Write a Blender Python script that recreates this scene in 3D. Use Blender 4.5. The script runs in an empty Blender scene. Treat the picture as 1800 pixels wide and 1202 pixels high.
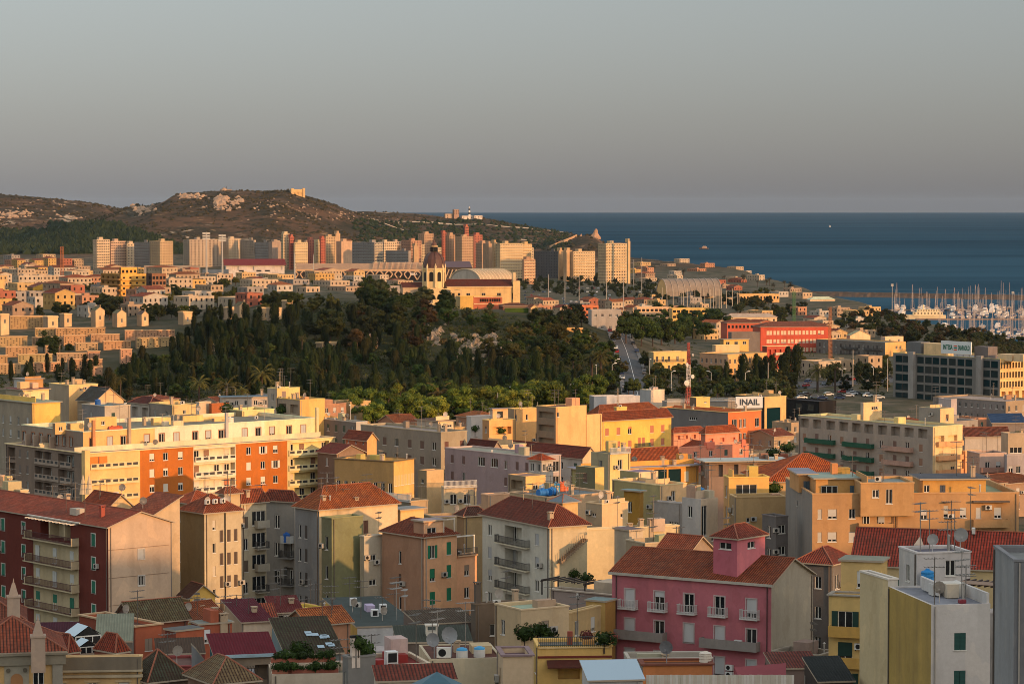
import bpy, bmesh, math, random
from mathutils import Vector, Matrix
random.seed(7)
sc = bpy.context.scene
COL = sc.collection
R = math.radians
# ------------------------------------------------------------------ camera, world, sun, exposure
IW, IH, FPX, H0 = 1800.0, 1202.0, 5000.0, 359.0
CAM = Vector((0, 0, 90))
TH = math.atan((601 - H0) / FPX)
RIGHT = Vector((1, 0, 0)); FWD = Vector((0, math.cos(TH), -math.sin(TH))); UP = Vector((0, math.sin(TH), math.cos(TH)))
cam_d = bpy.data.cameras.new('camera'); cam = bpy.data.objects.new('camera', cam_d); COL.objects.link(cam)
cam.location = CAM; cam.rotation_euler = (math.pi / 2 - TH, 0, 0)
cam_d.lens = FPX / IW * 36; cam_d.sensor_width = 36; cam_d.clip_start = 5; cam_d.clip_end = 120000
sc.camera = cam
SUN_AZ, SUN_EL = R(48), R(8.0)          # azimuth measured from straight behind the camera towards its right
to_sun = Vector((math.sin(SUN_AZ) * math.cos(SUN_EL), -math.cos(SUN_AZ) * math.cos(SUN_EL), math.sin(SUN_EL)))
world = bpy.data.worlds.new('World'); sc.world = world; world.use_nodes = True
wn, wl = world.node_tree.nodes, world.node_tree.links
wn.clear()
sky = wn.new('ShaderNodeTexSky'); sky.sky_type = 'NISHITA'; sky.sun_disc = False
sky.sun_elevation = SUN_EL; sky.sun_rotation = math.atan2(to_sun.x, to_sun.y); sky.altitude = 90
sky.air_density = 1.0; sky.dust_density = 0.3; sky.ozone_density = 2.0
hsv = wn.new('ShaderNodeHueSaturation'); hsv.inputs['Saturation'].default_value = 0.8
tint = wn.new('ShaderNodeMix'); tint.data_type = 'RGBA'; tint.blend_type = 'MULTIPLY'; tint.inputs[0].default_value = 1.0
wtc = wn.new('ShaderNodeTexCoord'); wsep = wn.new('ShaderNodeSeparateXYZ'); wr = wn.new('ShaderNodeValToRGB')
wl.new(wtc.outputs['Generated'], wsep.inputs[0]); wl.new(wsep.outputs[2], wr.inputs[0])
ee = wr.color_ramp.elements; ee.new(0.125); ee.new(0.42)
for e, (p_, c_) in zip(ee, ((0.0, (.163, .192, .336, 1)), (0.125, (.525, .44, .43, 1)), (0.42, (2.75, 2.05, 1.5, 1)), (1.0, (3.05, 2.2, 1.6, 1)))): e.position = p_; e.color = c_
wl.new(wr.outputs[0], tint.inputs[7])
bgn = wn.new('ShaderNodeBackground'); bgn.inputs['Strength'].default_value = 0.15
wo = wn.new('ShaderNodeOutputWorld')
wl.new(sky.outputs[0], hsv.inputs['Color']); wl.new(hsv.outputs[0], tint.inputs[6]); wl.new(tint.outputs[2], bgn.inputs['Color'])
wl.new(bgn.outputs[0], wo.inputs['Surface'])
sun_d = bpy.data.lights.new('sun', 'SUN'); sun_d.energy = 2.0; sun_d.angle = R(0.55); sun_d.color = (0.93, 0.51, 0.22)
sun = bpy.data.objects.new('sun', sun_d); COL.objects.link(sun)
sun.rotation_euler = to_sun.to_track_quat('Z', 'Y').to_euler(); sun.location = (300, -300, 400)
vs = sc.view_settings
vs.view_transform = 'Standard'; vs.look = 'None'; vs.exposure = 1.0; vs.gamma = 1.0; vs.use_curve_mapping = False
sc.cycles.max_bounces = 6; sc.cycles.diffuse_bounces = 3; sc.cycles.glossy_bounces = 2; sc.cycles.transmission_bounces = 4
sc.cycles.volume_bounces = 0; sc.cycles.transparent_max_bounces = 6
sc.cycles.filter_width = 0.95
sc.cycles.use_adaptive_sampling = True; sc.cycles.adaptive_threshold = 0.01
sc.cycles.use_denoising = True; sc.cycles.denoiser = 'OPENIMAGEDENOISE'
try: sc.cycles.volume_step_rate = 1.0; sc.cycles.volume_max_steps = 64
except Exception: pass

# ------------------------------------------------------------------ pixel <-> world helpers (photo pixels, 1800 x 1202)
def ray(px, py): return RIGHT * ((px - 900) / FPX) + FWD - UP * ((py - 601) / FPX)
def at(px, py, d):
    v = ray(px, py); return CAM + v * (d / v.y)
def lerp_tab(tab, v):
    if v <= tab[0][0]: return tab[0][1]
    for (a, fa), (b, fb) in zip(tab, tab[1:]):
        if v <= b: return fa + (fb - fa) * (v - a) / (b - a)
    return tab[-1][1]
def sstep(a, b, v):
    t = min(1, max(0, (v - a) / (b - a))); return t * t * (3 - 2 * t)
def lin(c):
    out = []
    for v in c[:3]:
        v /= 255.0
        out.append(v / 12.92 if v <= 0.04045 else ((v + 0.055) / 1.055) ** 2.4)
    return (*out, 1.0)

# ------------------------------------------------------------------ materials
class NT:
    def __init__(s, name):
        s.m = bpy.data.materials.new(name); s.m.use_nodes = True; s.t = s.m.node_tree; s.n = s.t.nodes; s.n.clear()
        s.out = s.n.new('ShaderNodeOutputMaterial'); s.b = s.n.new('ShaderNodeBsdfPrincipled')
        s.t.links.new(s.b.outputs[0], s.out.inputs[0])
    def a(s, typ, ins=None, **kw):
        n = s.n.new('ShaderNode' + typ)
        for k, v in kw.items(): setattr(n, k, v)
        for k, v in (ins or {}).items():
            if hasattr(v, 'is_linked') or isinstance(v, bpy.types.NodeSocket): s.t.links.new(v, n.inputs[k])
            else: n.inputs[k].default_value = v
        return n
    def set(s, **kw):
        for k, v in kw.items():
            k = k.replace('_', ' ')
            if isinstance(v, bpy.types.NodeSocket): s.t.links.new(v, s.b.inputs[k])
            else: s.b.inputs[k].default_value = v
    def ramp(s, fac, p0, c0, p1, c1):
        r = s.a('ValToRGB', {'Fac': fac}); e = r.color_ramp.elements
        e[0].position = p0; e[0].color = (c0, c0, c0, 1) if not hasattr(c0, '__len__') else c0
        e[1].position = p1; e[1].color = (c1, c1, c1, 1) if not hasattr(c1, '__len__') else c1
        return r.outputs[0]
    def mix(s, fac, a, b, mode='MIX'):
        n = s.n.new('ShaderNodeMix'); n.data_type = 'RGBA'; n.blend_type = mode
        for i, v in ((0, fac), (6, a), (7, b)):
            if isinstance(v, bpy.types.NodeSocket): s.t.links.new(v, n.inputs[i])
            else: n.inputs[i].default_value = v
        return n.outputs[2]
    def noise(s, scale, vec=None, detail=4, rough=0.6):
        ins = {'Scale': scale, 'Detail': detail, 'Roughness': rough}
        if vec is not None: ins['Vector'] = vec
        return s.a('TexNoise', ins).outputs[0]
    def wpos(s): return s.a('NewGeometry').outputs['Position']
    def opos(s): return s.a('TexCoord').outputs['Object']
    def mapv(s, vec, scale):
        return s.a('Mapping', {'Vector': vec, 'Scale': scale}).outputs[0]
    def bump(s, h, dist, strength=1.0):
        s.t.links.new(s.a('Bump', {'Height': h, 'Distance': dist, 'Strength': strength}).outputs[0], s.b.inputs['Normal'])

def mk_plaster(name, streak=0.3, blotch=0.5):
    t = NT(name); c = t.a('HueSaturation', {'Saturation': 0.95, 'Value': 0.97, 'Color': t.a('ObjectInfo').outputs['Color']}).outputs[0]; p = t.wpos()
    n1 = t.noise(0.22, p, 5); n4 = t.noise(0.5, t.mapv(p, (1, 1, .6)), 2, .4); n5 = t.noise(0.09, p, 3); n2 = t.noise(1.0, t.mapv(p, (0.6, 0.6, 0.05)), 2, 0.5); n3 = t.noise(2.6, p, 4)
    d = t.mix(t.ramp(n2, 0.5, 0.0, 0.85, streak), c, (0.09, 0.075, 0.06, 1))
    d = t.mix(t.ramp(n1, 0.48, 0.0, 0.75, blotch), d, t.mix(1.0, c, (1.25, 1.22, 1.18, 1), 'MULTIPLY'))
    d = t.mix(t.ramp(n3, 0.3, 0.35, 0.72, 0.0), d, t.mix(1.0, c, (0.72, 0.69, 0.66, 1), 'MULTIPLY'))
    d = t.mix(t.ramp(n4, 0.60, 0.0, 0.615, 0.55), d, t.mix(1.0, d, (1.16, 1.13, 1.08, 1), 'MULTIPLY'))
    d = t.mix(t.ramp(n4, 0.36, 0.5, 0.375, 0.0), d, t.mix(1.0, d, (0.86, 0.83, 0.8, 1), 'MULTIPLY'))
    d = t.mix(t.ramp(n5, 0.35, 0.7, 0.65, 0.0), d, t.mix(1.0, d, (0.8, 0.78, 0.77, 1), 'MULTIPLY'))
    t.set(Base_Color=d, Roughness=0.92); t.b.inputs['Specular IOR Level'].default_value = 0.15
    t.bump(t.noise(6.0, p, 5), 0.02, 0.5)
    return t.m
def mk_paint(name, rough=0.6, metallic=0.0, var=0.25):
    t = NT(name); c = t.a('ObjectInfo').outputs['Color']
    d = t.mix(t.ramp(t.noise(1.7, t.wpos(), 4), 0.4, 0.0, 0.75, var), c, t.mix(1.0, c, (0.55, 0.52, 0.5, 1), 'MULTIPLY'))
    t.set(Base_Color=d, Roughness=rough, Metallic=metallic); return t.m
def mk_fixed(name, col, rough=0.6, metallic=0.0, spec=0.5):
    t = NT(name); t.set(Base_Color=lin(col), Roughness=rough, Metallic=metallic); t.b.inputs['Specular IOR Level'].default_value = spec; return t.m
def mk_tile(name):
    t = NT(name); c = t.mix(1.0, t.a('ObjectInfo').outputs['Color'], (1.2, 1.27, 1.02, 1), 'MULTIPLY')
    uv = t.a('UVMap', uv_map='uv').outputs[0]; sep = t.a('SeparateXYZ', {0: uv})
    su = t.a('Math', {0: sep.outputs[0], 1: 3.3}, operation='MULTIPLY').outputs[0]
    sv = t.a('Math', {0: sep.outputs[1], 1: 2.4}, operation='MULTIPLY').outputs[0]
    fu = t.a('Math', {0: su}, operation='FLOOR').outputs[0]; fv = t.a('Math', {0: sv}, operation='FLOOR').outputs[0]
    cell = t.a('CombineXYZ', {0: fu, 1: fv}).outputs[0]
    wnz = t.a('TexWhiteNoise', {'Vector': cell}, noise_dimensions='2D').outputs[0]
    big = t.noise(0.35, t.wpos(), 5, 0.7)
    d = t.mix(t.ramp(wnz, 0.0, 0.0, 1.0, 0.75), c, t.mix(1.0, c, (0.55, 0.5, 0.48, 1), 'MULTIPLY'))
    d = t.mix(t.ramp(big, 0.42, 0.0, 0.75, 0.65), d, (0.10, 0.06, 0.04, 1))
    d = t.mix(t.ramp(t.noise(.8, t.wpos(), 6, .75), 0.5, 0.0, 0.66, 0.6), d, t.mix(1.0, c, (1.15, 1.55, 1.75, 1), 'MULTIPLY'))
    # round tile profile across the slope, stepped courses up the slope
    pu = t.a('Math', {0: su, 1: 6.2832}, operation='MULTIPLY').outputs[0]
    hu = t.a('Math', {0: pu}, operation='SINE').outputs[0]
    gap = t.ramp(t.a('MapRange', {0: hu, 1: -1.0, 2: 1.0}).outputs[0], 0.03, 1.0, 0.3, 0.0)
    frv = t.a('Math', {0: sv}, operation='FRACT').outputs[0]
    lip = t.ramp(frv, 0.0, 1.0, 0.2, 0.0)
    d = t.mix(t.mix(0.5, gap, lip, 'ADD'), d, (0.045, 0.022, 0.016, 1))
    t.set(Base_Color=d, Roughness=0.9); t.b.inputs['Specular IOR Level'].default_value = 0.15
    hh = t.a('Math', {0: hu, 1: frv}, operation='SUBTRACT').outputs[0]
    t.bump(hh, 0.06, 0.9); return t.m
def mk_sheet(name):   # corrugated sheet / planks: ribs along uv.y
    t = NT(name); c = t.a('ObjectInfo').outputs['Color']
    uv = t.a('UVMap', uv_map='uv').outputs[0]; sep = t.a('SeparateXYZ', {0: uv})
    s1 = t.a('Math', {0: t.a('Math', {0: sep.outputs[0], 1: 22.0}, operation='MULTIPLY').outputs[0]}, operation='SINE').outputs[0]
    d = t.mix(t.ramp(t.noise(0.6, t.wpos(), 5), 0.4, 0.0, 0.75, 0.55), c, t.mix(1.0, c, (0.5, 0.45, 0.42, 1), 'MULTIPLY'))
    d = t.mix(t.ramp(s1, 0.0, 0.4, 0.35, 0.0), d, t.mix(1.0, c, (0.6, 0.6, 0.6, 1), 'MULTIPLY'))
    t.set(Base_Color=d, Roughness=0.8); t.b.inputs['Specular IOR Level'].default_value = 0.12; t.bump(s1, 0.04, 0.8); return t.m
def mk_flat(name):
    t = NT(name); c = t.a('ObjectInfo').outputs['Color']; p = t.wpos()
    d = t.mix(t.ramp(t.noise(0.3, p, 6, 0.7), 0.38, 0.0, 0.7, 0.7), c, t.mix(1.0, c, (0.5, 0.48, 0.46, 1), 'MULTIPLY'))
    d = t.mix(t.ramp(t.noise(1.4, p, 3), 0.5, 0.0, 0.8, 0.5), d, t.mix(1.0, c, (1.3, 1.27, 1.2, 1), 'MULTIPLY'))
    t.set(Base_Color=d, Roughness=0.9); t.b.inputs['Specular IOR Level'].default_value = 0.2; return t.m
def mk_shutter(name):
    t = NT(name); c = t.a('ObjectInfo').outputs['Color']; sep = t.a('SeparateXYZ', {0: t.opos()})
    s = t.a('Math', {0: t.a('Math', {0: sep.outputs[2], 1: 55.0}, operation='MULTIPLY').outputs[0]}, operation='SINE').outputs[0]
    d = t.mix(t.ramp(s, 0.0, 0.45, 0.5, 0.0), c, t.mix(1.0, c, (0.5, 0.5, 0.5, 1), 'MULTIPLY'))
    t.set(Base_Color=d, Roughness=0.7); return t.m
def mk_glass(name, col=(22, 26, 30)):
    t = NT(name); rnd = t.a('ObjectInfo').outputs['Random']
    d = t.mix(t.ramp(rnd, 0.45, 0.0, 1.0, 0.6), lin(col), lin((78, 74, 68)))
    t.set(Base_Color=d, Roughness=0.12); t.b.inputs['Specular IOR Level'].default_value = 0.5
    t.bump(t.noise(0.8, t.wpos(), 2), 0.03, 0.15); return t.m
def mk_leaf(name, trans=0.25):
    t = NT(name); c = t.a('ObjectInfo').outputs['Color']; rnd = t.a('NewGeometry').outputs['Random Per Island']
    orn = t.a('ObjectInfo').outputs['Random']
    d = t.mix(t.ramp(rnd, 0.0, 0.0, 1.0, 0.85), t.mix(1.0, c, (0.5, 0.55, 0.5, 1), 'MULTIPLY'), t.mix(1.0, c, (1.55, 1.4, 1.1, 1), 'MULTIPLY'))
    d = t.mix(t.ramp(orn, 0.0, 0.0, 1.0, 0.6), d, t.mix(1.0, d, (0.62, 0.7, 0.75, 1), 'MULTIPLY'))
    t.set(Base_Color=d, Roughness=0.75); t.b.inputs['Specular IOR Level'].default_value = 0.2
    tr = t.a('BsdfTranslucent', {'Color': d}); ms = t.a('MixShader', {0: trans})
    t.t.links.new(t.b.outputs[0], ms.inputs[1]); t.t.links.new(tr.outputs[0], ms.inputs[2]); t.t.links.new(ms.outputs[0], t.out.inputs[0])
    return t.m
M = dict(plaster=mk_plaster('plaster'), old=mk_plaster('old_plaster', 0.5, 0.75), paint=mk_paint('paint'), metal=mk_paint('metal', 0.4, 0.6),
         tile=mk_tile('clay_tile'), sheet=mk_sheet('corrugated'), flat=mk_flat('flat_roof'), shut=mk_shutter('shutter'), glass=mk_glass('glass'),
         teal=mk_glass('teal_glass', (16, 44, 48)),
         frame=mk_fixed('frame_white', (214, 208, 196), 0.6), dark=mk_fixed('dark_void', (24, 21, 19), 0.9), iron=mk_fixed('iron', (48, 44, 42), 0.6, 0.3),
         leaf=mk_leaf('leaf'), bark=mk_fixed('bark', (74, 58, 46), 0.95), lamp=mk_fixed('lamp_white', (220, 218, 212), 0.4))
# ------------------------------------------------------------------ mesh builder and object helpers
class MB:
    def __init__(s): s.v = []; s.f = []; s.m = []; s.uv = {}; s.mats = []
    def mat(s, m):
        if m not in s.mats: s.mats.append(m)
        return s.mats.index(m)
    def face(s, pts, m=0, uv=None):
        i = len(s.v); s.v.extend(tuple(p) for p in pts); s.f.append(tuple(range(i, i + len(pts)))); s.m.append(m)
        if uv: s.uv[len(s.f) - 1] = uv
    def box(s, x0, y0, z0, x1, y1, z1, m=0, skip=''):
        P = [(x0, y0, z0), (x1, y0, z0), (x1, y1, z0), (x0, y1, z0), (x0, y0, z1), (x1, y0, z1), (x1, y1, z1), (x0, y1, z1)]
        for k, q in (('b', (3, 2, 1, 0)), ('t', (4, 5, 6, 7)), ('f', (0, 1, 5, 4)), ('r', (1, 2, 6, 5)), ('k', (2, 3, 7, 6)), ('l', (3, 0, 4, 7))):
            if k not in skip: s.face([P[j] for j in q], m)
    def tube(s, p, q, r, r2=None, n=6, m=0, caps=True):
        p, q = Vector(p), Vector(q); r2 = r if r2 is None else r2
        ax = (q - p).normalized(); u = ax.orthogonal().normalized(); w = ax.cross(u)
        A = [p + (u * math.cos(2 * math.pi * k / n) + w * math.sin(2 * math.pi * k / n)) * r for k in range(n)]
        B = [q + (u * math.cos(2 * math.pi * k / n) + w * math.sin(2 * math.pi * k / n)) * r2 for k in range(n)]
        for k in range(n): s.face([A[k], A[(k + 1) % n], B[(k + 1) % n], B[k]], m)
        if caps: s.face(B, m); s.face(A[::-1], m)
    def lathe(s, prof, n=12, m=0, c=(0, 0, 0)):
        for (r0, z0), (r1, z1) in zip(prof, prof[1:]):
            for k in range(n):
                a, b = 2 * math.pi * k / n, 2 * math.pi * (k + 1) / n
                pts = [(c[0] + r0 * math.cos(a), c[1] + r0 * math.sin(a), c[2] + z0), (c[0] + r0 * math.cos(b), c[1] + r0 * math.sin(b), c[2] + z0),
                       (c[0] + r1 * math.cos(b), c[1] + r1 * math.sin(b), c[2] + z1), (c[0] + r1 * math.cos(a), c[1] + r1 * math.sin(a), c[2] + z1)]
                if r0 < 1e-4: pts = [pts[0], pts[2], pts[3]]
                elif r1 < 1e-4: pts = pts[:3]
                s.face(pts, m)
    def prism(s, poly, axis_len, m=0):   # poly in (y,z), extruded along x from 0
        n = len(poly)
        s.face([(0, y, z) for y, z in poly][::-1], m); s.face([(axis_len, y, z) for y, z in poly], m)
        for k in range(n):
            (a, b), (c, d) = poly[k], poly[(k + 1) % n]
            s.face([(0, a, b), (0, c, d), (axis_len, c, d), (axis_len, a, b)], m)
    def mesh(s, name, mats, smooth=False):
        me = bpy.data.meshes.new(name); me.from_pydata(s.v, [], s.f)
        for m in mats: me.materials.append(m)
        me.polygons.foreach_set('material_index', s.m)
        if s.uv:
            l = me.uv_layers.new(name='uv')
            for fi, uv in s.uv.items():
                for li, c in zip(me.polygons[fi].loop_indices, uv): l.data[li].uv = c
        if smooth: me.polygons.foreach_set('use_smooth', [True] * len(me.polygons))
        me.update(); return me
def weld(me, dist=0.0005):
    b = bmesh.new(); b.from_mesh(me); bmesh.ops.remove_doubles(b, verts=b.verts, dist=dist); b.to_mesh(me); b.free(); return me
def ob(name, me, parent=None, loc=(0, 0, 0), rz=0.0, color=None, scale=None):
    o = bpy.data.objects.new(name, me); COL.objects.link(o)
    if parent is not None: o.parent = parent
    o.location = loc
    if rz: o.rotation_euler = (0, 0, rz)
    if scale: o.scale = scale
    if color: o.color = color if len(color) == 4 and max(color) <= 1.0 and isinstance(color[0], float) else lin(color)
    return o
def tag(o, label, cat, group=None):
    o['label'] = label; o['category'] = cat
    if group: o['group'] = group
    return o
def thing(name, label, cat, loc, rz=0.0, group=None):
    o = bpy.data.objects.new(name, None); COL.objects.link(o); o.location = loc; o.rotation_euler = (0, 0, rz)
    return tag(o, label, cat, group)
def kind(o, k): o['kind'] = k; return o
# ------------------------------------------------------------------ ground, hills, sea
BASE = [(-900, 66), (-200, 58), (0, 52), (150, 45), (250, 39), (345, 32), (400, 30), (500, 26), (600, 22), (800, 18), (950, 17), (1200, 15), (1600, 11), (2000, 8), (3000, 7), (3600, 10), (9000, 10)]
LEFT = [(950, 0), (1080, 4), (1150, 9), (1400, 24), (1700, 26), (2100, 22), (2600, 15), (3000, 5), (3300, 8), (3800, 18), (9000, 20)]
COAST = [(0, 420), (1500, 345), (1758, 318), (2130, 314), (2557, 322), (2760, 320), (2941, 317), (3191, 318), (3570, 306), (3982, 270), (4687, 198), (5300, 160), (5600, 134), (5900, 70), (6300, -150), (7000, -500)]
def hx(px, d): return (px - 900) / FPX * d
def hz(py, d): return 90 - (py - H0) / FPX * d
def prof(pts, d): return [(hx(a, d), hz(b, d)) for a, b in pts]
HILL_A = prof([(40, 440), (100, 412), (150, 392), (190, 378), (215, 371), (240, 359), (262, 363), (285, 357), (300, 352), (315, 341), (350, 338), (400, 335), (470, 337), (510, 334), (535, 343), (580, 356), (610, 369), (650, 384), (720, 402), (800, 425), (860, 450)], 4500)
HILL_B = prof([(-400, 330), (-50, 340), (0, 342), (60, 346), (120, 352), (180, 361), (215, 369), (300, 388), (420, 420), (500, 450)], 5100)
HILL_C = prof([(480, 392), (550, 376), (640, 371), (740, 376), (780, 381), (850, 384), (900, 394), (960, 404), (1010, 410), (1060, 440), (1085, 460)], 5300)
HILL_D = prof([(930, 452), (965, 436), (1000, 424), (1018, 415), (1040, 412), (1060, 424), (1075, 440), (1090, 455)], 4250)
def wob(x, y, s, a):
    return a * (math.sin(x / s + 1.3 * math.sin(y / s * 0.7)) * math.cos(y / s * 1.1 + 0.6) + 0.5 * math.sin(x / s * 2.3 + y / s * 1.9) + 0.3 * math.sin(x / s * 4.7 - y / s * 3.9))
def ground(x, y):
    z = lerp_tab(BASE, y)
    z += lerp_tab(LEFT, y) * sstep(-20, -120, x + 0.02 * (y - 1000))
    e = ((x + 22) / 82) ** 2 + ((y - 1360) / (250 if y < 1360 else 210)) ** 2     # the basilica's hill
    z += 27 / (1 + e ** 2.2)
    if y > 3500:
        for P, yc, f, bk in ((HILL_A, 4500, 850, 900), (HILL_B, 5100, 900, 1500), (HILL_C, 5300, 800, 500), (HILL_D, 4250, 260, 260)):
            t = (y - yc) / (f if y < yc else bk)
            if abs(t) < 1:
                top = lerp_tab(P, x)
                s = 0.5 + 0.5 * math.cos(math.pi * t)
                s = s * 0.55 + (1 - abs(t)) * 0.45
                zz = 10 + (top - 10) * s + wob(x, y, 75, 3.2) * min(1, abs(t) * 5) * (1 - abs(t))
                z = max(z, zz)
    c = lerp_tab(COAST, y) + 6 * math.sin(y / 90.0)
    k = sstep(0, 34 if y < 4000 else 60, c - x)
    return z * k - 4 * (1 - k)
def ground_hit(px, py, d0=250.0, d1=7000.0):
    v = ray(px, py); d = d0
    while d < d1:
        p = CAM + v * (d / v.y)
        if p.z <= ground(p.x, p.y): return p
        d += 4 if d < 1500 else 12
    return None
def mk_land():
    t = NT('land'); p = t.wpos(); sp = t.a('SeparateXYZ', {0: p})
    n1 = t.noise(0.011, p, 8, 0.62); n2 = t.noise(0.05, p, 8, 0.7); n3 = t.noise(0.0035, p, 5)
    scrub = t.mix(t.ramp(n1, 0.40, 0.0, 0.56, 1.0), lin((100, 75, 55)), lin((66, 57, 42)))
    scrub = t.mix(t.ramp(n2, 0.53, 0.0, 0.62, 1.0), scrub, lin((50, 48, 34)))
    scrub = t.mix(t.ramp(n2, 0.33, 1.0, 0.4, 0.0), scrub, lin((150, 118, 84)))
    rockm = t.a('Math', {0: t.ramp(n3, 0.48, 0.0, 0.58, 1.0), 1: t.ramp(t.noise(0.03, p, 8, 0.75), 0.56, 0.0, 0.62, 1.0)}, operation='MULTIPLY').outputs[0]
    scrub = t.mix(rockm, scrub, lin((208, 180, 148)))
    town = t.mix(t.ramp(n2, 0.42, 0.0, 0.6, 1.0), lin((104, 94, 78)), lin((66, 68, 50)))
    gy = t.ramp(t.a('MapRange', {0: sp.outputs[1], 1: 900.0, 2: 1340.0}).outputs[0], 0.0, 0.0, 1.0, 0.0); gye = gy.node.color_ramp; e_ = gye.elements.new(.12); e_.color = (1, 1, 1, 1); e_ = gye.elements.new(.85); e_.color = (1, 1, 1, 1)
    gx = t.ramp(t.a('MapRange', {0: sp.outputs[0], 1: -190.0, 2: 70.0}).outputs[0], 0.0, 0.0, 1.0, 0.0); gxe = gx.node.color_ramp; e_ = gxe.elements.new(.2); e_.color = (1, 1, 1, 1); e_ = gxe.elements.new(.85); e_.color = (1, 1, 1, 1)
    town = t.mix(t.a('Math', {0: gx, 1: gy}, operation='MULTIPLY').outputs[0], town, t.mix(t.ramp(n2, .4, 0.0, .6, 1.0), lin((44, 50, 30)), lin((74, 68, 44))))
    far = t.ramp(t.a('MapRange', {0: sp.outputs[1], 1: 3350.0, 2: 3750.0}).outputs[0], 0.0, 0.0, 1.0, 1.0)
    t.set(Base_Color=t.mix(far, town, scrub), Roughness=1.0); t.b.inputs['Specular IOR Level'].default_value = 0.05
    t.bump(n2, 3.0, 0.7); return t.m
def grid_mesh(name, xs, ys, fn, mat):
    v = [(x, y, fn(x, y)) for y in ys for x in xs]; n = len(xs)
    f = [(j * n + i, j * n + i + 1, (j + 1) * n + i + 1, (j + 1) * n + i) for j in range(len(ys) - 1) for i in range(n - 1)]
    me = bpy.data.meshes.new(name); me.from_pydata(v, [], f); me.materials.append(mat)
    me.polygons.foreach_set('use_smooth', [True] * len(f)); me.update(); return me
ys = [-60.0]
while ys[-1] < 3600: ys.append(ys[-1] + max(10, ys[-1] * 0.011))
while ys[-1] < 7000: ys.append(ys[-1] + 24)
xs = [-1700 + 16 * k for k in range(50)] + [-900 + 11 * k for k in range(126)]
kind(ob('ground', grid_mesh('ground', xs, ys, ground, mk_land())), 'structure')
# unseen castle hill behind the camera, its crest shaped to shade the nearest quarter
def crest(b):
    return lerp_tab([(-400, 100), (150, 104), (262, 105), (270, 90), (296, 88), (304, 91), (316, 95), (335, 97), (345, 101), (420, 101), (440, 95), (520, 70), (600, 40)], b)
RS, RC = math.sin(SUN_AZ), math.cos(SUN_AZ)
v = []; rows = [(-250, 0.55), (-175, 0.85), (-150, 1.0), (-145, 1.0), (-138, 0.7), (-128, 0.42), (-105, 0.2)]
bs = [-400 + 8 * k for k in range(126)]
for a, kf in rows:
    for b in bs:
        x, y = -a * RS + b * RC, a * RC + b * RS
        hh = crest(b) + 1.2 * math.sin(b * 0.9) * (1 if kf == 1.0 else 0)
        g = ground(min(x, 400), max(y, -60)); v.append((x, y, g - 6 + (hh - g + 6) * kf))
n = len(bs)
me = bpy.data.meshes.new('unseen_castle_ridge'); me.from_pydata(v, [], [(j * n + i, j * n + i + 1, (j + 1) * n + i + 1, (j + 1) * n + i) for j in range(len(rows) - 1) for i in range(n - 1)])
rk = NT('hill_rock'); rk.set(Base_Color=rk.mix(rk.ramp(rk.noise(0.12, rk.wpos(), 8), 0.4, 0.0, 0.6, 1.0), lin((196, 180, 156)), lin((120, 110, 84))), Roughness=1.0)
me.materials.append(rk.m); kind(ob('unseen_castle_ridge', me), 'structure')
# sea
t = NT('sea_water'); p = t.wpos()
swell = t.noise(0.012, t.mapv(p, (0.35, 1.0, 1.0)), 8, 0.62)
band = t.noise(0.0011, t.mapv(p, (0.4, 1.6, 1.0)), 5, 0.55)
cc = t.mix(t.ramp(band, 0.42, 0.0, 0.58, 1.0), lin((33, 60, 75)), lin((42, 72, 88)))
cc = t.mix(t.ramp(t.noise(0.004, t.mapv(p, (0.25, 1.3, 1.0)), 6, 0.7), 0.60, 0.0, 0.70, 0.5), cc, lin((58, 88, 102)))
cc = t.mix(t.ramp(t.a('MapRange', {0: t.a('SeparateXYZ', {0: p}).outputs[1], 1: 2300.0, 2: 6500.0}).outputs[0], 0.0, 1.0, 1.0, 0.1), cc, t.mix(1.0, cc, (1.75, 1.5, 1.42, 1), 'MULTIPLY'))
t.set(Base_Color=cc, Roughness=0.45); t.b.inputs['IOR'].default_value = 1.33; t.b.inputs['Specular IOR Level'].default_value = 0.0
t.bump(swell, 2.2, 0.55)
SEA_END = 30000
sx = [-7000, -2500, -1500, -800, 0, 500, 1200, 2500, 7000]; sy = [900, 1500, 2200, 3000, 4000, 5500, 8000, 12000, 18000, 24000, SEA_END]
kind(ob('sea', grid_mesh('sea', sx, sy, lambda x, y: 0.0, t.m)), 'structure')
# scrub and rock outcrops on the far hills, too many to count
def blob(mb, c, r, h, m):
    k = random.random() * 6; ring = []
    for q in range(5):
        a = k + q * 1.2566; rr = r * random.uniform(0.7, 1.25); ring.append((c[0] + rr * math.cos(a), c[1] + rr * math.sin(a), c[2] + h * random.uniform(0.15, 0.45)))
    top = (c[0] + random.uniform(-.3, .3) * r, c[1] + random.uniform(-.3, .3) * r, c[2] + h)
    for q in range(5):
        a, b = ring[q], ring[(q + 1) % 5]; mb.face([a, b, top], m); mb.face([(a[0], a[1], c[2] - 1.5), (b[0], b[1], c[2] - 1.5), b, a], m)
sb, rb, wb = MB(), MB(), MB()
for k in range(15000):
    y = random.uniform(3700, 5400); x = random.uniform(-0.20, 0.035) * y; z = ground(x, y)
    if z < 6: continue
    dn = wob(x, y, 60, 1) + wob(y, x, 23, 0.7)
    if dn + random.uniform(-0.8, 0.8) > 0.0: blob(sb, (x, y, z), random.uniform(1.2, 4.2), random.uniform(1.0, 3.4), 0)
def rocks(px0, px1, py0, py1, n, smin, smax):
    for k in range(n):
        g = ground_hit(random.gauss((px0 + px1) / 2, (px1 - px0) * .3), random.gauss((py0 + py1) / 2, (py1 - py0) * .3), 3600)
        if g: blob(rb, (g.x, g.y, g.z), random.uniform(smin, smax), random.uniform(smin * .6, smax * .9), 0)
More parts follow.
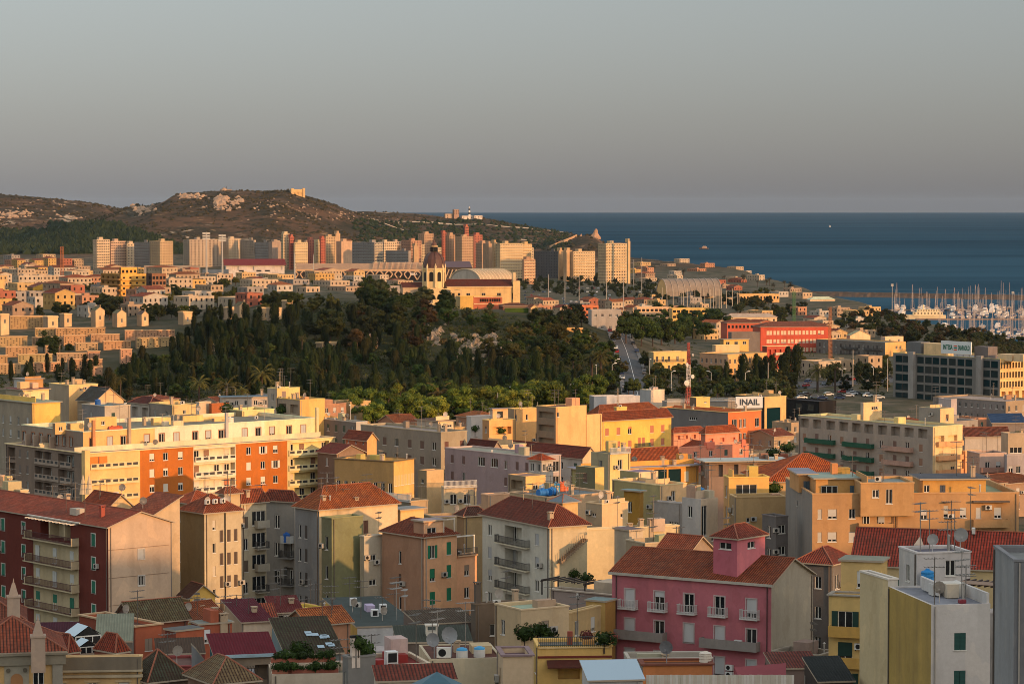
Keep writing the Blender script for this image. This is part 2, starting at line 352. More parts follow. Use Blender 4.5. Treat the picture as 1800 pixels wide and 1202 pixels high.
for r in ((232, 262, 362, 376, 40, 2, 6), (310, 360, 342, 350, 46, 2, 6), (380, 400, 346, 364, 50, 3, 8), (408, 424, 346, 362, 26, 2, 6), (350, 420, 364, 369, 40, 1.5, 4), (430, 530, 352, 372, 46, 1, 3.4), (470, 640, 366, 392, 60, 1, 3),
          (0, 48, 374, 386, 60, 2, 6), (20, 150, 348, 372, 30, 1.5, 4), (80, 150, 374, 392, 22, 1.5, 4), (560, 650, 374, 390, 34, 1, 3), (660, 700, 383, 390, 12, 1, 3), (930, 980, 392, 404, 12, 2, 4)): rocks(*r)
for k in range(2600):   # the pine wood at the hill's foot
    px, py = random.uniform(-20, 330), random.uniform(396, 447)
    if px > 215 and py < 400 + (px - 215) * 0.35: continue
    if px < 90 and py < 408: continue
    g = ground_hit(px, py, 3400)
    if g: blob(wb, (g.x, g.y, g.z), random.uniform(4, 8), random.uniform(6, 11), 0)
for k in range(700):
    g = ground_hit(random.uniform(620, 1000), random.uniform(388, 440), 3400)
    if g: blob(wb, (g.x, g.y, g.z), random.uniform(3, 6), random.uniform(3, 7), 0)
kind(ob('hill_scrub', sb.mesh('hill_scrub', [M['leaf']]), color=(78, 68, 46)), 'stuff')
kind(ob('rock_outcrops', rb.mesh('rock_outcrops', [M['old']]), color=(182, 150, 120)), 'stuff')
kind(ob('far_pine_wood', wb.mesh('far_pine_wood', [M['leaf']]), color=(48, 58, 34)), 'stuff')
# air
hz_m = bpy.data.materials.new('haze'); hz_m.use_nodes = True; hn = hz_m.node_tree.nodes; hn.clear()
pv = hn.new('ShaderNodeVolumePrincipled'); pv.inputs['Color'].default_value = (0.62, 0.80, 1.0, 1); pv.inputs['Density'].default_value = 0.000007; pv.inputs['Anisotropy'].default_value = 0.0
ho = hn.new('ShaderNodeOutputMaterial'); hz_m.node_tree.links.new(pv.outputs[0], ho.inputs['Volume'])
mb = MB(); mb.box(-7600, -800, -6, 7600, SEA_END + 400, 150)
kind(ob('haze', mb.mesh('haze', [hz_m])), 'stuff')
# ------------------------------------------------------------------ building kit
WIN = {}
def win_mesh(kd, w, h, part):
    w, h = round(w, 1), round(h, 1); key = (kd, w, h, part)
    if key in WIN: return WIN[key]
    mb = MB(); x = w / 2
    def leafs(n, y0, m, z0=0.0, z1=None):
        z1 = h if z1 is None else z1; fw = 0.07
        mb.box(-x, y0, z0, -x + fw, y0 + .06, z1, m); mb.box(x - fw, y0, z0, x, y0 + .06, z1, m)
        mb.box(-x + fw, y0, z1 - fw, x - fw, y0 + .06, z1, m); mb.box(-x + fw, y0, z0, x - fw, y0 + .06, z0 + fw, m)
        for k in range(1, n): mb.box(-x + w * k / n - fw * .7, y0 + .002, z0 + fw, -x + w * k / n + fw * .7, y0 + .058, z1 - fw, m)
    n = 1 if w < 0.75 or kd == 't' else (2 if w < 2.0 else max(3, int(w / 1.1)))
    zs = h if kd in 'sv' else (h * 0.55 if kd == 'h' else 0)
    full = part == 'all'
    if part in ('all', 'frame'):
        mb.box(-x - .06, -.07, -.08, x + .06, .03, 0.0, 0)                    # sill
        if kd in 'ghijdot': leafs(n, .10, 0)
        else: leafs(1, .10, 0)
        if kd == 'o':
            for sx in (-1, 1):
                a, b = sx * x, sx * (x + w * .42); mb.box(min(a, b), -.07, 0.02, max(a, b), -.02, h, 2)
    if part in ('all', 'pane') and kd in 'ghijdot': mb.box(-x + .02, .165, .02, x - .02, .18, h - .02, 1)
    if part in ('all', 'shutter'):
        if kd == 's': mb.box(-x + .02, .05, .02, x - .02, .09, h, 2)
        if kd in 'hij': mb.box(-x + .02, .05, h * {'h': .45, 'i': .25, 'j': .7}[kd], x - .02, .09, h, 2)
        if kd == 'v':
            mb.box(-x, .01, .0, -.015, .06, h, 2); mb.box(.015, .01, 0, x, .06, h, 2)
    WIN[key] = mb.mesh('window', [M['iron'] if kd == 't' else M['frame'], M['teal'] if kd == 't' else (M['dark'] if kd == 'd' else M['glass']), M['shut']]); return WIN[key]
BAL = {}
GREY = (190, 186, 178)
KEEP = []; NAMED = []
class B:
    def __init__(s, name, label, cat, xl, xc, xr, yt, d, phi=40, cl=(200, 180, 150), cr=None, roof='flat', rc=None, par=0.8, host=None, z0=None, group=None,
                 w=None, l=None, rh=2.2, rf=0.5, over=0.4, mat='plaster', wr=(), wl=(), bal=(), trim=None, corn=True, clutter=0, seed=None, rmat=None, wcol=None, far=False, wtrim=None, auto=True, C=None, segR=None):
        s.d = d; s.host = host; s.near = d < 470 and not host; s.over = over; s.far = far
        ph = R(phi); s.phi = ph; C = at(xc, yt, d) if C is None else C; s.C = C; s.segR = segR; s.wtrim = wtrim
        s.Rv = Vector((math.cos(ph), math.sin(ph), 0)); s.Lv = Vector((-math.sin(ph), math.cos(ph), 0))
        s.w = w or min(70, max(1.0, s.u('R', xr))); s.l = l or min(70, max(1.0, s.u('L', xl)))
        ctr = C + s.Rv * s.w / 2 + s.Lv * s.l / 2
        if z0 is None: z0 = (host.ztop - (host.par if host.roof == 'flat' else 0) - 0.02) if host else min(ground(*(C + a * s.Rv * s.w + b * s.Lv * s.l).xy) for a in (0, 1) for b in (0, 1)) - 0.6
        s.z0 = z0; s.h = max(0.8, C.z - z0); s.ztop = C.z; s.par = par; s.roof = roof; s.rh = rh
        s.M = Matrix.Translation((C.x, C.y, z0)) @ Matrix.Rotation(ph, 4, 'Z')
        cr = cr or cl; s.cl, s.cr = cl, cr  # left wall often a darker copy of the right, shade put into its colour
        holes = {'R': [], 'L': []}; wins = []
        if auto and d < 900 and not host and not group and roof in ('flat', 'hip', 'gableR', 'gableL') and s.h > 4 and not any(q in label for q in ('blank', 'windowless', 'party', 'wall', 'shed', 'nearest', 'roof yard')):
            rq = random.Random(label); kd_ = rq.choice(('gsvh', 'hgs', 'sgd', 'vhg', 'gdsv')); cc_ = rq.choice(((196, 190, 180), (110, 80, 60), (150, 130, 110), (60, 84, 70), (176, 160, 140)))
            if not wr and s.w > 3.2: wr = [(kd_, rq.uniform(.8, 1.1), rq.uniform(1.3, 1.8), rq.uniform(1.0, 1.6), 3.15, 4, max(1, int(s.w / rq.uniform(2.6, 4.2))), cc_)]
            if not wl and s.l > 3.2: wl = [(kd_, rq.uniform(.8, 1.1), rq.uniform(1.3, 1.8), rq.uniform(1.0, 1.6), 3.15, 4, max(1, int(s.l / rq.uniform(3, 4.6))), cc_)]
        if not clutter and roof == 'flat' and d < 900 and not group: clutter = min(5, int(s.w * s.l / 22))
        for f, specs in (('R', wr), ('L', wl)):
            for sp in specs: s.grid(f, sp, holes, wins)
        root = None
        if host:
            s.root = host.root; s.loc = host.M.inverted() @ s.M
        else:
            s.root = bpy.data.objects.new(name, None); COL.objects.link(s.root); s.root.location = (C.x, C.y, z0); s.root.rotation_euler = (0, 0, ph)
            tag(s.root, label, cat, group)
            if not group: NAMED.append((C.x / C.y * FPX + 900, C.y, label, s.root))
            s.loc = Matrix.Identity(4)
        s.pname = name
        s.walls(holes, mat, rh, rf)
        s.make_roof(rc or (150, 140, 130), rh, rf, rmat, trim)
        for (f, u, z, ww, hh, kd, colr, dp, deep) in wins: s.window(f, u, z, ww, hh, kd, colr or wcol or GREY, dp, deep)
        for b in bal: s.balcony(*b)
        if corn and roof == 'flat' and par >= .2 and d < 1300:
            mb = MB(); o = .2 if trim else .07; i = .26
            mb.box(-o, -o, s.h - .06, s.w + o, i, s.h + .1); mb.box(-o, s.l - i, s.h - .06, s.w + o, s.l + o, s.h + .1); mb.box(-o, i, s.h - .06, i, s.l - i, s.h + .1); mb.box(s.w - i, i, s.h - .06, s.w + o, s.l - i, s.h + .1)
            s.part('cornice' if trim else 'coping', mb, 'plaster', trim or tuple(int(min(235, v * 1.05 + 4)) for v in s.cr))
        if d < 720 and s.h > 5 and not far:
            rg = random.Random(int(C.x * 31 + C.y * 17)); wins2 = [q for q in wins if q[5] not in 'x']
            for f, L in (('R', s.w), ('L', s.l)):
                if rg.random() < .6 and L > 4 and not host:
                    uu = rg.choice((.35, L - .4)); mb = MB(); mb.box(-.05, -.05, .2, .05, .05, s.h - .15); s.part('downpipe', mb, 'paint', rg.choice(((120, 104, 90), (160, 150, 138), (96, 84, 74))), s.P(f, uu, 0, -.07))
            for (f, u, z, ww, hh, kd, colr, dp, deep) in rg.sample(wins2, min(len(wins2), rg.randrange(0, 3))):
                s.put('air_conditioner', ACU, s.P(f, u + (ww / 2 + .55) * rg.choice((-1, 1)), z + .1, -.24), 0 if f == 'R' else -math.pi / 2, (172, 164, 152), s.hostpart())
        if clutter: s.clutter(int(clutter * 1.7 + .5), seed)
    def u(s, f, px):
        v = s.Rv if f == 'R' else s.Lv; k = (px - 900) / FPX; rel = s.C - CAM
        den = v.x - k * v.dot(FWD)
        return (k * rel.dot(FWD) - rel.x) / den if abs(den) > 1e-6 else 5.0
    def put(s, name, me, loc=(0, 0, 0), rz=0.0, color=None, parent=None):
        m = s.loc @ Matrix.Translation(loc) @ Matrix.Rotation(rz, 4, 'Z')
        o = bpy.data.objects.new(name, me); COL.objects.link(o); o.parent = s.root if parent is None else parent
        if parent is None: o.matrix_local = m
        else: o.location = loc; o.rotation_euler = (0, 0, rz)
        if color: o.color = lin(color)
        return o
    def part(s, name, mb, mat, color, loc=(0, 0, 0), rz=0.0):
        return s.put(name, mb.mesh(name, [M[mat]] if isinstance(mat, str) else mat), loc, rz, color, s.hostpart() )
    def hostpart(s): return getattr(s, 'wallobj', None) if s.host else None
    def P(s, f, u, z, inn=0.0):   # wall coordinates -> local point
        return (u, inn, z) if f == 'R' else (inn, u, z)
    def grid(s, f, sp, holes, wins):
        kd, ww, hh, top, step, rows, cols = sp[:7]; colr = sp[7] if len(sp) > 7 else None; deep = sp[8] if len(sp) > 8 else 0.2
        L = s.w if f == 'R' else s.l
        us = [L * (k + .5) / cols for k in range(cols)] if isinstance(cols, int) else [s.u(f, p) for p in cols]
        for k in range(rows):
            for i, u in enumerate(us):
                hh = sp[2]; z = s.h - top - k * step - hh
                if k == 0 and z < .3 and s.h - top > 1.2: hh = s.h - top - .32; z = .32
                kk0 = 0; kk = kd[(i + k * len(us)) % len(kd)] if len(kd) > 1 else kd
                if kk == '-': continue
                if u - ww / 2 < 0.12 or u + ww / 2 > L - .12 or z < 0.25: continue
                cand = (u - ww / 2, u + ww / 2, z, z + hh, deep)
                if any(cand[0] < q[1] and cand[1] > q[0] and cand[2] < q[3] and cand[3] > q[2] for q in holes[f]): continue
                holes[f].append(cand); wins.append((f, u, z, ww, hh, kk, colr, hh, deep))
    def wall(s, mb, f, L, holes, m, ua=-1e9, ub=1e9):
        us = sorted({0, L, *[q for h in holes for q in h[:2]]}); zs = sorted({0, s.h, *[q for h in holes for q in h[2:4]]}); us = sorted(set(us) | {q for q in (ua, ub) if 0 < q < L})
        fl = (lambda p: p) if f == 'R' else (lambda p: p[::-1])
        for a, b in zip(us, us[1:]):
            run = None
            if not ua <= (a + b) / 2 <= ub: continue
            for c, d in zip(zs, zs[1:]):
                um, zm = (a + b) / 2, (c + d) / 2
                inside = any(q[0] < um < q[1] and q[2] < zm < q[3] for q in holes)
                if not inside: run = (run[0], d) if run else (c, d)
                if (inside or d == zs[-1]) and run:
                    mb.face(fl([s.P(f, a, run[0]), s.P(f, b, run[0]), s.P(f, b, run[1]), s.P(f, a, run[1])]), m); run = None
        for (a, b, c, d, dp) in holes:
            if not ua <= (a + b) / 2 <= ub: continue
            for q in ([(a, c), (a, d)], [(b, d), (b, c)], [(a, d), (b, d)], [(b, c), (a, c)]):
                mb.face(fl([s.P(f, *q[0]), s.P(f, *q[1]), s.P(f, *q[1], dp), s.P(f, *q[0], dp)]), m)
            mb.face(fl([s.P(f, a, c, dp), s.P(f, b, c, dp), s.P(f, b, d, dp), s.P(f, a, d, dp)]), 2 if .15 < dp < .6 else m)
    def walls(s, holes, mat, rh, rf):
        w, l, h = s.w, s.l, s.h
        mats = [M[mat], M[mat], M['dark']]
        mb = MB(); same = s.cl == s.cr
        mL = MB() if not same else mb
        if s.segR:
            for (p0, p1, cc) in s.segR:
                ms = MB(); s.wall(ms, 'R', w, holes['R'], 0, s.u('R', p0) if p0 else -1e9, s.u('R', p1) if p1 else 1e9)
                s.segs = getattr(s, 'segs', []) + [(ms, cc)]
        else: s.wall(mb, 'R', w, holes['R'], 0)
        s.wall(mL, 'L', l, holes['L'], 0)
        mb.face([(w, 0, 0), (w, l, 0), (w, l, h), (w, 0, h)], 0); mL.face([(w, l, 0), (0, l, 0), (0, l, h), (w, l, h)], 0)
        if s.roof == 'gableR':
            for yy, fl in ((0, 1), (l, -1)): mb.face([(0, yy, h), (w, yy, h), (w * rf, yy, h + rh)][::fl], 0)
        if s.roof == 'gableL':
            for xx, fl in ((0, -1), (w, 1)): (mL if xx == 0 else mb).face([(xx, 0, h), (xx, l, h), (xx, l * rf, h + rh)][::fl], 0)
        if s.roof == 'shedX':
            a, b = (0, rh) if rh > 0 else (-rh, 0)
            mb.face([(0, 0, h), (w, 0, h), (w, 0, h + b), (0, 0, h + a)], 0); mb.face([(w, l, h), (0, l, h), (0, l, h + a), (w, l, h + b)], 0)
            if b: mb.face([(w, 0, h), (w, l, h), (w, l, h + b), (w, 0, h + b)], 0)
            if a: mL.face([(0, l, h), (0, 0, h), (0, 0, h + a), (0, l, h + a)], 0)
        if s.roof == 'shedY':
            a, b = (0, rh) if rh > 0 else (-rh, 0)
            mL.face([(0, l, h), (0, 0, h), (0, 0, h + a), (0, l, h + b)], 0); mb.face([(w, 0, h), (w, l, h), (w, l, h + b), (w, 0, h + a)], 0)
            if a: mb.face([(0, 0, h), (w, 0, h), (w, 0, h + a), (0, 0, h + a)], 0)
            if b: mb.face([(w, l, h), (0, l, h), (0, l, h + b), (w, l, h + b)], 0)
        if s.roof == 'flat' and s.par > 0:
            t, z = min(.25, w / 5, l / 5), h - s.par
            for (a, b, c, d) in ((t, t, w - t, t), (w - t, t, w - t, l - t), (w - t, l - t, t, l - t), (t, l - t, t, t)):
                mb.face([(c, d, z), (a, b, z), (a, b, h), (c, d, h)], 0)
            O = [(0, 0), (w, 0), (w, l), (0, l)]; I = [(t, t), (w - t, t), (w - t, l - t), (t, l - t)]
            for k in range(4): mb.face([(*O[k], h), (*O[(k + 1) % 4], h), (*I[(k + 1) % 4], h), (*I[k], h)], 0)
        if s.host:
            s.wallobj = s.put(s.pname or 'roof_room', mb.mesh('roof_room', mats), color=s.cr)
            for ms, cc in getattr(s, 'segs', []): s.put('wall', ms.mesh('wall', mats), color=cc, parent=s.wallobj)
            if not same: s.put('side_wall', mL.mesh('side_wall', mats), color=s.cl, parent=s.wallobj)
        else:
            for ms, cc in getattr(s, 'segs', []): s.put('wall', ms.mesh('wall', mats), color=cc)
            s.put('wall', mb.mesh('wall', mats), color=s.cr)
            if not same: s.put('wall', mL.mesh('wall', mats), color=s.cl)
    def make_roof(s, rc, rh, rf, rmat, trim):
        w, l, h, o = s.w, s.l, s.h, s.over; mb = MB(); edge = 1
        def slope(pts, uv): mb.face(pts, 0, uv)
        def rect(a, b, c, d):   # a-b eave, c-d above b-a ; uv in metres
            A, Bv, Cc, D = map(Vector, (a, b, c, d)); e = (Bv - A).normalized(); up = (D - A) - e * (D - A).dot(e); up = up.normalized() if up.length > 0 else Vector((0, 0, 1))
            slope([a, b, c, d], [((Vector(p) - A).dot(e), (Vector(p) - A).dot(up)) for p in (a, b, c, d)])
        def tri(a, b, c):
            A, Bv = Vector(a), Vector(b); e = (Bv - A).normalized(); Cc = Vector(c); up = (Cc - A) - e * (Cc - A).dot(e); up.normalize()
            slope([a, b, c], [((Vector(p) - A).dot(e), (Vector(p) - A).dot(up)) for p in (a, b, c)])
        def skirt(loop, th=.16):
            n = len(loop)
            for k in range(n):
                a, b = loop[k], loop[(k + 1) % n]; mb.face([(a[0], a[1], a[2] - th), (b[0], b[1], b[2] - th), b, a], 1)
            mb.face([(p[0], p[1], p[2] - th) for p in loop][::-1], 1)
        def cap(a, b): mb.tube(a, b, .085, n=5, m=2)
        if s.roof == 'flat':
            z = h - s.par + .02; t = .2
            if s.par > 0: rect((t, t, z), (w - t, t, z), (w - t, l - t, z), (t, l - t, z))
            else:
                L4 = [(-o, -o, h + .18), (w + o, -o, h + .18), (w + o, l + o, h + .18), (-o, l + o, h + .18)]; rect(*L4); skirt(L4, .2)
        elif s.roof == 'gableR':
            xr = w * rf; k1, k2 = rh / xr, rh / (w - xr); zr = h + rh + .12
            e1 = h - o * k1 + .12; e2 = h - o * k2 + .12
            rect((-o, l + o, e1), (-o, -o, e1), (xr, -o, zr), (xr, l + o, zr)); rect((w + o, -o, e2), (w + o, l + o, e2), (xr, l + o, zr), (xr, -o, zr))
            skirt([(-o, -o, e1), (xr, -o, zr), (xr, l + o, zr), (-o, l + o, e1)]); skirt([(xr, -o, zr), (w + o, -o, e2), (w + o, l + o, e2), (xr, l + o, zr)]); cap((xr, -o, zr + .02), (xr, l + o, zr + .02))
        elif s.roof == 'gableL':
            yr = l * rf; k1, k2 = rh / yr, rh / (l - yr); zr = h + rh + .12; e1 = h - o * k1 + .12; e2 = h - o * k2 + .12
            rect((-o, -o, e1), (w + o, -o, e1), (w + o, yr, zr), (-o, yr, zr)); rect((w + o, l + o, e2), (-o, l + o, e2), (-o, yr, zr), (w + o, yr, zr))
            skirt([(-o, -o, e1), (w + o, -o, e1), (w + o, yr, zr), (-o, yr, zr)]); skirt([(-o, yr, zr), (w + o, yr, zr), (w + o, l + o, e2), (-o, l + o, e2)]); cap((-o, yr, zr + .02), (w + o, yr, zr + .02))
        elif s.roof == 'hip':
            z = h + .12; A, Bp, C, D = (-o, -o, z), (w + o, -o, z), (w + o, l + o, z), (-o, l + o, z); zr = z + rh
            if w >= l: i = l / 2 + o; p, q = (-o + i, l / 2, zr), (w + o - i, l / 2, zr)
            else: i = w / 2 + o; p, q = (w / 2, -o + i, zr), (w / 2, l + o - i, zr)
            if w >= l: rect(A, Bp, q, p); tri(Bp, C, q); rect(C, D, p, q); tri(D, A, p); [cap(a, b) for a, b in ((A, p), (D, p), (Bp, q), (C, q), (p, q))]
            else: tri(A, Bp, p); rect(Bp, C, q, p); tri(C, D, q); rect(D, A, p, q); [cap(a, b) for a, b in ((A, p), (Bp, p), (C, q), (D, q), (p, q))]
            skirt([A, Bp, C, D])
        elif s.roof in ('shedX', 'shedY'):
            zl, zh = (h + .12, h + .12 + abs(rh))
            f = (lambda x, y: zl + (zh - zl) * (x / w if rh > 0 else 1 - x / w)) if s.roof == 'shedX' else (lambda x, y: zl + (zh - zl) * (y / l if rh > 0 else 1 - y / l))
            L4 = [(x, y, f(x, y)) for x, y in ((-o, -o), (w + o, -o), (w + o, l + o), (-o, l + o))]
            k = {('shedY', True): 0, ('shedY', False): 2, ('shedX', False): 1, ('shedX', True): 3}[(s.roof, rh > 0)]
            rect(*(L4[k:] + L4[:k])); skirt(L4)
        else: return
        rm = rmat or ('flat' if s.roof == 'flat' else 'tile')
        q_ = random.Random(int(s.C.x * 13 + s.C.y * 7)); k_ = q_.uniform(.86, 1.12); rc = (rc[0] * k_, rc[1] * k_ * q_.uniform(.94, 1.12), rc[2] * k_ * q_.uniform(.92, 1.12)); rc = tuple(min(235, v) for v in rc)
        s.roofobj = s.part('roof', mb, [M[rm], M['roof_edge'], M['ridge']], rc)
    def window(s, f, u, z, ww, hh, kd, colr, dp, deep):
        if kd == 'h': kd = 'hijh'[int(abs(u * 7.3 + z * 3.1 + s.C.x)) % 4]
        if kd == 's' and int(abs(u * 5.1 + z * 2.3 + s.C.y)) % 4 == 0: kd = 'i'
        loc = s.P(f, u, z, 0.0 if deep < .6 else deep - .2); rz = 0.0 if f == 'R' else -math.pi / 2
        if kd in 'xb':      # x: open recess, b: recess with door panes at the back
            if kd == 'b':
                s.putw('window', win_mesh('g', min(ww * .5, 1.6), min(hh - .2, 2.1), 'all'), s.P(f, u - ww * .12, z + .05, deep - .19), rz, colr)
            return
        if s.wtrim and deep < .6:
            key = ('trim', round(ww, 1), round(hh, 1))
            if key not in WIN:
                mb = MB(); x = ww / 2; q = .13; mb.box(-x - q, -.05, 0, -x, .02, hh + q); mb.box(x, -.05, 0, x + q, .02, hh + q); mb.box(-x, -.05, hh, x, .02, hh + q); mb.box(-x - q, -.07, -q, x + q, .02, 0); WIN[key] = mb.mesh('window_surround', [M['plaster']])
            s.put('window_surround', WIN[key], s.P(f, u, z, 0), rz, s.wtrim, s.hostpart())
        if s.near:
            fr = s.put('window', win_mesh(kd, ww, hh, 'frame'), loc, rz, colr)
            if kd in 'ghijdot': s.put('pane', win_mesh(kd, ww, hh, 'pane'), parent=fr, color=colr)
            if kd in 'shijv': s.put('shutter', win_mesh(kd, ww, hh, 'shutter'), parent=fr, color=colr)
        else: s.putw('window', win_mesh(kd, ww, hh, 'all'), loc, rz, colr)
    def putw(s, name, me, loc, rz, colr): return s.put(name, me, loc, rz, colr, s.hostpart())
    def balcony(s, f, px0, px1, top, style='bars', colr=(190, 186, 178), depth=1.1, railc=None):
        a, b = sorted((s.u(f, px0), s.u(f, px1))); a = max(a, 0.0); b = min(b, s.w if f == 'R' else s.l); z = s.h - top; w = b - a; dd = depth
        if w < .3: return
        loc = s.P(f, (a + b) / 2, z); rz = 0.0 if f == 'R' else -math.pi / 2; x = w / 2
        mb = MB(); mb.box(-x, -dd, -.16, x, 0.02, 0.0)
        if style == 'solid': mb.box(-x, -dd, 0, x, -dd + .1, .95); mb.box(-x, -dd + .1, 0, -x + .1, 0.02, .95); mb.box(x - .1, -dd + .1, 0, x, 0.02, .95)
        if style == 'slots':
            n = max(2, int(w / 1.5)); mb.box(-x, -dd, 0, x, -dd + .1, .3); mb.box(-x, -dd, .82, x, -dd + .1, .98)
            for k in range(n + 1): c = -x + w * k / n; q = .28 if k % 2 else .16; mb.box(max(-x, c - q), -dd + .003, .3, min(x, c + q), -dd + .097, .82)
            mb.box(-x, -dd + .1, 0, -x + .1, 0.02, .98); mb.box(x - .1, -dd + .1, 0, x, 0.02, .98)
        o = s.putb('balcony', mb.mesh('balcony', [M['plaster']]), loc, rz, colr)
        if style == 'bars' or style == 'slots':
            r = MB(); t = .02 if s.d < 420 else .03
            if style == 'bars':
                n = max(3, int(w / .2)); pts = [(-x + .05 + (w - .1) * k / n, -dd + .06) for k in range(n + 1)] + [(sx * (x - .05), -dd + .06 + (dd - .1) * k / 4) for sx in (-1, 1) for k in range(1, 5)]
                for (px_, py_) in pts: r.box(px_ - t, py_ - t, 0, px_ + t, py_ + t, .95)
                for zz in (.12, .95): r.box(-x, -dd + .02, zz, x, -dd + .1, zz + .06); r.box(-x, -dd + .1, zz, -x + .08, 0, zz + .06); r.box(x - .08, -dd + .1, zz, x, 0, zz + .06)
            else: r.box(-x, -dd + .04, .32, x, -dd + .06, .8)
            ro = bpy.data.objects.new('railing', r.mesh('railing', [M['paint']])); COL.objects.link(ro); ro.color = lin(railc or ((70, 66, 62) if style == 'bars' else (60, 56, 52)))
            if s.host: ro.parent = s.root; ro.matrix_local = s.loc @ Matrix.Translation(loc) @ Matrix.Rotation(rz, 4, 'Z')
            else: ro.parent = o
        return o
    def putb(s, name, me, loc, rz, colr): return s.put(name, me, loc, rz, colr)
    def box(s, name, x0, y0, z0, x1, y1, z1, colr, mat='plaster'):
        mb = MB(); mb.box(0, 0, 0, x1 - x0, y1 - y0, z1 - z0); return s.part(name, mb, mat, colr, (x0, y0, z0))
    def clutter(s, n, seed=None):
        rg = random.Random(seed or int(s.C.x * 7 + s.C.y * 3)); z = s.h - (s.par if s.roof == 'flat' else -0.1)
        for k in range(n):
            x, y = rg.uniform(.08, .92) * s.w, rg.uniform(.05, .7) * s.l; q = rg.random()
            zz = z
            if s.roof == 'gableR': zz = s.h + s.rh * (1 - abs(x / s.w - .5) * 2)
            if s.roof in ('gableL', 'hip', 'shedX', 'shedY'): zz = s.h + .2
            if s.roof == 'flat' and q < .16 and s.d < 1000:
                a_, b_, c_ = rg.uniform(.8, 2.6), rg.uniform(.8, 2.4), rg.uniform(.7, 2.1); s.box('roof_hut' if c_ > 1.4 else 'roof_hatch', min(x, s.w - a_ - .3), min(y, s.l - b_ - .3), z - .05, min(x, s.w - a_ - .3) + a_, min(y, s.l - b_ - .3) + b_, z + c_, tuple(int(v * rg.uniform(.85, 1.05)) for v in s.cr)); continue
            if s.roof == 'flat' and q < .24 and s.d < 1000:
                if rg.random() < .5: s.box('partition_wall', .3, y, z, s.w - .3, y + .15, z + rg.uniform(.7, 1.3), s.cr)
                else: s.box('partition_wall', x, .3, z, x + .15, s.l - .3, z + rg.uniform(.7, 1.3), s.cr)
                continue
            if q < .55: s.put('antenna', ANT[rg.randrange(4)], (x, y, zz), rg.uniform(-.6, .9), (120, 112, 104))
            elif q < .68: s.put('satellite_dish', DISH, (x, y, zz), rg.uniform(-.4, .5), (188, 178, 166))
            elif q < .84: s.put('chimney', CHIM[rg.randrange(2)], (x, y, zz), 0, (190, 165, 135))
            elif q < .93: s.put('air_conditioner', ACU, (x, y, zz), rg.uniform(-.5, .9), (206, 200, 188))
            else: s.put('vent_pipe', VENT, (x, y, zz), 0, (176, 168, 156))
M['roof_edge'] = mk_fixed('roof_edge', (168, 150, 128), 0.85); M['ridge'] = mk_fixed('ridge_tile', (146, 88, 64), 0.9)
def mk_ant(v):
    mb = MB(); hgt = (3.2, 4.2, 2.4, 5.0)[v]; mb.tube((0, 0, 0), (0, 0, hgt), .045, n=5)
    for j, zz in enumerate((hgt - .15, hgt - .9) if v != 2 else (hgt - .1,)):
        mb.tube((-.9, 0, zz), (.9, 0, zz), .03, n=4)
        for k in range(6 if v < 3 else 9): x = -.85 + 1.7 * k / (5 if v < 3 else 8); e = .42 - .03 * k; mb.box(x - .022, -e, zz - .022 + .03, x + .022, e, zz + .022 + .03)
    return mb.mesh('antenna', [M['metal']])
ANT = [mk_ant(k) for k in range(4)]
mb = MB(); mb.tube((0, 0, 0), (0, 0, 1.3), .04, n=5)
prev = None
for k in range(4):      # a shallow bowl turned a little upward
    r = .55 * k / 3; ring = [(r * math.cos(a * math.pi / 6), -.32 + .18 * (k / 3) ** 2 * -1 + .18, 1.45 + r * math.sin(a * math.pi / 6)) for a in range(12)]
    if prev:
        for a in range(12): mb.face([prev[a], prev[(a + 1) % 12], ring[(a + 1) % 12], ring[a]]); mb.face([ring[a], ring[(a + 1) % 12], prev[(a + 1) % 12], prev[a]])
    prev = ring
mb.tube((0, -.1, 1.0), (0, -.75, 1.3), .02, n=4); mb.box(-.05, -.8, 1.26, .05, -.7, 1.38)
DISH = mb.mesh('satellite_dish', [M['paint']])
def mk_chim(h):
    mb = MB(); mb.box(-.3, -.3, -1.2, .3, .3, h); mb.box(-.38, -.38, h + .18, .38, .38, h + .28)
    for sx in (-1, 1):
        for sy in (-1, 1): mb.box(sx * .26 - .05, sy * .26 - .05, h, sx * .26 + .05, sy * .26 + .05, h + .18)
    return mb.mesh('chimney', [M['plaster']])
CHIM = [mk_chim(.9), mk_chim(1.5)]
mb = MB(); mb.box(-.45, -.18, .12, .45, .18, .75, 0); mb.box(-.4, -.15, 0, -.32, .15, .12, 1); mb.box(.32, -.15, 0, .4, .15, .12, 1)
fm = MB(); fm.lathe([(.25, 0.0), (.2, .02), (0.0001, .02)], 12, 1)
for f, m_ in zip(fm.f, fm.m): mb.face([(fm.v[i][0] - .1, -.185 - fm.v[i][2] * .3, .43 + fm.v[i][1]) for i in f], 1)
ACU = mb.mesh('air_conditioner', [M['paint'], M['dark']])
mb = MB(); mb.tube((0, 0, 0), (0, 0, 1.6), .1, n=7); mb.lathe([(.2, 1.6), (.0, 1.8)], 7); VENT = mb.mesh('vent_pipe', [M['paint']])
def tank_mesh():
    mb = MB(); mb.tube((-.8, 0, .75), (.8, 0, .75), .6, n=14)
    for x in (-.55, .55): mb.box(x - .1, -.45, 0, x + .1, .45, .35, 1)
    mb.tube((0, 0, 1.3), (0, 0, 1.48), .22, n=10); 
    for x in (-.4, .4): mb.tube((x - .05, 0, .75), (x + .05, 0, .75), .63, n=14, caps=False)
    return mb.mesh('water_tank', [M['paint'], M['iron']])
TANK = tank_mesh()
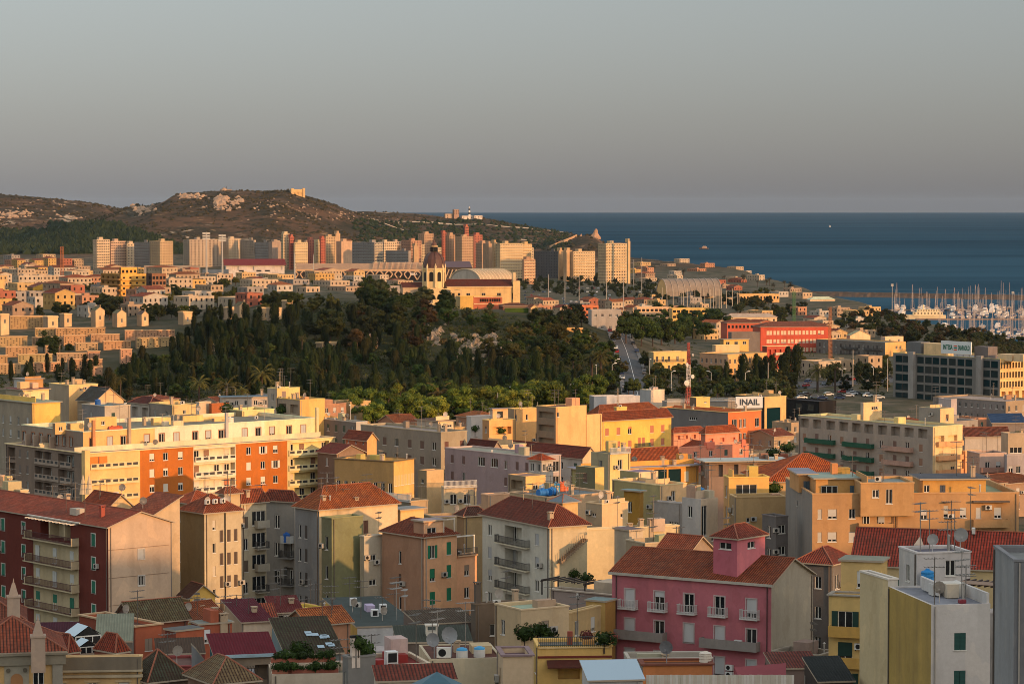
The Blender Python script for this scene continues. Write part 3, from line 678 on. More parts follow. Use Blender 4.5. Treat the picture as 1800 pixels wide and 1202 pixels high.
mb = MB(); mb.lathe([(.0, 1.5), (.2, 1.5), (.22, 1.4), (.62, 1.28), (.66, 1.2), (.62, 1.12), (.66, .9), (.62, .82), (.66, .5), (.62, .42), (.66, 0.05), (.6, 0)], 14); VTANK = mb.mesh('water_tank', [M['paint']])
def tank(b, px, label, col, up=False, v=.3, n=0, group='water tanks on the flat roofs'):
    L = b.loc if b.host else Matrix.Identity(4)
    u = b.u('R', px); wp = b.M @ Vector((min(max(u, .9), b.w - .9), b.l * v, b.h - (b.par if b.roof == 'flat' else 0) + .02))
    o = ob('water_tank', VTANK if up else TANK, None, wp, b.phi + n * .4, col); return tag(o, label, 'water tank', group)
# ------------------------------------------------------------------ the far shore: hills' buildings, towers, stadium, halls
def W3(kd='x', w=1.3, h=1.2, top=1.4, step=3.1, rows=12, cols=6): return (kd, w, h, top, step, rows, cols, None, .5)
PALE, DULL, ROSE, SAND, GRY = (214, 186, 150), (182, 160, 136), (176, 96, 72), (206, 172, 128), (160, 148, 136)
def fp(name, label, cat, px, py, d, **k): return at(px, py, d)
# fort on the hill top
b = B('fort', 'square sandstone fort on the flat hilltop', 'fort', 508, 513, 535, 333, 4450, 18, cl=(196, 160, 110), cr=(222, 178, 112), roof='flat', par=2, rc=(160, 140, 110), wr=[('x', 3, 3, 5, 4, 1, 3, None, 1)], l=14)
b.box('turret', -1, -1, 0, 3, 3, b.h + 1.5, (224, 182, 120)); b.box('turret', b.w - 3, -1, 0, b.w + 1, 3, b.h + 2, (224, 182, 120))
B('ruin', 'lone ruined stone hut on the slope beneath the fort', 'ruin', 521, 523, 532, 376, 4250, 15, cl=(190, 160, 120), cr=(200, 176, 138), roof='flat', par=1, l=6)
b = B('ruin', 'small ruin with a pole on the hill crest', 'ruin', 394, 396, 407, 333, 4500, 10, cl=(150, 130, 110), cr=(160, 138, 116), roof='flat', par=1, l=6); b.box('pole', 2, 2, b.h, 2.7, 2.7, b.h + 5, (90, 84, 76)); b.box('pole', 9, 2, b.h, 9.6, 2.6, b.h + 4, (90, 84, 76))
# lighthouse headland
p = at(825, 381, 5250); t = thing('lighthouse', 'black and white banded lighthouse on the low headland', 'lighthouse', (p.x, p.y, ground(p.x, p.y) - 2))
zt = at(825, 366.5, 5250).z - t.location.z; n = 6
for k in range(n):
    mb = MB(); mb.tube((0, 0, zt * k / n), (0, 0, zt * (k + 1) / n), 2.6 - .18 * k, 2.6 - .18 * (k + 1), n=12); ob('band', mb.mesh('band', [M['paint']]), t, color=((226, 220, 208) if k % 2 == 0 else (60, 52, 48)))
mb = MB(); mb.lathe([(1.9, zt), (1.9, zt + .6), (1.2, zt + .7), (1.2, zt + 2.4), (1.5, zt + 2.5), (0, zt + 3.6)], 12); ob('lantern', mb.mesh('lantern', [M['paint']]), t, color=(200, 190, 176))
for (xl, xc, xr, yt, lab, c) in ((780, 783, 806, 376, 'low pale wall house left of the lighthouse tower', (196, 166, 136)), (793, 798, 807, 368.5, 'stout reddish stone tower left of the lighthouse', (176, 140, 116)), (808, 812, 832, 379.5, 'white keeper\'s house at the lighthouse foot', (226, 206, 186)), (830, 834, 848, 379, 'white annex at the right of the lighthouse', (226, 206, 186))):
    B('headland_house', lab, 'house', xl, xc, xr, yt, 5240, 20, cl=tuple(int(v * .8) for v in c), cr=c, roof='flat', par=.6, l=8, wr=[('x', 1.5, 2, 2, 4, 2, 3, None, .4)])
# pale track over the headland and the ruined signal station's two broken horns
def strip(name, pts, wd, mat, dz=.5, k='structure', n=10):
    P = []
    for (a, b_) in zip(pts, pts[1:]):
        for q in range(n): P.append((a[0] + (b_[0] - a[0]) * q / n, a[1] + (b_[1] - a[1]) * q / n))
    P.append(pts[-1]); L = []
    for i, (x, y) in enumerate(P):
        x2, y2 = P[min(i + 1, len(P) - 1)]; x1, y1 = P[max(i - 1, 0)]; dx, dy = x2 - x1, y2 - y1; q = math.hypot(dx, dy) or 1; nx, ny = -dy / q * wd / 2, dx / q * wd / 2
        L.append([(x + nx * f, y + ny * f) for f in (1, .33, -.33, -1)])
    v = [(*c, ground(*c) + dz) for r_ in L for c in r_]
    f = [(i * 4 + j, i * 4 + j + 1, i * 4 + j + 5, i * 4 + j + 4) for i in range(len(L) - 1) for j in range(3)]
    me = bpy.data.meshes.new(name); me.from_pydata(v, [], f); me.materials.append(mat); return kind(ob(name, me), k)
def hits(ps, d0=3300): return [(g.x, g.y) for g in (ground_hit(px, py, d0) for px, py in ps) if g]
trk = mk_fixed('track_earth', (206, 172, 134), 1.0)
strip('path', hits([(655, 389), (700, 391), (760, 393), (830, 396), (890, 400), (950, 405), (990, 409)], 4400), 16, trk, 1.2)
strip('path', hits([(668, 392), (690, 400), (712, 407)], 4000), 8, trk, 1.2)
def horn(px, py0, py1, d, wpx, label):
    p = at(px, py1, d); hh = at(px, py0, d).z - p.z; wd = wpx / FPX * d / 2; mb = MB(); rg = random.Random(px)
    prev = None
    for k in range(6):
        r = wd * (1 - k / 5.6) * rg.uniform(.8, 1.15); ring = [(r * math.cos(a * 1.0472 + .3) * rg.uniform(.8, 1.1) + k * .3, r * .8 * math.sin(a * 1.0472 + .3), hh * k / 5 - 2) for a in range(6)]
        if prev:
            for a in range(6): mb.face([prev[a], prev[(a + 1) % 6], ring[(a + 1) % 6], ring[a]])
        prev = ring
    mb.face(prev); tag(ob('ruin', mb.mesh('ruin', [M['old']]), None, p, 0, (196, 150, 112)), label, 'ruin')
horn(1020, 409, 418, 4250, 13, 'shorter broken horn of the ruined fort on the knoll'); horn(1046, 400, 418, 4240, 22, 'taller broken horn of the ruined fort on the knoll')
g0 = ground_hit(966, 436, 3700); wl_ = thing('rampart', 'long pale rampart sloping up the knoll to the ruined fort', 'wall', (g0.x, g0.y, g0.z))
prev = None
for px, py in ((966, 436), (978, 431), (990, 426), (1003, 420), (1014, 415)):
    g = ground_hit(px, py + 2, 3700)
    if prev and g: 
        a, c_ = prev - g0, g - g0; mb = MB(); mb.face([a - Vector((0, 0, 3)), c_ - Vector((0, 0, 3)), c_ + Vector((0, 0, 5)), a + Vector((0, 0, 5))]); dd = Vector((0, 3, 0)); mb.face([a + dd - Vector((0, 0, 3)), c_ + dd - Vector((0, 0, 3)), c_ + dd + Vector((0, 0, 5)), a + dd + Vector((0, 0, 5))]); mb.face([a + Vector((0, 0, 5)), c_ + Vector((0, 0, 5)), c_ + dd + Vector((0, 0, 5)), a + dd + Vector((0, 0, 5))])
        ob('wall_section', mb.mesh('wall_section', [M['old']]), wl_, color=(206, 162, 116))
    prev = g
# ---- apartment towers
TW = [(163, 170, 193, 421, 3250, PALE, 'pale tower leftmost of the cluster at the hill foot'), (192, 195, 222, 424, 3260, (206, 170, 140), 'rosy pale tower second in the cluster'), (221, 224, 239, 428, 3265, PALE, 'narrow tower third in the cluster'),
      (236, 262, 266, 426, 3225, GRY, 'grey tower shaded on its broad face in the cluster'), (262, 281, 304, 424, 3210, SAND, 'twin faced tower closing the cluster on the right'),
      (322, 333, 392, 421, 3300, DULL, 'broad dull slab behind the floodlight masts'), (390, 402, 424, 420, 3320, PALE, 'pale slab right of the floodlight masts'), (422, 446, 450, 422, 3300, DULL, 'shaded slab with pale roof boxes beyond the white stand'),
      (446, 472, 476, 426, 3280, GRY, 'grey slab with dark stair slots beyond the white stand'), (472, 478, 496, 425, 3270, (176, 150, 130), 'brownish slab beside the tall cream stair tower'), (494, 498, 509, 411, 3240, (216, 190, 150), 'slender cream tower beside a brick red one'),
      (508, 510, 517, 416, 3235, (190, 104, 80), 'brick red tower next to the slender cream tower'), (516, 518, 541, 426, 3230, (214, 186, 140), 'cream slab with ribbed front behind the stadium'), (540, 543, 553, 421, 3300, (180, 108, 84), 'rust coloured tower in the middle row'),
      (552, 555, 564, 425, 3260, (210, 186, 140), 'cream ribbed tower beside the second red tower'), (562, 564, 572, 419, 3250, (190, 100, 76), 'second brick red tower of the middle row'), (570, 573, 590, 416, 3280, (206, 172, 130), 'sand tower right of the second red tower'),
      (589, 590, 598, 410, 3330, (206, 168, 126), 'thin sand stair tower in the middle row'), (591, 600, 619, 424, 3250, (206, 166, 130), 'rosy slab in front of the thin stair tower'), (619, 658, 673, 426, 3080, GRY, 'grey office block with one sunlit blind end'),
      (678, 718, 722, 441, 3050, GRY, 'long grey block behind the concrete stand'), (705, 722, 741, 423, 3180, (190, 140, 108), 'brown tower left of the basilica dome'), (726, 728, 736, 432, 3020, (196, 156, 114), 'tall blank slab end left of the dome'),
      (735, 746, 762, 411, 3350, (200, 160, 124), 'tower behind the dome with a sunlit right side'), (776, 778, 785, 409, 3370, (182, 100, 78), 'thin brick red tower right of the dome'), (783, 790, 800, 413, 3340, (190, 150, 116), 'tower beside the thin brick red one'),
      (800, 812, 832, 416, 3310, (200, 160, 122), 'broad sand tower with red roof boxes'), (816, 818, 824, 398, 3500, (190, 112, 84), 'pointed rust bell tower on the slope'), (831, 834, 848, 413, 3350, (186, 110, 86), 'rust red tower right of the broad sand tower'),
      (836, 847, 858, 427, 3240, (192, 152, 118), 'lower tower before the rust red one'), (849, 859, 866, 428, 3120, (186, 150, 116), 'blank slab end with lit right edge'), (865, 868, 874, 426, 3100, (206, 166, 120), 'sunlit slab end beside the balcony block'),
      (871, 879, 919, 428, 3080, (214, 182, 136), 'sunlit balcony block right of the basilica dome'), (914, 919, 935, 429, 3180, (214, 176, 122), 'golden block peeping behind the balcony block'), (918, 921, 941, 456, 2950, (196, 150, 112), 'small rosy block below the balcony block'),
      (940, 981, 984, 442, 3150, (110, 106, 104), 'dark shaded block among trees'), (981, 983, 990, 440, 3080, (206, 166, 120), 'first sunlit slab end among trees'), (990, 995, 1006, 440, 3060, (206, 166, 120), 'second sunlit slab end among trees'),
      (1004, 1008, 1046, 442, 3060, (210, 178, 134), 'low sunlit balcony block near the sea'), (1051, 1065, 1105, 428, 2980, (210, 180, 136), 'big balcony block standing last before the sea'), (1102, 1104, 1108, 424, 2970, (216, 180, 128), 'sunlit end pier of the big seaside block')]
for i, (xl, xc, xr, yt, d, c, lab) in enumerate(TW):
    wide = xc - xl > xr - xc
    ncol = max(2, int((xr - xc) / FPX * d / .75 / 3.3)); ncl = max(2, int((xc - xl) / FPX * d / .62 / 3.3))
    blank = 'blank' in lab or 'slab end' in lab or 'pier' in lab or 'stair' in lab
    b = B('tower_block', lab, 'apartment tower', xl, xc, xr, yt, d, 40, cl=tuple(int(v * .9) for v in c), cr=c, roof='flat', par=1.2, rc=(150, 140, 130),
          wr=[] if blank else [W3(rows=14, cols=min(9, ncol), w=1.9)], wl=[] if blank else [W3(rows=14, cols=min(9, ncl), w=1.7)])
    b.box('stair_head', b.w * .25, b.l * .2, b.h - 1, b.w * .25 + min(5, b.w * .5), b.l * .2 + 5, b.h + 2.6, tuple(int(v * .97) for v in c))
    if 'balcony' in lab or 'ribbed' in lab or 'office' in lab:
        for k in range(9):
            z = b.h - 2.9 - 3.1 * k
            if z > 2: b.box('balcony_band', .4, -.7, z, b.w - .4, 0, z + .9, (222, 200, 160))
    if 'office' in lab or 'grey' in lab:
        for k in range(8):
            z = b.h - 2.9 - 3.1 * k
            if z > 2: b.box('balcony_band', -.6, .6, z, 0, b.l - .6, z + .9, (156, 150, 144))
# ---- far low quarters
WALLS = [(196, 166, 130), (186, 156, 122), (206, 168, 112), (176, 148, 120), (196, 174, 146), (170, 138, 110), (188, 134, 100), (204, 160, 90), (160, 148, 136), (194, 168, 138), (172, 100, 74), (190, 176, 158)]
def clear(px0, px1, pyt, d, slack=16):
    for (a, b_, yt, dk) in KEEP:
        if px0 < b_ and px1 > a and dk > d and pyt < yt + slack * min(1.0, 900 / dk) and pyt > yt - 300: return False
        if px0 < b_ and px1 > a and abs(dk - d) < 12: return False
    return True
def px_of(p):
    r = Vector(p) - CAM; f = r.dot(FWD); return 900 + FPX * r.x / f, 601 - FPX * r.dot(UP) / f
FILL = []
def infill(n, px0, px1, d0, d1, hmin, hmax, label, group, smin=7, smax=13, red=.45, seed=1, win=True, roofc=None, slack=16, ymin=None, walls=None, clut=0):
    rg = random.Random(seed); done = []; tries = 0
    while len(done) < n and tries < n * 14:
        tries += 1; d = math.sqrt(rg.uniform(d0 ** 2, d1 ** 2)); px = rg.uniform(px0, px1); x = hx(px, d); w, l = rg.uniform(smin, smax), rg.uniform(smin, smax); h = rg.uniform(hmin, hmax)
        if any((x - q[0]) ** 2 + (d - q[1]) ** 2 < ((w + l + q[2]) * .30) ** 2 for q in done): continue
        z = ground(x, d)
        if z < 1: continue
        C = Vector((x, d, z + h)); a, pyt = px_of(C); hw = (w + l) * .4 / d * FPX
        if ymin and pyt < ymin: continue
        if not clear(a - hw, a + hw, pyt - 2, d, slack): continue
        done.append((x, d, w + l)); c = rg.choice(walls or WALLS); r_ = 'flat'
        if rg.random() < red: r_ = rg.choice(('hip', 'gableR', 'gableL'))
        wd = 'x' if d > 1100 else 'ghsv'
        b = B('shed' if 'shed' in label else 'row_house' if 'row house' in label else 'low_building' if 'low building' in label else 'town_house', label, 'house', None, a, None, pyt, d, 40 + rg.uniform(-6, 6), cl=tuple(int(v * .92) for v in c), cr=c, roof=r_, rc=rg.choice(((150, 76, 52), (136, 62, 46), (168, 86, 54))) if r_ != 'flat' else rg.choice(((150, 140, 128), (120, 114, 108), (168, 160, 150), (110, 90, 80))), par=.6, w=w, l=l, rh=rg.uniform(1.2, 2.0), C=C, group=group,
              wr=[(wd, 1.1, 1.5, 1.2, 3.1, 3, max(1, int(w / 3)), rg.choice(((200, 190, 176), (110, 80, 60), (60, 90, 70))), .3)] if win else [], wl=[(wd, 1.0, 1.5, 1.2, 3.1, 3, max(1, int(l / 3.4)), (150, 140, 130), .3)] if win else [], clutter=clut)
        if r_ == 'flat' and rg.random() < .5: b.box('stair_head', w * .3, l * .3, h - .7, w * .3 + 3, l * .3 + 3, h + 1.8, c)
        KEEP.append((a - hw, a + hw, pyt, d)); FILL.append((b, a, d, c, r_, group))
for (nm, xl, xc, xr, yt, d, cl, cr, rf, lab) in (('apartment_building', 177, 212, 258, 482, 1650, (150, 110, 50), (232, 172, 70), 'flat', 'golden balconied block with a shaded left side in the far left quarter'), ('apartment_building', 209, 213, 241, 470, 1664, (170, 120, 54), (232, 170, 66), 'flat', 'taller golden stair block rising above the balconied golden block'), ('apartment_building', 257, 267, 292, 481, 1640, (84, 66, 58), (150, 104, 74), 'flat', 'brown block with a white window column right of the golden block'), ('house', 48, 58, 97, 505, 1610, (150, 120, 70), (240, 178, 50), 'gableR', 'bright yellow gabled villa among trees at the far left'), ('house', 84, 92, 126, 500, 1660, (170, 110, 60), (224, 150, 64), 'flat', 'orange flat roofed house behind the yellow gabled villa'), ('house', -20, -8, 8, 492, 1600, (170, 140, 90), (226, 180, 110), 'flat', 'tan block cut by the left edge of the far quarter')):
    b = B(nm, lab, 'apartment block' if nm[0] == 'a' else 'house', xl, xc, xr, yt, d, 34, cl=cl, cr=cr, roof=rf, rh=2.4, rc=(150, 86, 60) if rf != 'flat' else (150, 120, 90), par=.5, wr=[('x', 1.5, 1.7, 1.6, 3.1, 5, 4, None, .5)], wl=[('x', 2.4, 1.9, 1.4, 3.1, 5, 4, None, .9)], auto=False)
    if 'golden balconied' in lab:
        for k in range(5): b.box('balcony', .5, -1.0, b.h - 3.6 - 3.1 * k, b.w - .5, -.02, b.h - 2.7 - 3.1 * k, (226, 170, 80)); b.box('balcony', -1.0, .5, b.h - 3.6 - 3.1 * k, -.02, b.l - .5, b.h - 2.7 - 3.1 * k, (170, 120, 60))
infill(70, -20, 340, 1750, 2900, 6, 13, 'low sunlit house in the crowded quarter below the left hill', 'houses below the left hill', 9, 24, .3, 11)
infill(16, 0, 140, 2900, 3300, 9, 16, 'mid height house at the foot of the wooded hill', 'houses at the wooded hill foot', 10, 18, .4, 12)
infill(60, 330, 735, 1720, 2550, 4, 8, 'flat roofed low building in front of the stadium', 'low buildings before the stadium', 9, 22, .2, 13)
infill(40, 930, 1260, 1560, 2300, 5, 9, 'low house on the hill road beyond the basilica', 'houses beyond the basilica', 8, 14, .4, 14)
infill(40, 600, 960, 3420, 3900, 7, 12, 'pale row house climbing the slope behind the towers', 'row houses behind the towers', 9, 16, .3, 15)
infill(30, 1110, 1420, 2250, 3900, 3, 6, 'low shed on the seafront fairground', 'sheds on the seafront', 8, 20, .15, 16)
infill(16, 1400, 1530, 1560, 2100, 4, 7, 'low pale shed between the marina trees', 'sheds near the marina', 8, 16, .2, 17)
rg = random.Random(61)
for k in range(34):
    px = rg.choice((rg.uniform(325, 620), rg.uniform(500, 860), rg.uniform(690, 930))); d = rg.uniform(3330, 3480); yt = rg.uniform(424, 436); c = rg.choice(((210, 180, 142), (200, 170, 136), (214, 186, 150), (196, 160, 128), (186, 160, 136)))
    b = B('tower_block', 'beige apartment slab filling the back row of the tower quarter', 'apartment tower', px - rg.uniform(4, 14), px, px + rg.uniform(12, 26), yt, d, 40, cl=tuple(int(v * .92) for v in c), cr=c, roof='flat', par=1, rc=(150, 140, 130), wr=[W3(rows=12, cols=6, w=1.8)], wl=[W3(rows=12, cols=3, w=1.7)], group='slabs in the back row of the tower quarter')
    b.box('stair_head', 2, 2, b.h - 1, 6, 6, b.h + 2.4, c)
infill(60, -20, 560, 1340, 1760, 5, 9, 'low house among trees just above the cemetery', 'houses just above the cemetery', 8, 17, .22, 18)
infill(34, 1090, 1560, 1180, 2000, 5, 9, 'low building between the hill road and the marina avenue', 'buildings right of the hill road', 8, 16, .35, 19, slack=75)
# ---- stadium
ST = 2900
def quad_strip(mb, A, Bp, m=0):
    for k in range(len(A) - 1): mb.face([A[k], A[k + 1], Bp[k + 1], Bp[k]], m)
def poly_thing(name, label, cat, px, py, d): p = at(px, py, d); return thing(name, label, cat, (p.x, p.y, ground(p.x, p.y) - 1))
sw = B('stadium_stand', 'white main stand of the stadium with a dark red roof edge', 'stand', 392, 397, 500, 466, 2820, 8, cl=(200, 190, 180), cr=(222, 206, 190), roof='shedY', rh=5, rc=(140, 54, 46), rmat='sheet', l=26, over=2, wr=[('x', 5, 1.6, 5, 4.2, 2, [424, 432, 455, 463, 470, 478], None, .5), ('x', 7, 4, 1.2, 5, 1, [413, 440, 490], None, 1)])
sw2 = B('stadium_wall', 'long grey end wall of the stadium with a crest and small lettering', 'wall', 250, 253, 352, 467, 2760, 6, cl=(150, 140, 130), cr=(164, 148, 132), roof='flat', par=1, rc=(120, 116, 110), l=10)
mb = MB(); ux = sw2.u('R', 295); q = [(-1.8, 2.2), (1.8, 2.2), (1.8, -.4), (0, -2.4), (-1.8, -.4)]; mb.face([(ux + a, -.15, sw2.h - 5 + c_) for a, c_ in q][::-1]); sw2.part('crest', mb, 'paint', (60, 56, 84))
def text(body, name, parent, loc, size, rz, mat, color, rx=math.pi / 2, ext=.02, align='CENTER', bold=False):
    cu = bpy.data.curves.new(name, 'FONT'); cu.body = body; cu.size = size; cu.extrude = ext; cu.align_x = align; cu.align_y = 'CENTER'
    if bold: cu.offset = size * .022
    cu.materials.append(M[mat]); o = bpy.data.objects.new(name, cu); COL.objects.link(o); o.parent = parent; o.location = loc; o.rotation_euler = (rx, 0, rz); o.color = lin(color); return o
text('CAGLIARI', 'lettering', sw2.root, (sw2.u('R', 325), -.3, sw2.h - 5), 3.4, 0, 'paint', (70, 60, 56), ext=.1, bold=True)
B('stadium_stand', 'blue grey gap stand between the end wall and white stand', 'stand', 352, 356, 402, 474, 2800, 8, cl=(96, 110, 124), cr=(96, 110, 124), roof='flat', par=.5, rc=(90, 100, 110), l=8)
# concrete terraces carried on crossed legs
cst = thing('stadium_terrace', 'long concrete stadium terrace carried on crossed legs', 'stand', (*at(600, 470, ST).xy, ground(*at(600, 470, ST).xy)))
o0 = Vector(cst.location)
def LP(px, py, d): return at(px, py, d) - o0
NX = 24
for (pa, pb, ytop, ybot, da, db, lab) in ((520, 660, 463, 474, 2900, 2880, 'a'), (655, 742, 461, 473, 2880, 2890, 'b')):
    mb = MB()
    for k in range(8):
        f = k / 8; yb = ybot - (ybot - ytop) * f
        mb.face([LP(pa, yb, da + 26 * f), LP(pb, yb, db + 26 * f), LP(pb, yb - (ybot - ytop) / 8, db + 26 * (f + .1)), LP(pa, yb - (ybot - ytop) / 8, da + 26 * (f + .1))])
    ob('terrace', mb.mesh('terrace', [M['old']]), cst, color=(196, 150, 110))
    for k in range(9):
        px = pa + (pb - pa) * k / 8; mb = MB(); a, c_ = LP(px, ybot, da - .6), LP(px + 3, ytop, da + 25); mb.tube(a, c_, .5, n=4); ob('rib', mb.mesh('rib', [M['old']]), cst, color=(206, 166, 124))
for (pa, pb, yt, yb, d) in ((520, 745, 473.5, 476.5, 2875),):
    mb = MB(); A, Bq = LP(pa, yb, d), LP(pb, yt, d); mb.box(A.x, A.y, A.z, Bq.x, A.y + 3, Bq.z); ob('ring_beam', mb.mesh('ring_beam', [M['old']]), cst, color=(216, 172, 126))
for k in range(14):
    px = 526 + k * 16.6; A = LP(px, 490, 2870); T_ = LP(px, 476, 2870)
    for s_ in (-1, 1):
        mb = MB(); mb.tube((A.x + s_ * 4.6, A.y, A.z - 1), (A.x + s_ * 1.0, A.y, T_.z - 3.2), .75, n=4); mb.tube((A.x + s_ * 1.0, A.y, T_.z - 3.2), (A.x + s_ * 4.2, A.y, T_.z), .75, n=4); ob('crossed_leg', mb.mesh('crossed_leg', [M['old']]), cst, color=(214, 172, 128))
mb = MB(); A = LP(520, 478, 2888); Bq = LP(746, 491, 2888); mb.box(A.x, A.y, Bq.z - 2, Bq.x, A.y + 1, A.z); ob('back_wall', mb.mesh('back_wall', [M['old']]), cst, color=(84, 74, 66))
for (px, lab) in ((764, 'x'),):
    c2 = thing('stadium_terrace', 'dark red seated stand right of the basilica dome on slanting ribs', 'stand', (*at(812, 480, 2850).xy, 6))
    o0 = Vector(c2.location); mb = MB(); mb.face([LP(776, 470, 2850), LP(830, 470, 2850), LP(826, 459, 2876), LP(780, 459, 2876)]); ob('seating', mb.mesh('seating', [M['paint']]), c2, color=(84, 46, 44))
    mb = MB(); mb.face([LP(776, 470, 2851), LP(830, 470, 2851), LP(830, 489, 2851), LP(776, 489, 2851)]); ob('back_wall', mb.mesh('back_wall', [M['old']]), c2, color=(90, 78, 68))
    for k in range(8): mb = MB(); mb.tube(LP(777 + 6.4 * k, 489, 2848), LP(783 + 6.4 * k, 474, 2846), .8, n=4); ob('rib', mb.mesh('rib', [M['old']]), c2, color=(214, 180, 140))
# floodlight masts
def mast(px, py0, py1, d, label, head=True, r=.7, col=(176, 168, 156), heads=14, grp='tall light masts', name='light_mast', cat='mast'):
    p = at(px, py1, d); g = ground(p.x, p.y); top = at(px, py0, d).z; z0 = min(p.z, g) - 1 if g > -1 else p.z
    mb = MB(); mb.tube((0, 0, 0), (0, 0, top - z0), r, r * .6, n=6); t = thing(name, label, cat, (p.x, p.y, z0), 0, grp); ob('pole', mb.mesh('pole', [M['paint']]), t, color=col)
    if head:
        mb = MB(); hh = top - z0
        for k in range(3): mb.box(-r * 3.4, -.3, hh - r * 2.4 * k - r * 1.8, r * 3.4, .3, hh - r * 2.4 * k - r * .4)
        ob('lamp_head', mb.mesh('lamp_head', [M['paint']]), t, color=(206, 196, 178))
    return t
mast(363, 408, 468, 2790, 'stadium floodlight mast left of the white stand', r=1.1); mast(391, 412, 484, 2700, 'stadium floodlight mast before the white stand\'s left end', r=1.0)
mast(518, 445, 488, 2700, 'stadium floodlight mast right of the white stand', r=.9, head=False); mast(551, 447, 490, 2700, 'thin mast before the concrete terrace', r=.5, head=False)
text('FIERA', 'lettering', cst, at(727, 482, 2560) - Vector(cst.location), 2.7, 0, 'paint', (226, 216, 200), ext=.2, bold=True)
# ---- halls
def vault(name, label, cat, pxa, pxb, pyt, pyb, d, phi, span, ribs, col, ribc, endc):
    A = at(pxa, pyb, d); L = (pxb - pxa) / FPX * d / math.cos(R(phi)); hh = at(pxa, pyt, d).z - A.z + 1
    t = thing(name, label, cat, (A.x, A.y, A.z - 3), R(phi)); n = 16
    arc = [(span / 2 - span / 2 * math.cos(math.pi * k / n), (hh + 2) * math.sin(math.pi * k / n) ** .8) for k in range(n + 1)]
    mb = MB()
    for k in range(n): (y0, z0), (y1, z1) = arc[k], arc[k + 1]; mb.face([(0, y0, z0), (L, y0, z0), (L, y1, z1), (0, y1, z1)], 0, [(0, k), (L, k), (L, k + 1), (0, k + 1)])
    ob('shell', mb.mesh('shell', [M['plaster']]), t, color=col)
    for x, e in ((0.4, -1), (L - .4, 1)): mb = MB(); mb.face([(x, y, z) for y, z in arc][::e]); ob('end_wall', mb.mesh('end_wall', [M['plaster']]), t, color=endc)
    for k in range(ribs + 1):
        x = L * k / ribs; mb = MB()
        for q in range(n): mb.tube((x, arc[q][0], arc[q][1] + .15), (x, arc[q + 1][0], arc[q + 1][1] + .15), .45, n=4, caps=False)
        ob('rib', mb.mesh('rib', [M['paint']]), t, color=ribc)
    return t
vault('exhibition_hall', 'grey vaulted exhibition hall by the seafront with a bright end arch', 'hall', 1172, 1270, 491, 515, 2480, 16, 28, 9, (150, 134, 118), (160, 142, 124), (226, 176, 108))
vault('sports_hall', 'wide pale ribbed arched sports hall behind the basilica', 'hall', 846, 905, 474, 497, 2250, 38, 42, 10, (206, 176, 138), (226, 196, 154), (196, 180, 160))
# ---- basilica on its hill
BD = 1390
nv = B('basilica', 'sunlit basilica with a brown ribbed dome and dark red nave roof', 'basilica', 776, 786, 912, 503, BD, 9, cl=(190, 156, 110), cr=(232, 190, 124), roof='gableL', rh=3.0, rf=.5, rc=(116, 52, 46), over=.5, l=12, wr=[('d', 1.9, 3.2, 3.4, 9, 1, [823, 850, 877, 903], None, .5)])
nv.box('facade_wall', nv.w - 3, -1.0, 0, nv.w + .5, 13, nv.h + 2.4, (232, 194, 130)); nv.box('bell_cote', nv.w - 3.2, -1.3, nv.h + 2.4, nv.w - 1.5, 1, nv.h + 6.5, (216, 186, 140))
nv.box('cornice', 0, -.5, nv.h - .8, nv.w - 3, 0, nv.h - .35, (240, 206, 146))
tr = B('transept', '', '', 738, 743, 790, 507, BD - 3, 9, cl=(196, 168, 126), cr=(236, 200, 140), roof='flat', par=.5, rc=(190, 160, 120), host=nv, z0=nv.z0, l=14, wr=[('d', 2.0, 3.2, 4, 9, 1, [757], None, .5)])
B('transept', '', '', 704, 708, 744, 505, BD + 2, 9, cl=(180, 150, 116), cr=(206, 176, 140), roof='gableL', rh=2, rc=(116, 52, 46), host=nv, z0=nv.z0, l=10)
dc = nv.M.inverted() @ at(763, 503, BD + 4); dz = lambda py: (nv.M.inverted() @ at(763, py, BD + 4)).z; sc_ = BD / FPX
def oct_part(name, prof, n, m, col, smooth=False):
    mb = MB(); mb.lathe([(r * sc_, dz(y)) for r, y in prof], n, 0, (dc.x, dc.y, 0)); return nv.part(name, mb, m, col)
oct_part('drum', [(19.5, 512), (19.5, 475), (21, 474), (21, 471)], 8, 'plaster', (234, 198, 136)); oct_part('dome', [(19.5, 471), (19.2, 464), (17.5, 456), (14, 449), (9, 444.5), (4.5, 442.5)], 16, 'paint', (88, 54, 40))
oct_part('lantern', [(5.0, 443), (5.0, 433.5), (6.2, 433), (6.2, 432)], 8, 'plaster', (226, 190, 134)); oct_part('lantern_cap', [(5.6, 432), (4.8, 428), (2.5, 426), (.4, 421)], 8, 'paint', (96, 60, 44))
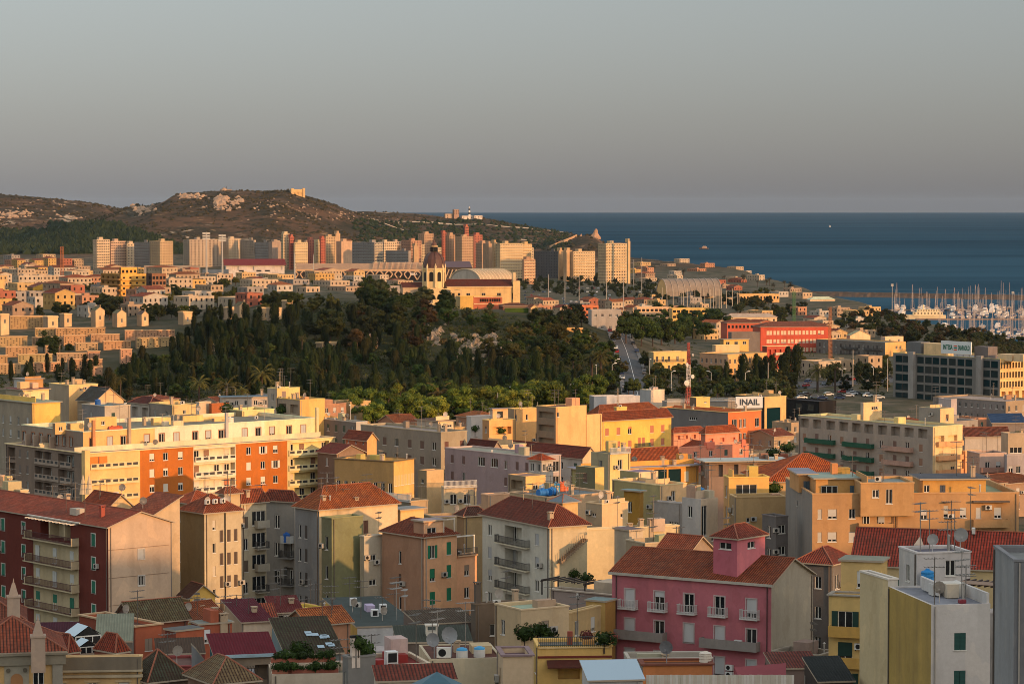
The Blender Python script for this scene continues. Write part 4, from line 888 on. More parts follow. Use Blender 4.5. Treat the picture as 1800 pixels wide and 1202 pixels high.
for k in range(8):
    a = k * math.pi / 4; r = 19.5 * sc_; mb = MB(); mb.box(-.42, -.42, dz(505), .42, .42, dz(469)); mb.lathe([(.6, dz(469)), (.1, dz(463))], 4); o = nv.part('pilaster', mb, 'plaster', (238, 206, 150), (dc.x + r * math.cos(a), dc.y + r * math.sin(a), 0), a)
    a2 = k * math.pi / 4 + math.pi / 8; r2 = r * math.cos(math.pi / 8) + .06; mb = MB(); zz = dz(494); ht = dz(481) - zz; w_ = 1.0
    mb.face([(0, -w_, zz), (0, w_, zz), (0, w_, zz + ht)] + [(0, w_ * math.cos(math.pi * j / 6), zz + ht + w_ * math.sin(math.pi * j / 6)) for j in range(1, 6)] + [(0, -w_, zz + ht)]); nv.part('window', mb, 'dark', (60, 50, 44), (dc.x + r2 * math.cos(a2), dc.y + r2 * math.sin(a2), 0), a2)
    mb = MB(); pr = [(19.5, 471), (19.2, 464), (17.5, 456), (14, 449), (9, 444.5)]
    for (r0, y0), (r1, y1) in zip(pr, pr[1:]): mb.tube((r0 * sc_, 0, dz(y0)), (r1 * sc_, 0, dz(y1)), .22, n=4, caps=False)
    nv.part('dome_rib', mb, 'paint', (70, 42, 32), (dc.x, dc.y, 0), a)
for k in range(8): a = k * math.pi / 4 + .39; mb = MB(); mb.box(-.4, -.4, dz(442.5), .4, .4, dz(434)); nv.part('lantern_window', mb, 'dark', (50, 40, 36), (dc.x + 4.6 * sc_ * math.cos(a - .39), dc.y + 4.6 * sc_ * math.sin(a - .39), 0), a)
b = B('convent', 'convent block with a red and cream arcade before the basilica', 'convent', 800, 809, 883, 521, 1340, 12, cl=(190, 160, 106), cr=(226, 180, 96), roof='flat', par=.5, rc=(190, 170, 140), segR=[(None, 832, (224, 176, 84)), (832, None, (196, 106, 70))], wr=[('x', 1.0, 1.5, 1.2, 3, 1, [845, 849, 853, 857, 862, 866, 870, 874, 878], None, .4)], l=10)
for z in (b.h - .1, b.h - 3.4): b.box('string_course', b.u('R', 833), -.3, z - .3, b.w, -.02, z, (236, 208, 160))
B('house', 'squat cream house with arched windows left of the convent arcade', 'house', 782, 792, 812, 510, 1352, 14, cl=(150, 130, 106), cr=(222, 184, 126), roof='flat', par=.4, rc=(170, 150, 120), wr=[('x', 1.2, 1.8, 1.4, 3, 1, 2)])
B('house', 'dark brick low house right of the convent below the nave', 'house', 880, 884, 930, 538, 1330, 14, cl=(110, 70, 54), cr=(130, 84, 62), roof='hip', rh=1.2, rc=(120, 70, 54), l=8)
iv = B('ivy_wall', 'high garden wall wholly covered in green ivy', 'wall', 886, 888, 932, 541, 1300, 6, cl=(60, 76, 30), cr=(70, 92, 32), roof='flat', par=0, rc=(60, 72, 34), l=3, mat='plaster')
B('house', 'narrow sunlit house at the ivy wall\'s right end', 'house', 931, 933, 946, 541, 1298, 18, cl=(190, 160, 120), cr=(228, 190, 130), roof='gableR', rh=1.4, rc=(150, 76, 54), wr=[('x', .9, 1.4, 1.5, 3, 3, 2)], l=6)
B('retaining_wall', 'long sunlit tan retaining wall on the hill shoulder', 'wall', 924, 930, 1025, 577, 1230, 4, cl=(200, 160, 100), cr=(224, 172, 100), roof='flat', par=.4, rc=(120, 100, 76), l=4, mat='old')
B('house', 'grey white three storey house beside the hill road', 'house', 1034, 1040, 1092, 545, 1290, 8, cl=(170, 160, 150), cr=(178, 166, 154), roof='flat', par=.4, rc=(150, 140, 130), wr=[('ghg', 1.1, 1.4, 1.8, 5.4, 2, [1047, 1059, 1073, 1084])], wcol=(90, 80, 74))
B('house', 'orange house with a balcony front on the hill road', 'house', 998, 1004, 1052, 537, 1420, 14, cl=(176, 96, 62), cr=(216, 120, 72), roof='flat', par=.4, rc=(150, 130, 110), wr=[('x', 2.4, 1.4, 1.2, 3, 3, 4)])
# ------------------------------------------------------------------ middle distance
GOLD, CRM2, ORG = (232, 178, 104), (236, 214, 170), (198, 106, 8)
# orange and cream corner complex
o1 = B('apartment_building', 'long corner block with orange and cream bays and a setback attic', 'apartment block', 10, 150, 588, 797, 545, 40, cl=(136, 116, 100), cr=CRM2, roof='flat', par=.2, rc=(150, 130, 110),
       segR=[(None, 246, (236, 190, 118)), (246, 340, ORG), (340, 414, (240, 222, 184)), (414, 505, ORG), (505, None, (240, 218, 150))],
       wr=[('x', 13.0, 2.45, .6, 3.05, 4, [199.5], None, 1.3), ('x', 9.8, 2.45, .6, 3.05, 4, [377], None, 1.3), ('x', 9.8, 2.45, .6, 3.05, 4, [544.5], None, 1.3), ('hghs', 1.15, 1.5, .85, 3.05, 5, [267, 291, 317], (230, 214, 190)), ('gohs', 1.15, 1.5, .85, 3.05, 5, [437, 462, 484], (230, 214, 190))],
       wl=[('x', 3.2, 2.45, .6, 3.05, 4, [68, 83, 97], None, 1.3), ('x', 6.0, 2.45, .6, 3.05, 4, [116], None, 1.3), ('vgvs', .8, 1.5, .9, 3.05, 4, [35, 48], (110, 96, 86)), ('x', 3.0, 2.45, .6, 3.05, 4, [20], None, 1.3)], trim=(240, 214, 160))
for k in range(4):
    for (a, c_, q) in ((158, 243, (236, 206, 150)), (342, 413, (244, 228, 196)), (507, 585, (244, 226, 170))):
        o1.balcony('R', a, c_, 3.05 + 3.05 * k, 'slots', q, .35)
        for j in range(4):
            if random.random() < .8: o1.put('window', win_mesh(random.choice('gshg'), 1.2, 2.1, 'all'), (o1.u('R', a + (c_ - a) * (j + .5) / 4), 1.1, o1.h - 3.05 - 3.05 * k), 0, random.choice([(226, 206, 176), (200, 120, 80), (226, 214, 196), (150, 110, 84)]))
    for (a, c_) in ((62, 104), (107, 126)): o1.balcony('L', c_, a, 3.05 + 3.05 * k, 'slots', (170, 150, 132), .3)
    for px in (68, 83, 97, 111, 120): o1.put('window', win_mesh('g', 1.2, 2.0, 'all'), (1.1, o1.u('L', px), o1.h - 3.05 - 3.05 * k), -math.pi / 2)
for px in (162, 178): o1.box('awning', o1.u('R', px - 5), -.35, o1.h - 2.2, o1.u('R', px + 9), -.25, o1.h - .7, (236, 120, 30), 'paint')
o1.box('corner_pier', -.3, -.3, 0, .9, .9, o1.h + .6, (240, 196, 124))
at_ = B('attic', '', '', 38, 146, 557, 759, 551, 40, cl=(158, 138, 120), cr=(244, 222, 180), roof='flat', par=.7, rc=(120, 110, 100), host=o1, wtrim=(170, 110, 72), segR=[(None, 272, (238, 186, 112)), (272, 465, (244, 226, 190)), (465, None, (246, 226, 166))],
        wr=[('gvgi', 1.2, 1.9, 1.25, 3, 1, [162, 193, 217, 258, 284, 310, 343, 366, 389, 430, 454, 478, 508, 533])], wl=[('g', 1.2, 1.9, 1.25, 3, 1, [42, 58, 72, 86, 100, 113, 125])])
for k, (px, cc) in enumerate(((163, (206, 140, 90)), (226, (190, 160, 130)), (397, (190, 180, 170)), (556, (230, 206, 150)))): at_.box('chimney', at_.u('R', px) - .3, -.5, 0, at_.u('R', px) + .3, -.02, at_.h + 2.2, cc)
for px in (52, 66, 80, 95): at_.box('fin', -1.0, at_.u('L', px) - .25, 0, -.02, at_.u('L', px) + .25, at_.h - 1.6, (176, 152, 130))
for (xl, xc, xr, yt, dd, cl, cr) in ((93, 97, 116, 744, 8, (160, 130, 100), (238, 186, 112)), (118, 124, 147, 745, 10, (150, 120, 96), (238, 186, 112)), (148, 157, 205, 735, 12, (160, 140, 120), (240, 190, 110)), (266, 270, 300, 735, 14, (200, 160, 110), (242, 200, 120)), (300, 321, 357, 731, 18, (170, 150, 130), (240, 200, 120)), (350, 352, 400, 738, 18, (200, 160, 120), (240, 196, 120)), (372, 377, 407, 741, 14, (180, 150, 120), (242, 196, 120))):
    c_ = B('roof_room', '', '', xl, xc, xr, yt, 551 + dd + (xc - 146) / FPX * 551 * .82, 40, cl=cl, cr=cr, roof='flat', par=.15, rc=(150, 130, 110), host=o1, z0=at_.ztop - .8, wr=[('d', .8, .8, .7, 3, 1, 1)])
for k, (px, lab) in enumerate(((203, 'left of two orange drum tanks on the golden attic roof'), (213, 'right of two orange drum tanks on the golden attic roof'))):
    tag(ob('water_tank', TANK, None, at_.M @ Vector((at_.u('R', px), 1.2, at_.h - .68)), .5, (196, 84, 40), (1.0,) * 3), lab, 'water tank', 'water tanks on the flat roofs')
tag(ob('water_tank', VTANK, None, at_.M @ Vector((at_.u('R', 415), 2.2, at_.h - .68)), 0, (226, 214, 190), (1.2,) * 3), 'cream box tank on the cream attic roof', 'water tank', 'water tanks on the flat roofs')
at_.d = 551
for px, k in ((160, 1), (225, 3), (412, 0), (300, 2), (480, 1)): o1.put('antenna', ANT[k], at_.loc @ Vector((at_.u('R', px), 3, at_.h)) , .3, (180, 166, 150))
MID = [
 # name, label, xl, xc, xr, yt, d, phi, cl, cr, roof, rh, rc, wr, wl, extra
 ('house', 'grey sided house with a brilliant yellow end wall', -30, 57, 106, 709, 645, 40, (164, 148, 126), (244, 196, 92), 'flat', 0, (150, 140, 126), [], [('gs', .9, 1.8, 3.4, 3.1, 2, [5, 18, 32, 48])], {}),
 ('house', 'cream roof lodge with brown doors above the yellow end wall', 10, 40, 86, 686, 672, 40, (170, 156, 130), (240, 214, 150), 'flat', 0, (120, 60, 50), [('v', 1.2, 2.0, 1.6, 3.1, 1, [58, 65], (96, 64, 48))], [], {}),
 ('house', 'windowless tan cube with a white side behind the lodge', 25, 44, 76, 667, 770, 40, (206, 200, 190), (196, 142, 84), 'flat', 0, (176, 166, 150), [('d', .5, .5, 1.8, 3, 1, [65])], [], {}),
 ('house', 'pale house with two slit windows beside the windowless cube', 86, 121, 172, 677, 700, 40, (176, 156, 130), (240, 196, 132), 'flat', .3, (170, 150, 120), [('d', 1.0, .45, 1.0, 3, 1, [143, 152])], [], {}),
 ('house', 'broad gabled house with a dark slate roof and blank cream gable', 136, 167, 217, 705, 690, 40, (160, 140, 116), (240, 192, 136), 'gableR', 3.0, (70, 70, 76), [], [], {}),
 ('house', 'grey blue flat block with a green door in the left cluster', 144, 184, 229, 714, 610, 40, (150, 142, 136), (196, 180, 156), 'flat', .3, (110, 120, 136), [('v', .9, 1.2, 1.5, 3, 1, [199], (40, 70, 56))], [('g', .9, 1.4, 1.5, 3.1, 3, [160])], {}),
 ('house', 'house with dark maroon hipped roof and shaded white loggia', 228, 264, 292, 711, 628, 40, (190, 180, 166), (170, 158, 146), 'hip', 1.4, (96, 44, 40), [], [('x', 2.6, 2.2, .8, 3.1, 2, 2, None, .9)], {}),
 ('house', 'grey stepped block right of the maroon hipped roof', 262, 303, 345, 712, 620, 40, (150, 138, 124), (230, 196, 130), 'flat', .3, (130, 120, 110), [('d', .8, .9, 1.2, 3, 1, 1)], [('g', .8, 1.6, 1.4, 3.1, 2, 2)], {}),
 ('house', 'small white ridged shed beside a rust coloured wall', 344, 350, 371, 707, 640, 40, (200, 190, 176), (214, 186, 150), 'flat', .2, (160, 150, 140), [], [], {}),
 ('house', 'rust brown walled roof deck among terrace plants', 369, 372, 402, 710, 640, 38, (150, 90, 50), (176, 96, 44), 'flat', .4, (120, 90, 70), [], [], {}),
 ('house', 'round fronted terrace house with olive side and cream parapet', 392, 426, 482, 722, 600, 40, (146, 132, 100), (242, 214, 140), 'flat', .8, (110, 92, 78), [], [], {}),
 ('house', 'long low pale house under a blue grey metal roof', 386, 391, 474, 699, 705, 14, (190, 176, 160), (206, 186, 166), 'flat', 0, (110, 128, 140), [('g', .9, 1.2, .8, 3, 1, 5)], [], {}),
 ('house', 'stair tower house with a brown door recess and antenna rack', 470, 487, 527, 683, 690, 40, (176, 164, 146), (238, 196, 120), 'flat', .2, (140, 100, 80), [('v', 1.2, 2.0, .7, 3, 1, [499], (150, 126, 110))], [], {'clutter': 5}),
 ('house', 'tall blank golden wall standing before the bright green trees', 486, 527, 571, 703, 655, 40, (170, 150, 126), (240, 184, 98), 'flat', .5, (130, 110, 96), [], [('x', 3, 2, 1.2, 3.1, 2, 2, None, .8)], {}),
 ('house', 'low shaded grey block with a flat roof right of the corner complex', 556, 626, 646, 742, 650, 40, (130, 122, 112), (190, 180, 166), 'flat', .3, (140, 132, 122), [('h', 1, 1.4, 1.1, 3, 2, 1)], [], {'clutter': 3}),
 ('apartment_building', 'long shaded grey beige block with small roof balcony doors', 634, 775, 821, 760, 600, 40, (150, 138, 122), (176, 160, 132), 'flat', .4, (150, 140, 130), [('vs', 1.1, 1.8, 2.0, 3.3, 4, [785, 812], (110, 70, 56))], [('vsg', 1.3, 1.7, 2.2, 3.3, 4, [652, 676, 697, 720, 742, 763], (104, 78, 64))], {'clutter': 4}),
 ('house', 'white roof lodge with a brown cap on the long grey beige block', 733, 770, 797, 741, 618, 40, (190, 176, 160), (236, 206, 160), 'flat', 0, (110, 64, 50), [('d', 1.2, .6, .8, 3, 1, 2)], [], {}),
 ('house', 'low building with a dark red roof and little gabled attic', 558, 592, 640, 797, 570, 40, (120, 100, 84), (150, 120, 96), 'gableR', 1.5, (108, 48, 42), [], [], {}),
 ('house', 'small gabled attic house with dark red roof above the ochre palace', 606, 645, 662, 772, 575, 40, (190, 110, 74), (236, 176, 104), 'gableR', 1.3, (128, 56, 46), [], [('d', .5, .5, .6, 3, 1, 3)], {}),
 ('palazzo', 'shaded ochre palace with string courses and a pale roof deck', 588, 692, 728, 811, 515, 60, (156, 130, 84), (232, 182, 96), 'flat', .8, (150, 158, 170), [('v', .9, 1.9, 2.6, 4, 3, 6, (220, 190, 130))], [('d', .9, 2.0, 4.0, 4.2, 3, 8)], {'trim': (126, 104, 76)}),
 ('house', 'tan stair tower with ladder rising from the railed terraces', 735, 750, 780, 827, 455, 40, (150, 128, 96), (212, 176, 124), 'flat', .15, (190, 120, 84), [('s', 1.0, .8, 4.4, 4, 1, [755], (190, 160, 120))], [('d', .6, .7, 1.4, 3, 1, 1)], {}),
 ('house', 'cream terrace house with white windows right of the tan stair tower', 776, 780, 838, 856, 452, 18, (190, 170, 140), (206, 180, 140), 'flat', .2, (150, 130, 110), [('g', 1.1, 1.6, 1.2, 3, 1, [786, 797, 821])], [], {'rail': 'R'}),
 ('house', 'railed terrace block with a pale blue fascia below the ochre palace', 638, 722, 752, 881, 440, 40, (140, 128, 108), (190, 160, 120), 'flat', .2, (140, 134, 126), [], [('d', 1.6, 1.8, 1.2, 3, 2, 4)], {'rail': 'L'}),
 ('house', 'low long tan wall house behind the cream block\'s red hipped roof', 745, 766, 860, 910, 432, 22, (150, 128, 96), (176, 152, 116), 'flat', .3, (150, 136, 118), [], [], {'clutter': 2}),
 ('house', 'dark maroon roofed shed left of the big red hipped roof', 803, 816, 858, 908, 415, 30, (140, 120, 90), (160, 136, 96), 'hip', 1.2, (92, 52, 44), [], [], {}),
 ('apartment_building', 'long lilac building with a glazed veranda and dark string course', 782, 936, 986, 803, 565, 40, (172, 150, 148), (190, 170, 160), 'flat', .25, (150, 140, 134), [('d', 1.6, 2.1, 1.2, 3, 2, 3)], [('svg', .95, 1.7, 1.3, 3.4, 3, [926, 909, 889, 815, 795], (110, 80, 70)), ('g', 2.2, 1.8, 1.1, 3.4, 1, [869, 846])], {'clutter': 4}),
 ('house', 'long low house with two dark red gabled roofs behind the lilac building', 878, 1024, 1050, 804, 590, 42, (196, 186, 174), (226, 196, 150), 'gableR', 1.9, (112, 48, 44), [], [], {}),
 ('house', 'cream party wall house with a red roof left of the lilac veranda', 835, 880, 925, 783, 600, 40, (176, 156, 140), (240, 200, 150), 'flat', .3, (140, 120, 110), [], [], {}),
 ('house', 'low dark red roof stretching left behind the lilac building', 822, 866, 880, 788, 596, 42, (150, 130, 116), (176, 150, 130), 'gableR', 1.4, (104, 44, 40), [], [], {}),
 ('house', 'little orange pavilion roof over red and white tents', 930, 952, 972, 810, 540, 42, (190, 180, 170), (200, 186, 170), 'hip', 1.1, (206, 84, 34), [('d', .9, 1.4, .6, 3, 1, 2)], [('d', .9, 1.5, .6, 3, 1, 2)], {}),
 ('apartment_building', 'peach block showing one huge blank sunlit wall', 943, 977, 1031, 716, 670, 40, (150, 130, 106), (246, 188, 118), 'flat', .2, (120, 74, 62), [('d', .7, 1.1, 1.2, 20, 1, [981])], [('x', 5.5, 1.5, 1.2, 3.1, 4, 1, None, .8)], {}),
 ('house', 'peach wing one step lower than the huge blank wall', 1029, 1031, 1058, 729, 676, 40, (200, 150, 96), (246, 188, 120), 'flat', .1, (120, 60, 50), [], [], {}),
 ('apartment_building', 'stepped peach house with roof garden left of the blank wall', 893, 904, 948, 719, 690, 30, (160, 136, 106), (246, 186, 112), 'flat', .3, (140, 100, 80), [('d', .8, 2.2, 6.0, 4.2, 2, [944]), ('d', .6, 1.4, 1.4, 9, 1, [907, 926])], [], {'clutter': 3}),
 ('house', 'peach terrace with pergola below the stepped peach house', 848, 860, 906, 739, 676, 30, (190, 140, 90), (244, 184, 108), 'flat', .5, (150, 120, 96), [('x', 5.0, 1.8, 1.6, 4, 1, 1, None, 1.2)], [], {}),
 ('house', 'white angular house with sloping parapet behind the peach terrace', 820, 828, 864, 732, 690, 30, (196, 190, 182), (206, 196, 186), 'flat', .8, (110, 90, 80), [('d', .8, 1.8, 2.4, 4, 1, [830])], [], {}),
 ('house', 'small glazed peach lodge above the angular white house', 862, 866, 905, 719, 712, 26, (190, 170, 150), (240, 190, 130), 'flat', 0, (100, 96, 96), [('t', 1.6, 1.6, .6, 3, 1, [879, 899])], [], {}),
 ('apartment_building', 'golden yellow three storey block with brown shutters and a green balcony', 1050, 1058, 1180, 741, 690, 38, (190, 150, 80), (244, 196, 84), 'hip', 2.2, (150, 70, 48), [('vshv', 1.15, 1.75, 1.7, 3.3, 4, [1067, 1087, 1107, 1146, 1165], (196, 120, 84)), ('v', 1.0, 2.2, 4.5, 3.3, 1, [1124, 1131], (196, 120, 84))], [], {'balc': [('R', 1116, 1141, 6.8, 'bars', (200, 160, 90), .9, (30, 84, 70))]}),
 ('house', 'yellow roof cube above the golden block\'s red roof', 1082, 1084, 1102, 716, 712, 38, (200, 160, 100), (242, 196, 96), 'flat', .2, (120, 90, 70), [('d', .7, .6, 1.2, 3, 1, 1)], [], {'clutter': 3}),
 ('house', 'wide brick red roof stretching behind the golden block', 1034, 1052, 1160, 730, 730, 38, (200, 150, 100), (236, 180, 110), 'hip', 2.4, (158, 74, 48), [], [], {}),
 ('office_building', 'grey sided office with an orange glazed street front', 1160, 1280, 1338, 725, 780, 40, (126, 120, 116), (226, 118, 56), 'flat', .4, (150, 144, 136), [('g', 2.0, 2.4, 2.0, 3.9, 3, [1291]), ('g', 1.0, 2.4, 2.0, 3.9, 3, [1302, 1309]), ('g', 1.6, 2.4, 2.0, 3.9, 3, [1331])], [('d', 1.6, .9, 2.0, 6.5, 2, [1215, 1222])], {'trim': (232, 190, 120)}),
 ('house', 'yellow stair house with four round windows on the grey office', 1213, 1224, 1248, 699, 800, 30, (120, 100, 80), (240, 194, 110), 'flat', .2, (150, 130, 110), [('d', .6, .7, 3.2, 3, 1, 3), ('d', .8, .4, 1.2, 3, 1, [1240])], [], {}),
 ('house', 'low pink terraced house with a red roof and white awnings', 1176, 1184, 1240, 762, 740, 36, (190, 120, 96), (240, 160, 120), 'hip', 1.4, (158, 72, 50), [('x', 1.6, 1.0, .6, 3, 1, 4, None, .6)], [], {}),
 ('house', 'second low pink house with long red roof beside the orange front', 1232, 1240, 1298, 763, 715, 36, (200, 126, 100), (240, 150, 112), 'hip', 1.8, (166, 76, 48), [('x', 1.6, 1.0, 1.2, 3, 1, 3, None, .6)], [], {}),
 ('house', 'salmon parapet terrace running below the two pink houses', 1176, 1182, 1316, 788, 690, 34, (190, 110, 84), (232, 140, 104), 'flat', .6, (150, 120, 104), [], [], {'clutter': 4}),
 ('office_building', 'dark glazed office framed by a tan portal under a large sign', 1293, 1344, 1382, 698, 880, 36, (60, 52, 48), (232, 186, 116), 'flat', .3, (120, 116, 112), [('t', 5.6, 9.0, 3.4, 20, 1, [1360])], [('t', 9.0, 9.0, 3.4, 20, 1, 1)], {}),
 ('office_building', 'black glass block in the shade behind the tan portal', 1378, 1440, 1470, 706, 900, 38, (34, 34, 34), (40, 38, 38), 'flat', .3, (60, 58, 56), [], [('t', 3.0, 2.0, 1.0, 3.2, 4, 6)], {}),
 ('house', 'olive cream low wall building under the black glass block', 1336, 1342, 1391, 760, 800, 20, (170, 150, 100), (186, 166, 112), 'flat', .3, (150, 140, 120), [], [], {}),
 ('office_building', 'white ribbed lift tower above a low glazed hall', 1125, 1144, 1168, 686, 910, 40, (190, 186, 182), (232, 206, 178), 'flat', .4, (140, 130, 120), [], [], {'clutter': 3}),
 ('office_building', 'low dark hall with a white louvred front left of the lift tower', 1036, 1044, 1126, 697, 930, 14, (150, 146, 142), (206, 200, 196), 'flat', .3, (130, 126, 122), [('t', 3.0, 1.6, 2.6, 6, 1, 5)], [], {}),
 ('office_building', 'broad flat hall roof with a lattice fence behind the office', 1164, 1172, 1302, 706, 900, 12, (150, 140, 130), (170, 156, 140), 'flat', .5, (176, 160, 140), [], [], {'rail': 'R'}),
 ('apartment_building', 'big beige block with green and pink balconies and a top loggia', 1404, 1640, 1692, 750, 640, 37, (170, 154, 138), (242, 206, 146), 'flat', .5, (140, 132, 124), [('x', 2.9, 2.0, 2.2, 3.2, 1, [1652, 1675], None, .8), ('sh', 1.2, 1.8, 5.6, 3.2, 4, [1654, 1675], (232, 190, 130))],
   [('x', 2.9, 2.1, .7, 3.2, 1, [1414, 1436, 1460, 1483, 1505, 1527, 1551, 1574, 1598, 1622], None, 1.2), ('vsg', 1.1, 1.7, 4.2, 3.2, 4, [1414, 1480, 1549, 1619], (150, 110, 84)), ('vgvs', 1.15, 2.0, 4.0, 3.2, 4, [1436, 1458, 1503, 1525, 1573, 1595], (120, 90, 76))],
   {'clutter': 3, 'balc': [('L', 1419, 1469, 6.1 + 3.2 * k, 'solid', (44, 92, 70), 1.0) for k in range(3)] + [('L', 1485, 1537, 6.1 + 3.2 * k, 'solid', (44, 92, 70), 1.0) for k in range(3)] + [('L', 1555, 1606, 6.1 + 3.2 * k, 'solid', (190, 150, 130), 1.0) for k in range(3)] + [('R', 1646, 1690, 4.4 + 3.2 * k, 'solid', (236, 170, 110), .8) for k in range(4)]}),
 ('house', 'beige stair tower with golden side on the big beige block', 1516, 1518, 1550, 708, 664, 37, (180, 166, 146), (240, 200, 140), 'flat', .1, (140, 130, 120), [('d', .7, .8, 1, 3, 1, 1)], [], {'clutter': 2}),
 ('house', 'grey roof room with a golden chimney tower at the beige block\'s right', 1615, 1653, 1677, 718, 652, 37, (160, 150, 138), (242, 200, 140), 'flat', .1, (140, 132, 124), [], [('d', .6, .9, 1, 3, 1, 1)], {'clutter': 2}),
 ('apartment_building', 'peach apartment wing with slim windows right of the beige block', 1690, 1697, 1724, 793, 645, 37, (220, 160, 110), (244, 176, 116), 'flat', .4, (120, 110, 96), [('gs', 1.1, 1.6, 2.0, 3.2, 4, 1, (230, 180, 130))], [], {}),
 ('apartment_building', 'pinkish apartment house with solid balconies near the right edge', 1700, 1722, 1769, 797, 630, 14, (190, 150, 126), (196, 166, 148), 'flat', .4, (120, 110, 100), [('gh', 1.1, 1.7, 1.9, 3.2, 4, [1736, 1755])], [], {'balc': [('R', 1723, 1769, 4.0 + 3.2 * k, 'solid', (176, 130, 110), .9) for k in range(4)]}),
 ('apartment_building', 'grey lilac apartment house at the right edge with small railings', 1766, 1770, 1850, 800, 625, 12, (160, 152, 150), (172, 160, 156), 'flat', .4, (120, 112, 106), [('hg', 1.0, 1.6, 2.4, 3.2, 4, 6)], [], {}),
 ('house', 'tan party wall house with a rack of antennas at the right edge', 1760, 1772, 1840, 762, 660, 14, (190, 168, 140), (196, 172, 140), 'flat', .3, (150, 130, 110), [('d', 3, 1.4, 3.2, 4, 1, [1786])], [], {'clutter': 5}),
 ('house', 'long dark red roof yard right of the beige block', 1690, 1696, 1772, 764, 690, 14, (150, 130, 116), (190, 176, 160), 'gableL', 1.6, (104, 54, 50), [], [], {}),
 ('house', 'blue panelled roof shed behind the dark red roof yard', 1738, 1744, 1800, 742, 710, 12, (120, 110, 104), (140, 126, 116), 'shedY', 1.6, (52, 74, 104), [], [], {'rmat': 'sheet'}),
 ('apartment_building', 'shaded grey block with two rows of small windows below the bank', 1640, 1768, 1830, 706, 860, 40, (140, 130, 122), (170, 146, 116), 'flat', .4, (160, 140, 116), [], [('dg', .9, 1.4, 1.0, 3.2, 3, 12)], {}),
 ('house', 'pale lilac house with a cut corner left of the shaded grey block', 1650, 1672, 1682, 702, 850, 30, (190, 176, 170), (190, 176, 170), 'flat', .8, (140, 130, 124), [], [('g', .8, 1.4, 2.2, 3, 2, 1)], {}),
 ('house', 'broad vivid orange hipped roof behind the ochre block', 1336, 1348, 1528, 848, 432, 9, (190, 150, 100), (206, 166, 110), 'hip', 3.6, (196, 88, 42), [], [], {'l': 15}),
 ('house', 'dark restaurant terrace with pillars under thin white canopies', 1232, 1246, 1382, 812, 520, 12, (150, 134, 118), (150, 124, 106), 'flat', 0, (190, 180, 170), [('x', 2.4, 2.2, .5, 4, 1, 5, None, .8)], [], {'over': 1.0}),
 ('house', 'orange house with wide teal glazing under a white flat roof', 1004, 1024, 1228, 826, 515, 24, (176, 166, 110), (240, 168, 70), 'flat', 0, (150, 146, 140), [('t', 2.6, 2.6, .5, 9, 1, [1110, 1135, 1161, 1186]), ('s', .9, 1.8, 1.0, 3.3, 2, [1207], (240, 226, 190))], [], {'over': .8}),
 ('house', 'olive house with cream lit boxes and a mauve canopy', 1076, 1160, 1207, 853, 440, 38, (176, 162, 112), (240, 196, 140), 'flat', .4, (150, 120, 110), [], [('s', .8, 1.6, 2.4, 3.3, 2, [1086, 1150], (196, 190, 180))], {}),
 ('house', 'cream cube on the olive house\'s roof', 1090, 1123, 1157, 830, 452, 38, (176, 162, 112), (240, 204, 160), 'flat', .1, (150, 130, 130), [], [('s', .8, 1.6, 1.0, 3.3, 1, [1098], (206, 196, 186))], {}),
 ('house', 'ochre bay house with a round window below the olive house', 1097, 1124, 1131, 864, 424, 50, (176, 128, 40), (160, 116, 40), 'flat', 0, (116, 124, 140), [], [('g', .8, 1.6, 1.6, 3, 1, [1107])], {}),
 ('house', 'pale grey terrace house with brown doors and a dark awning', 1150, 1198, 1206, 885, 424, 50, (176, 168, 160), (180, 170, 160), 'flat', .7, (120, 114, 110), [], [('vdd', .75, 1.9, 2.8, 3, 1, [1166, 1180, 1189], (84, 60, 52))], {}),
 ('house', 'slender pale house with a blue tank pair on its roof', 1199, 1232, 1262, 877, 418, 42, (190, 182, 174), (206, 180, 150), 'flat', .1, (120, 116, 112), [('d', 1.1, 4.5, 1.0, 9, 1, [1238]), ('d', 1.0, .8, 5.6, 9, 1, [1255])], [('g', .9, 1.7, 1.2, 5.4, 2, [1213])], {'clutter': 4}),
 ('house', 'yellow roof lodge with a white framed window and dishes', 1272, 1281, 1352, 839, 428, 8, (200, 150, 90), (240, 184, 92), 'flat', .2, (150, 84, 60), [('g', 3.2, 1.5, 1.1, 3, 1, [1312])], [], {'clutter': 3}),
 ('house', 'stained tan terrace house with an ochre extension below the yellow lodge', 1282, 1294, 1381, 874, 414, 8, (160, 136, 100), (196, 160, 108), 'flat', .6, (130, 116, 100), [('d', .5, .7, 3.0, 3, 1, [1315])], [], {'mat': 'old'}),
 ('house', 'small dark grey house with a black window beside the ochre block', 1340, 1364, 1385, 908, 396, 30, (110, 106, 104), (120, 112, 108), 'flat', .3, (100, 100, 100), [('d', 1.2, 1.2, 1.2, 3, 2, 1)], [], {}),
 ('house', 'wide flat slate roof house carrying many tanks', 896, 962, 1078, 874, 430, 36, (190, 166, 128), (206, 172, 132), 'flat', .3, (112, 124, 136), [], [], {'clutter': 6}),
 ('house', 'pink toned low wall house left of the tank roof', 846, 858, 900, 870, 442, 30, (190, 150, 116), (214, 168, 130), 'flat', .2, (116, 120, 126), [], [], {}),
 ('house', 'golden stair box on the tank roof', 893, 924, 959, 837, 458, 38, (150, 130, 104), (244, 190, 112), 'flat', .1, (150, 120, 96), [], [('x', 3, 1.5, .8, 3, 1, 1, None, .8)], {}),
 ('house', 'house with blue grey faceted roof behind the red hipped roof', 968, 989, 1016, 884, 402, 40, (180, 156, 120), (216, 180, 120), 'hip', 1.0, (110, 124, 138), [], [], {'rmat': 'flat'}),
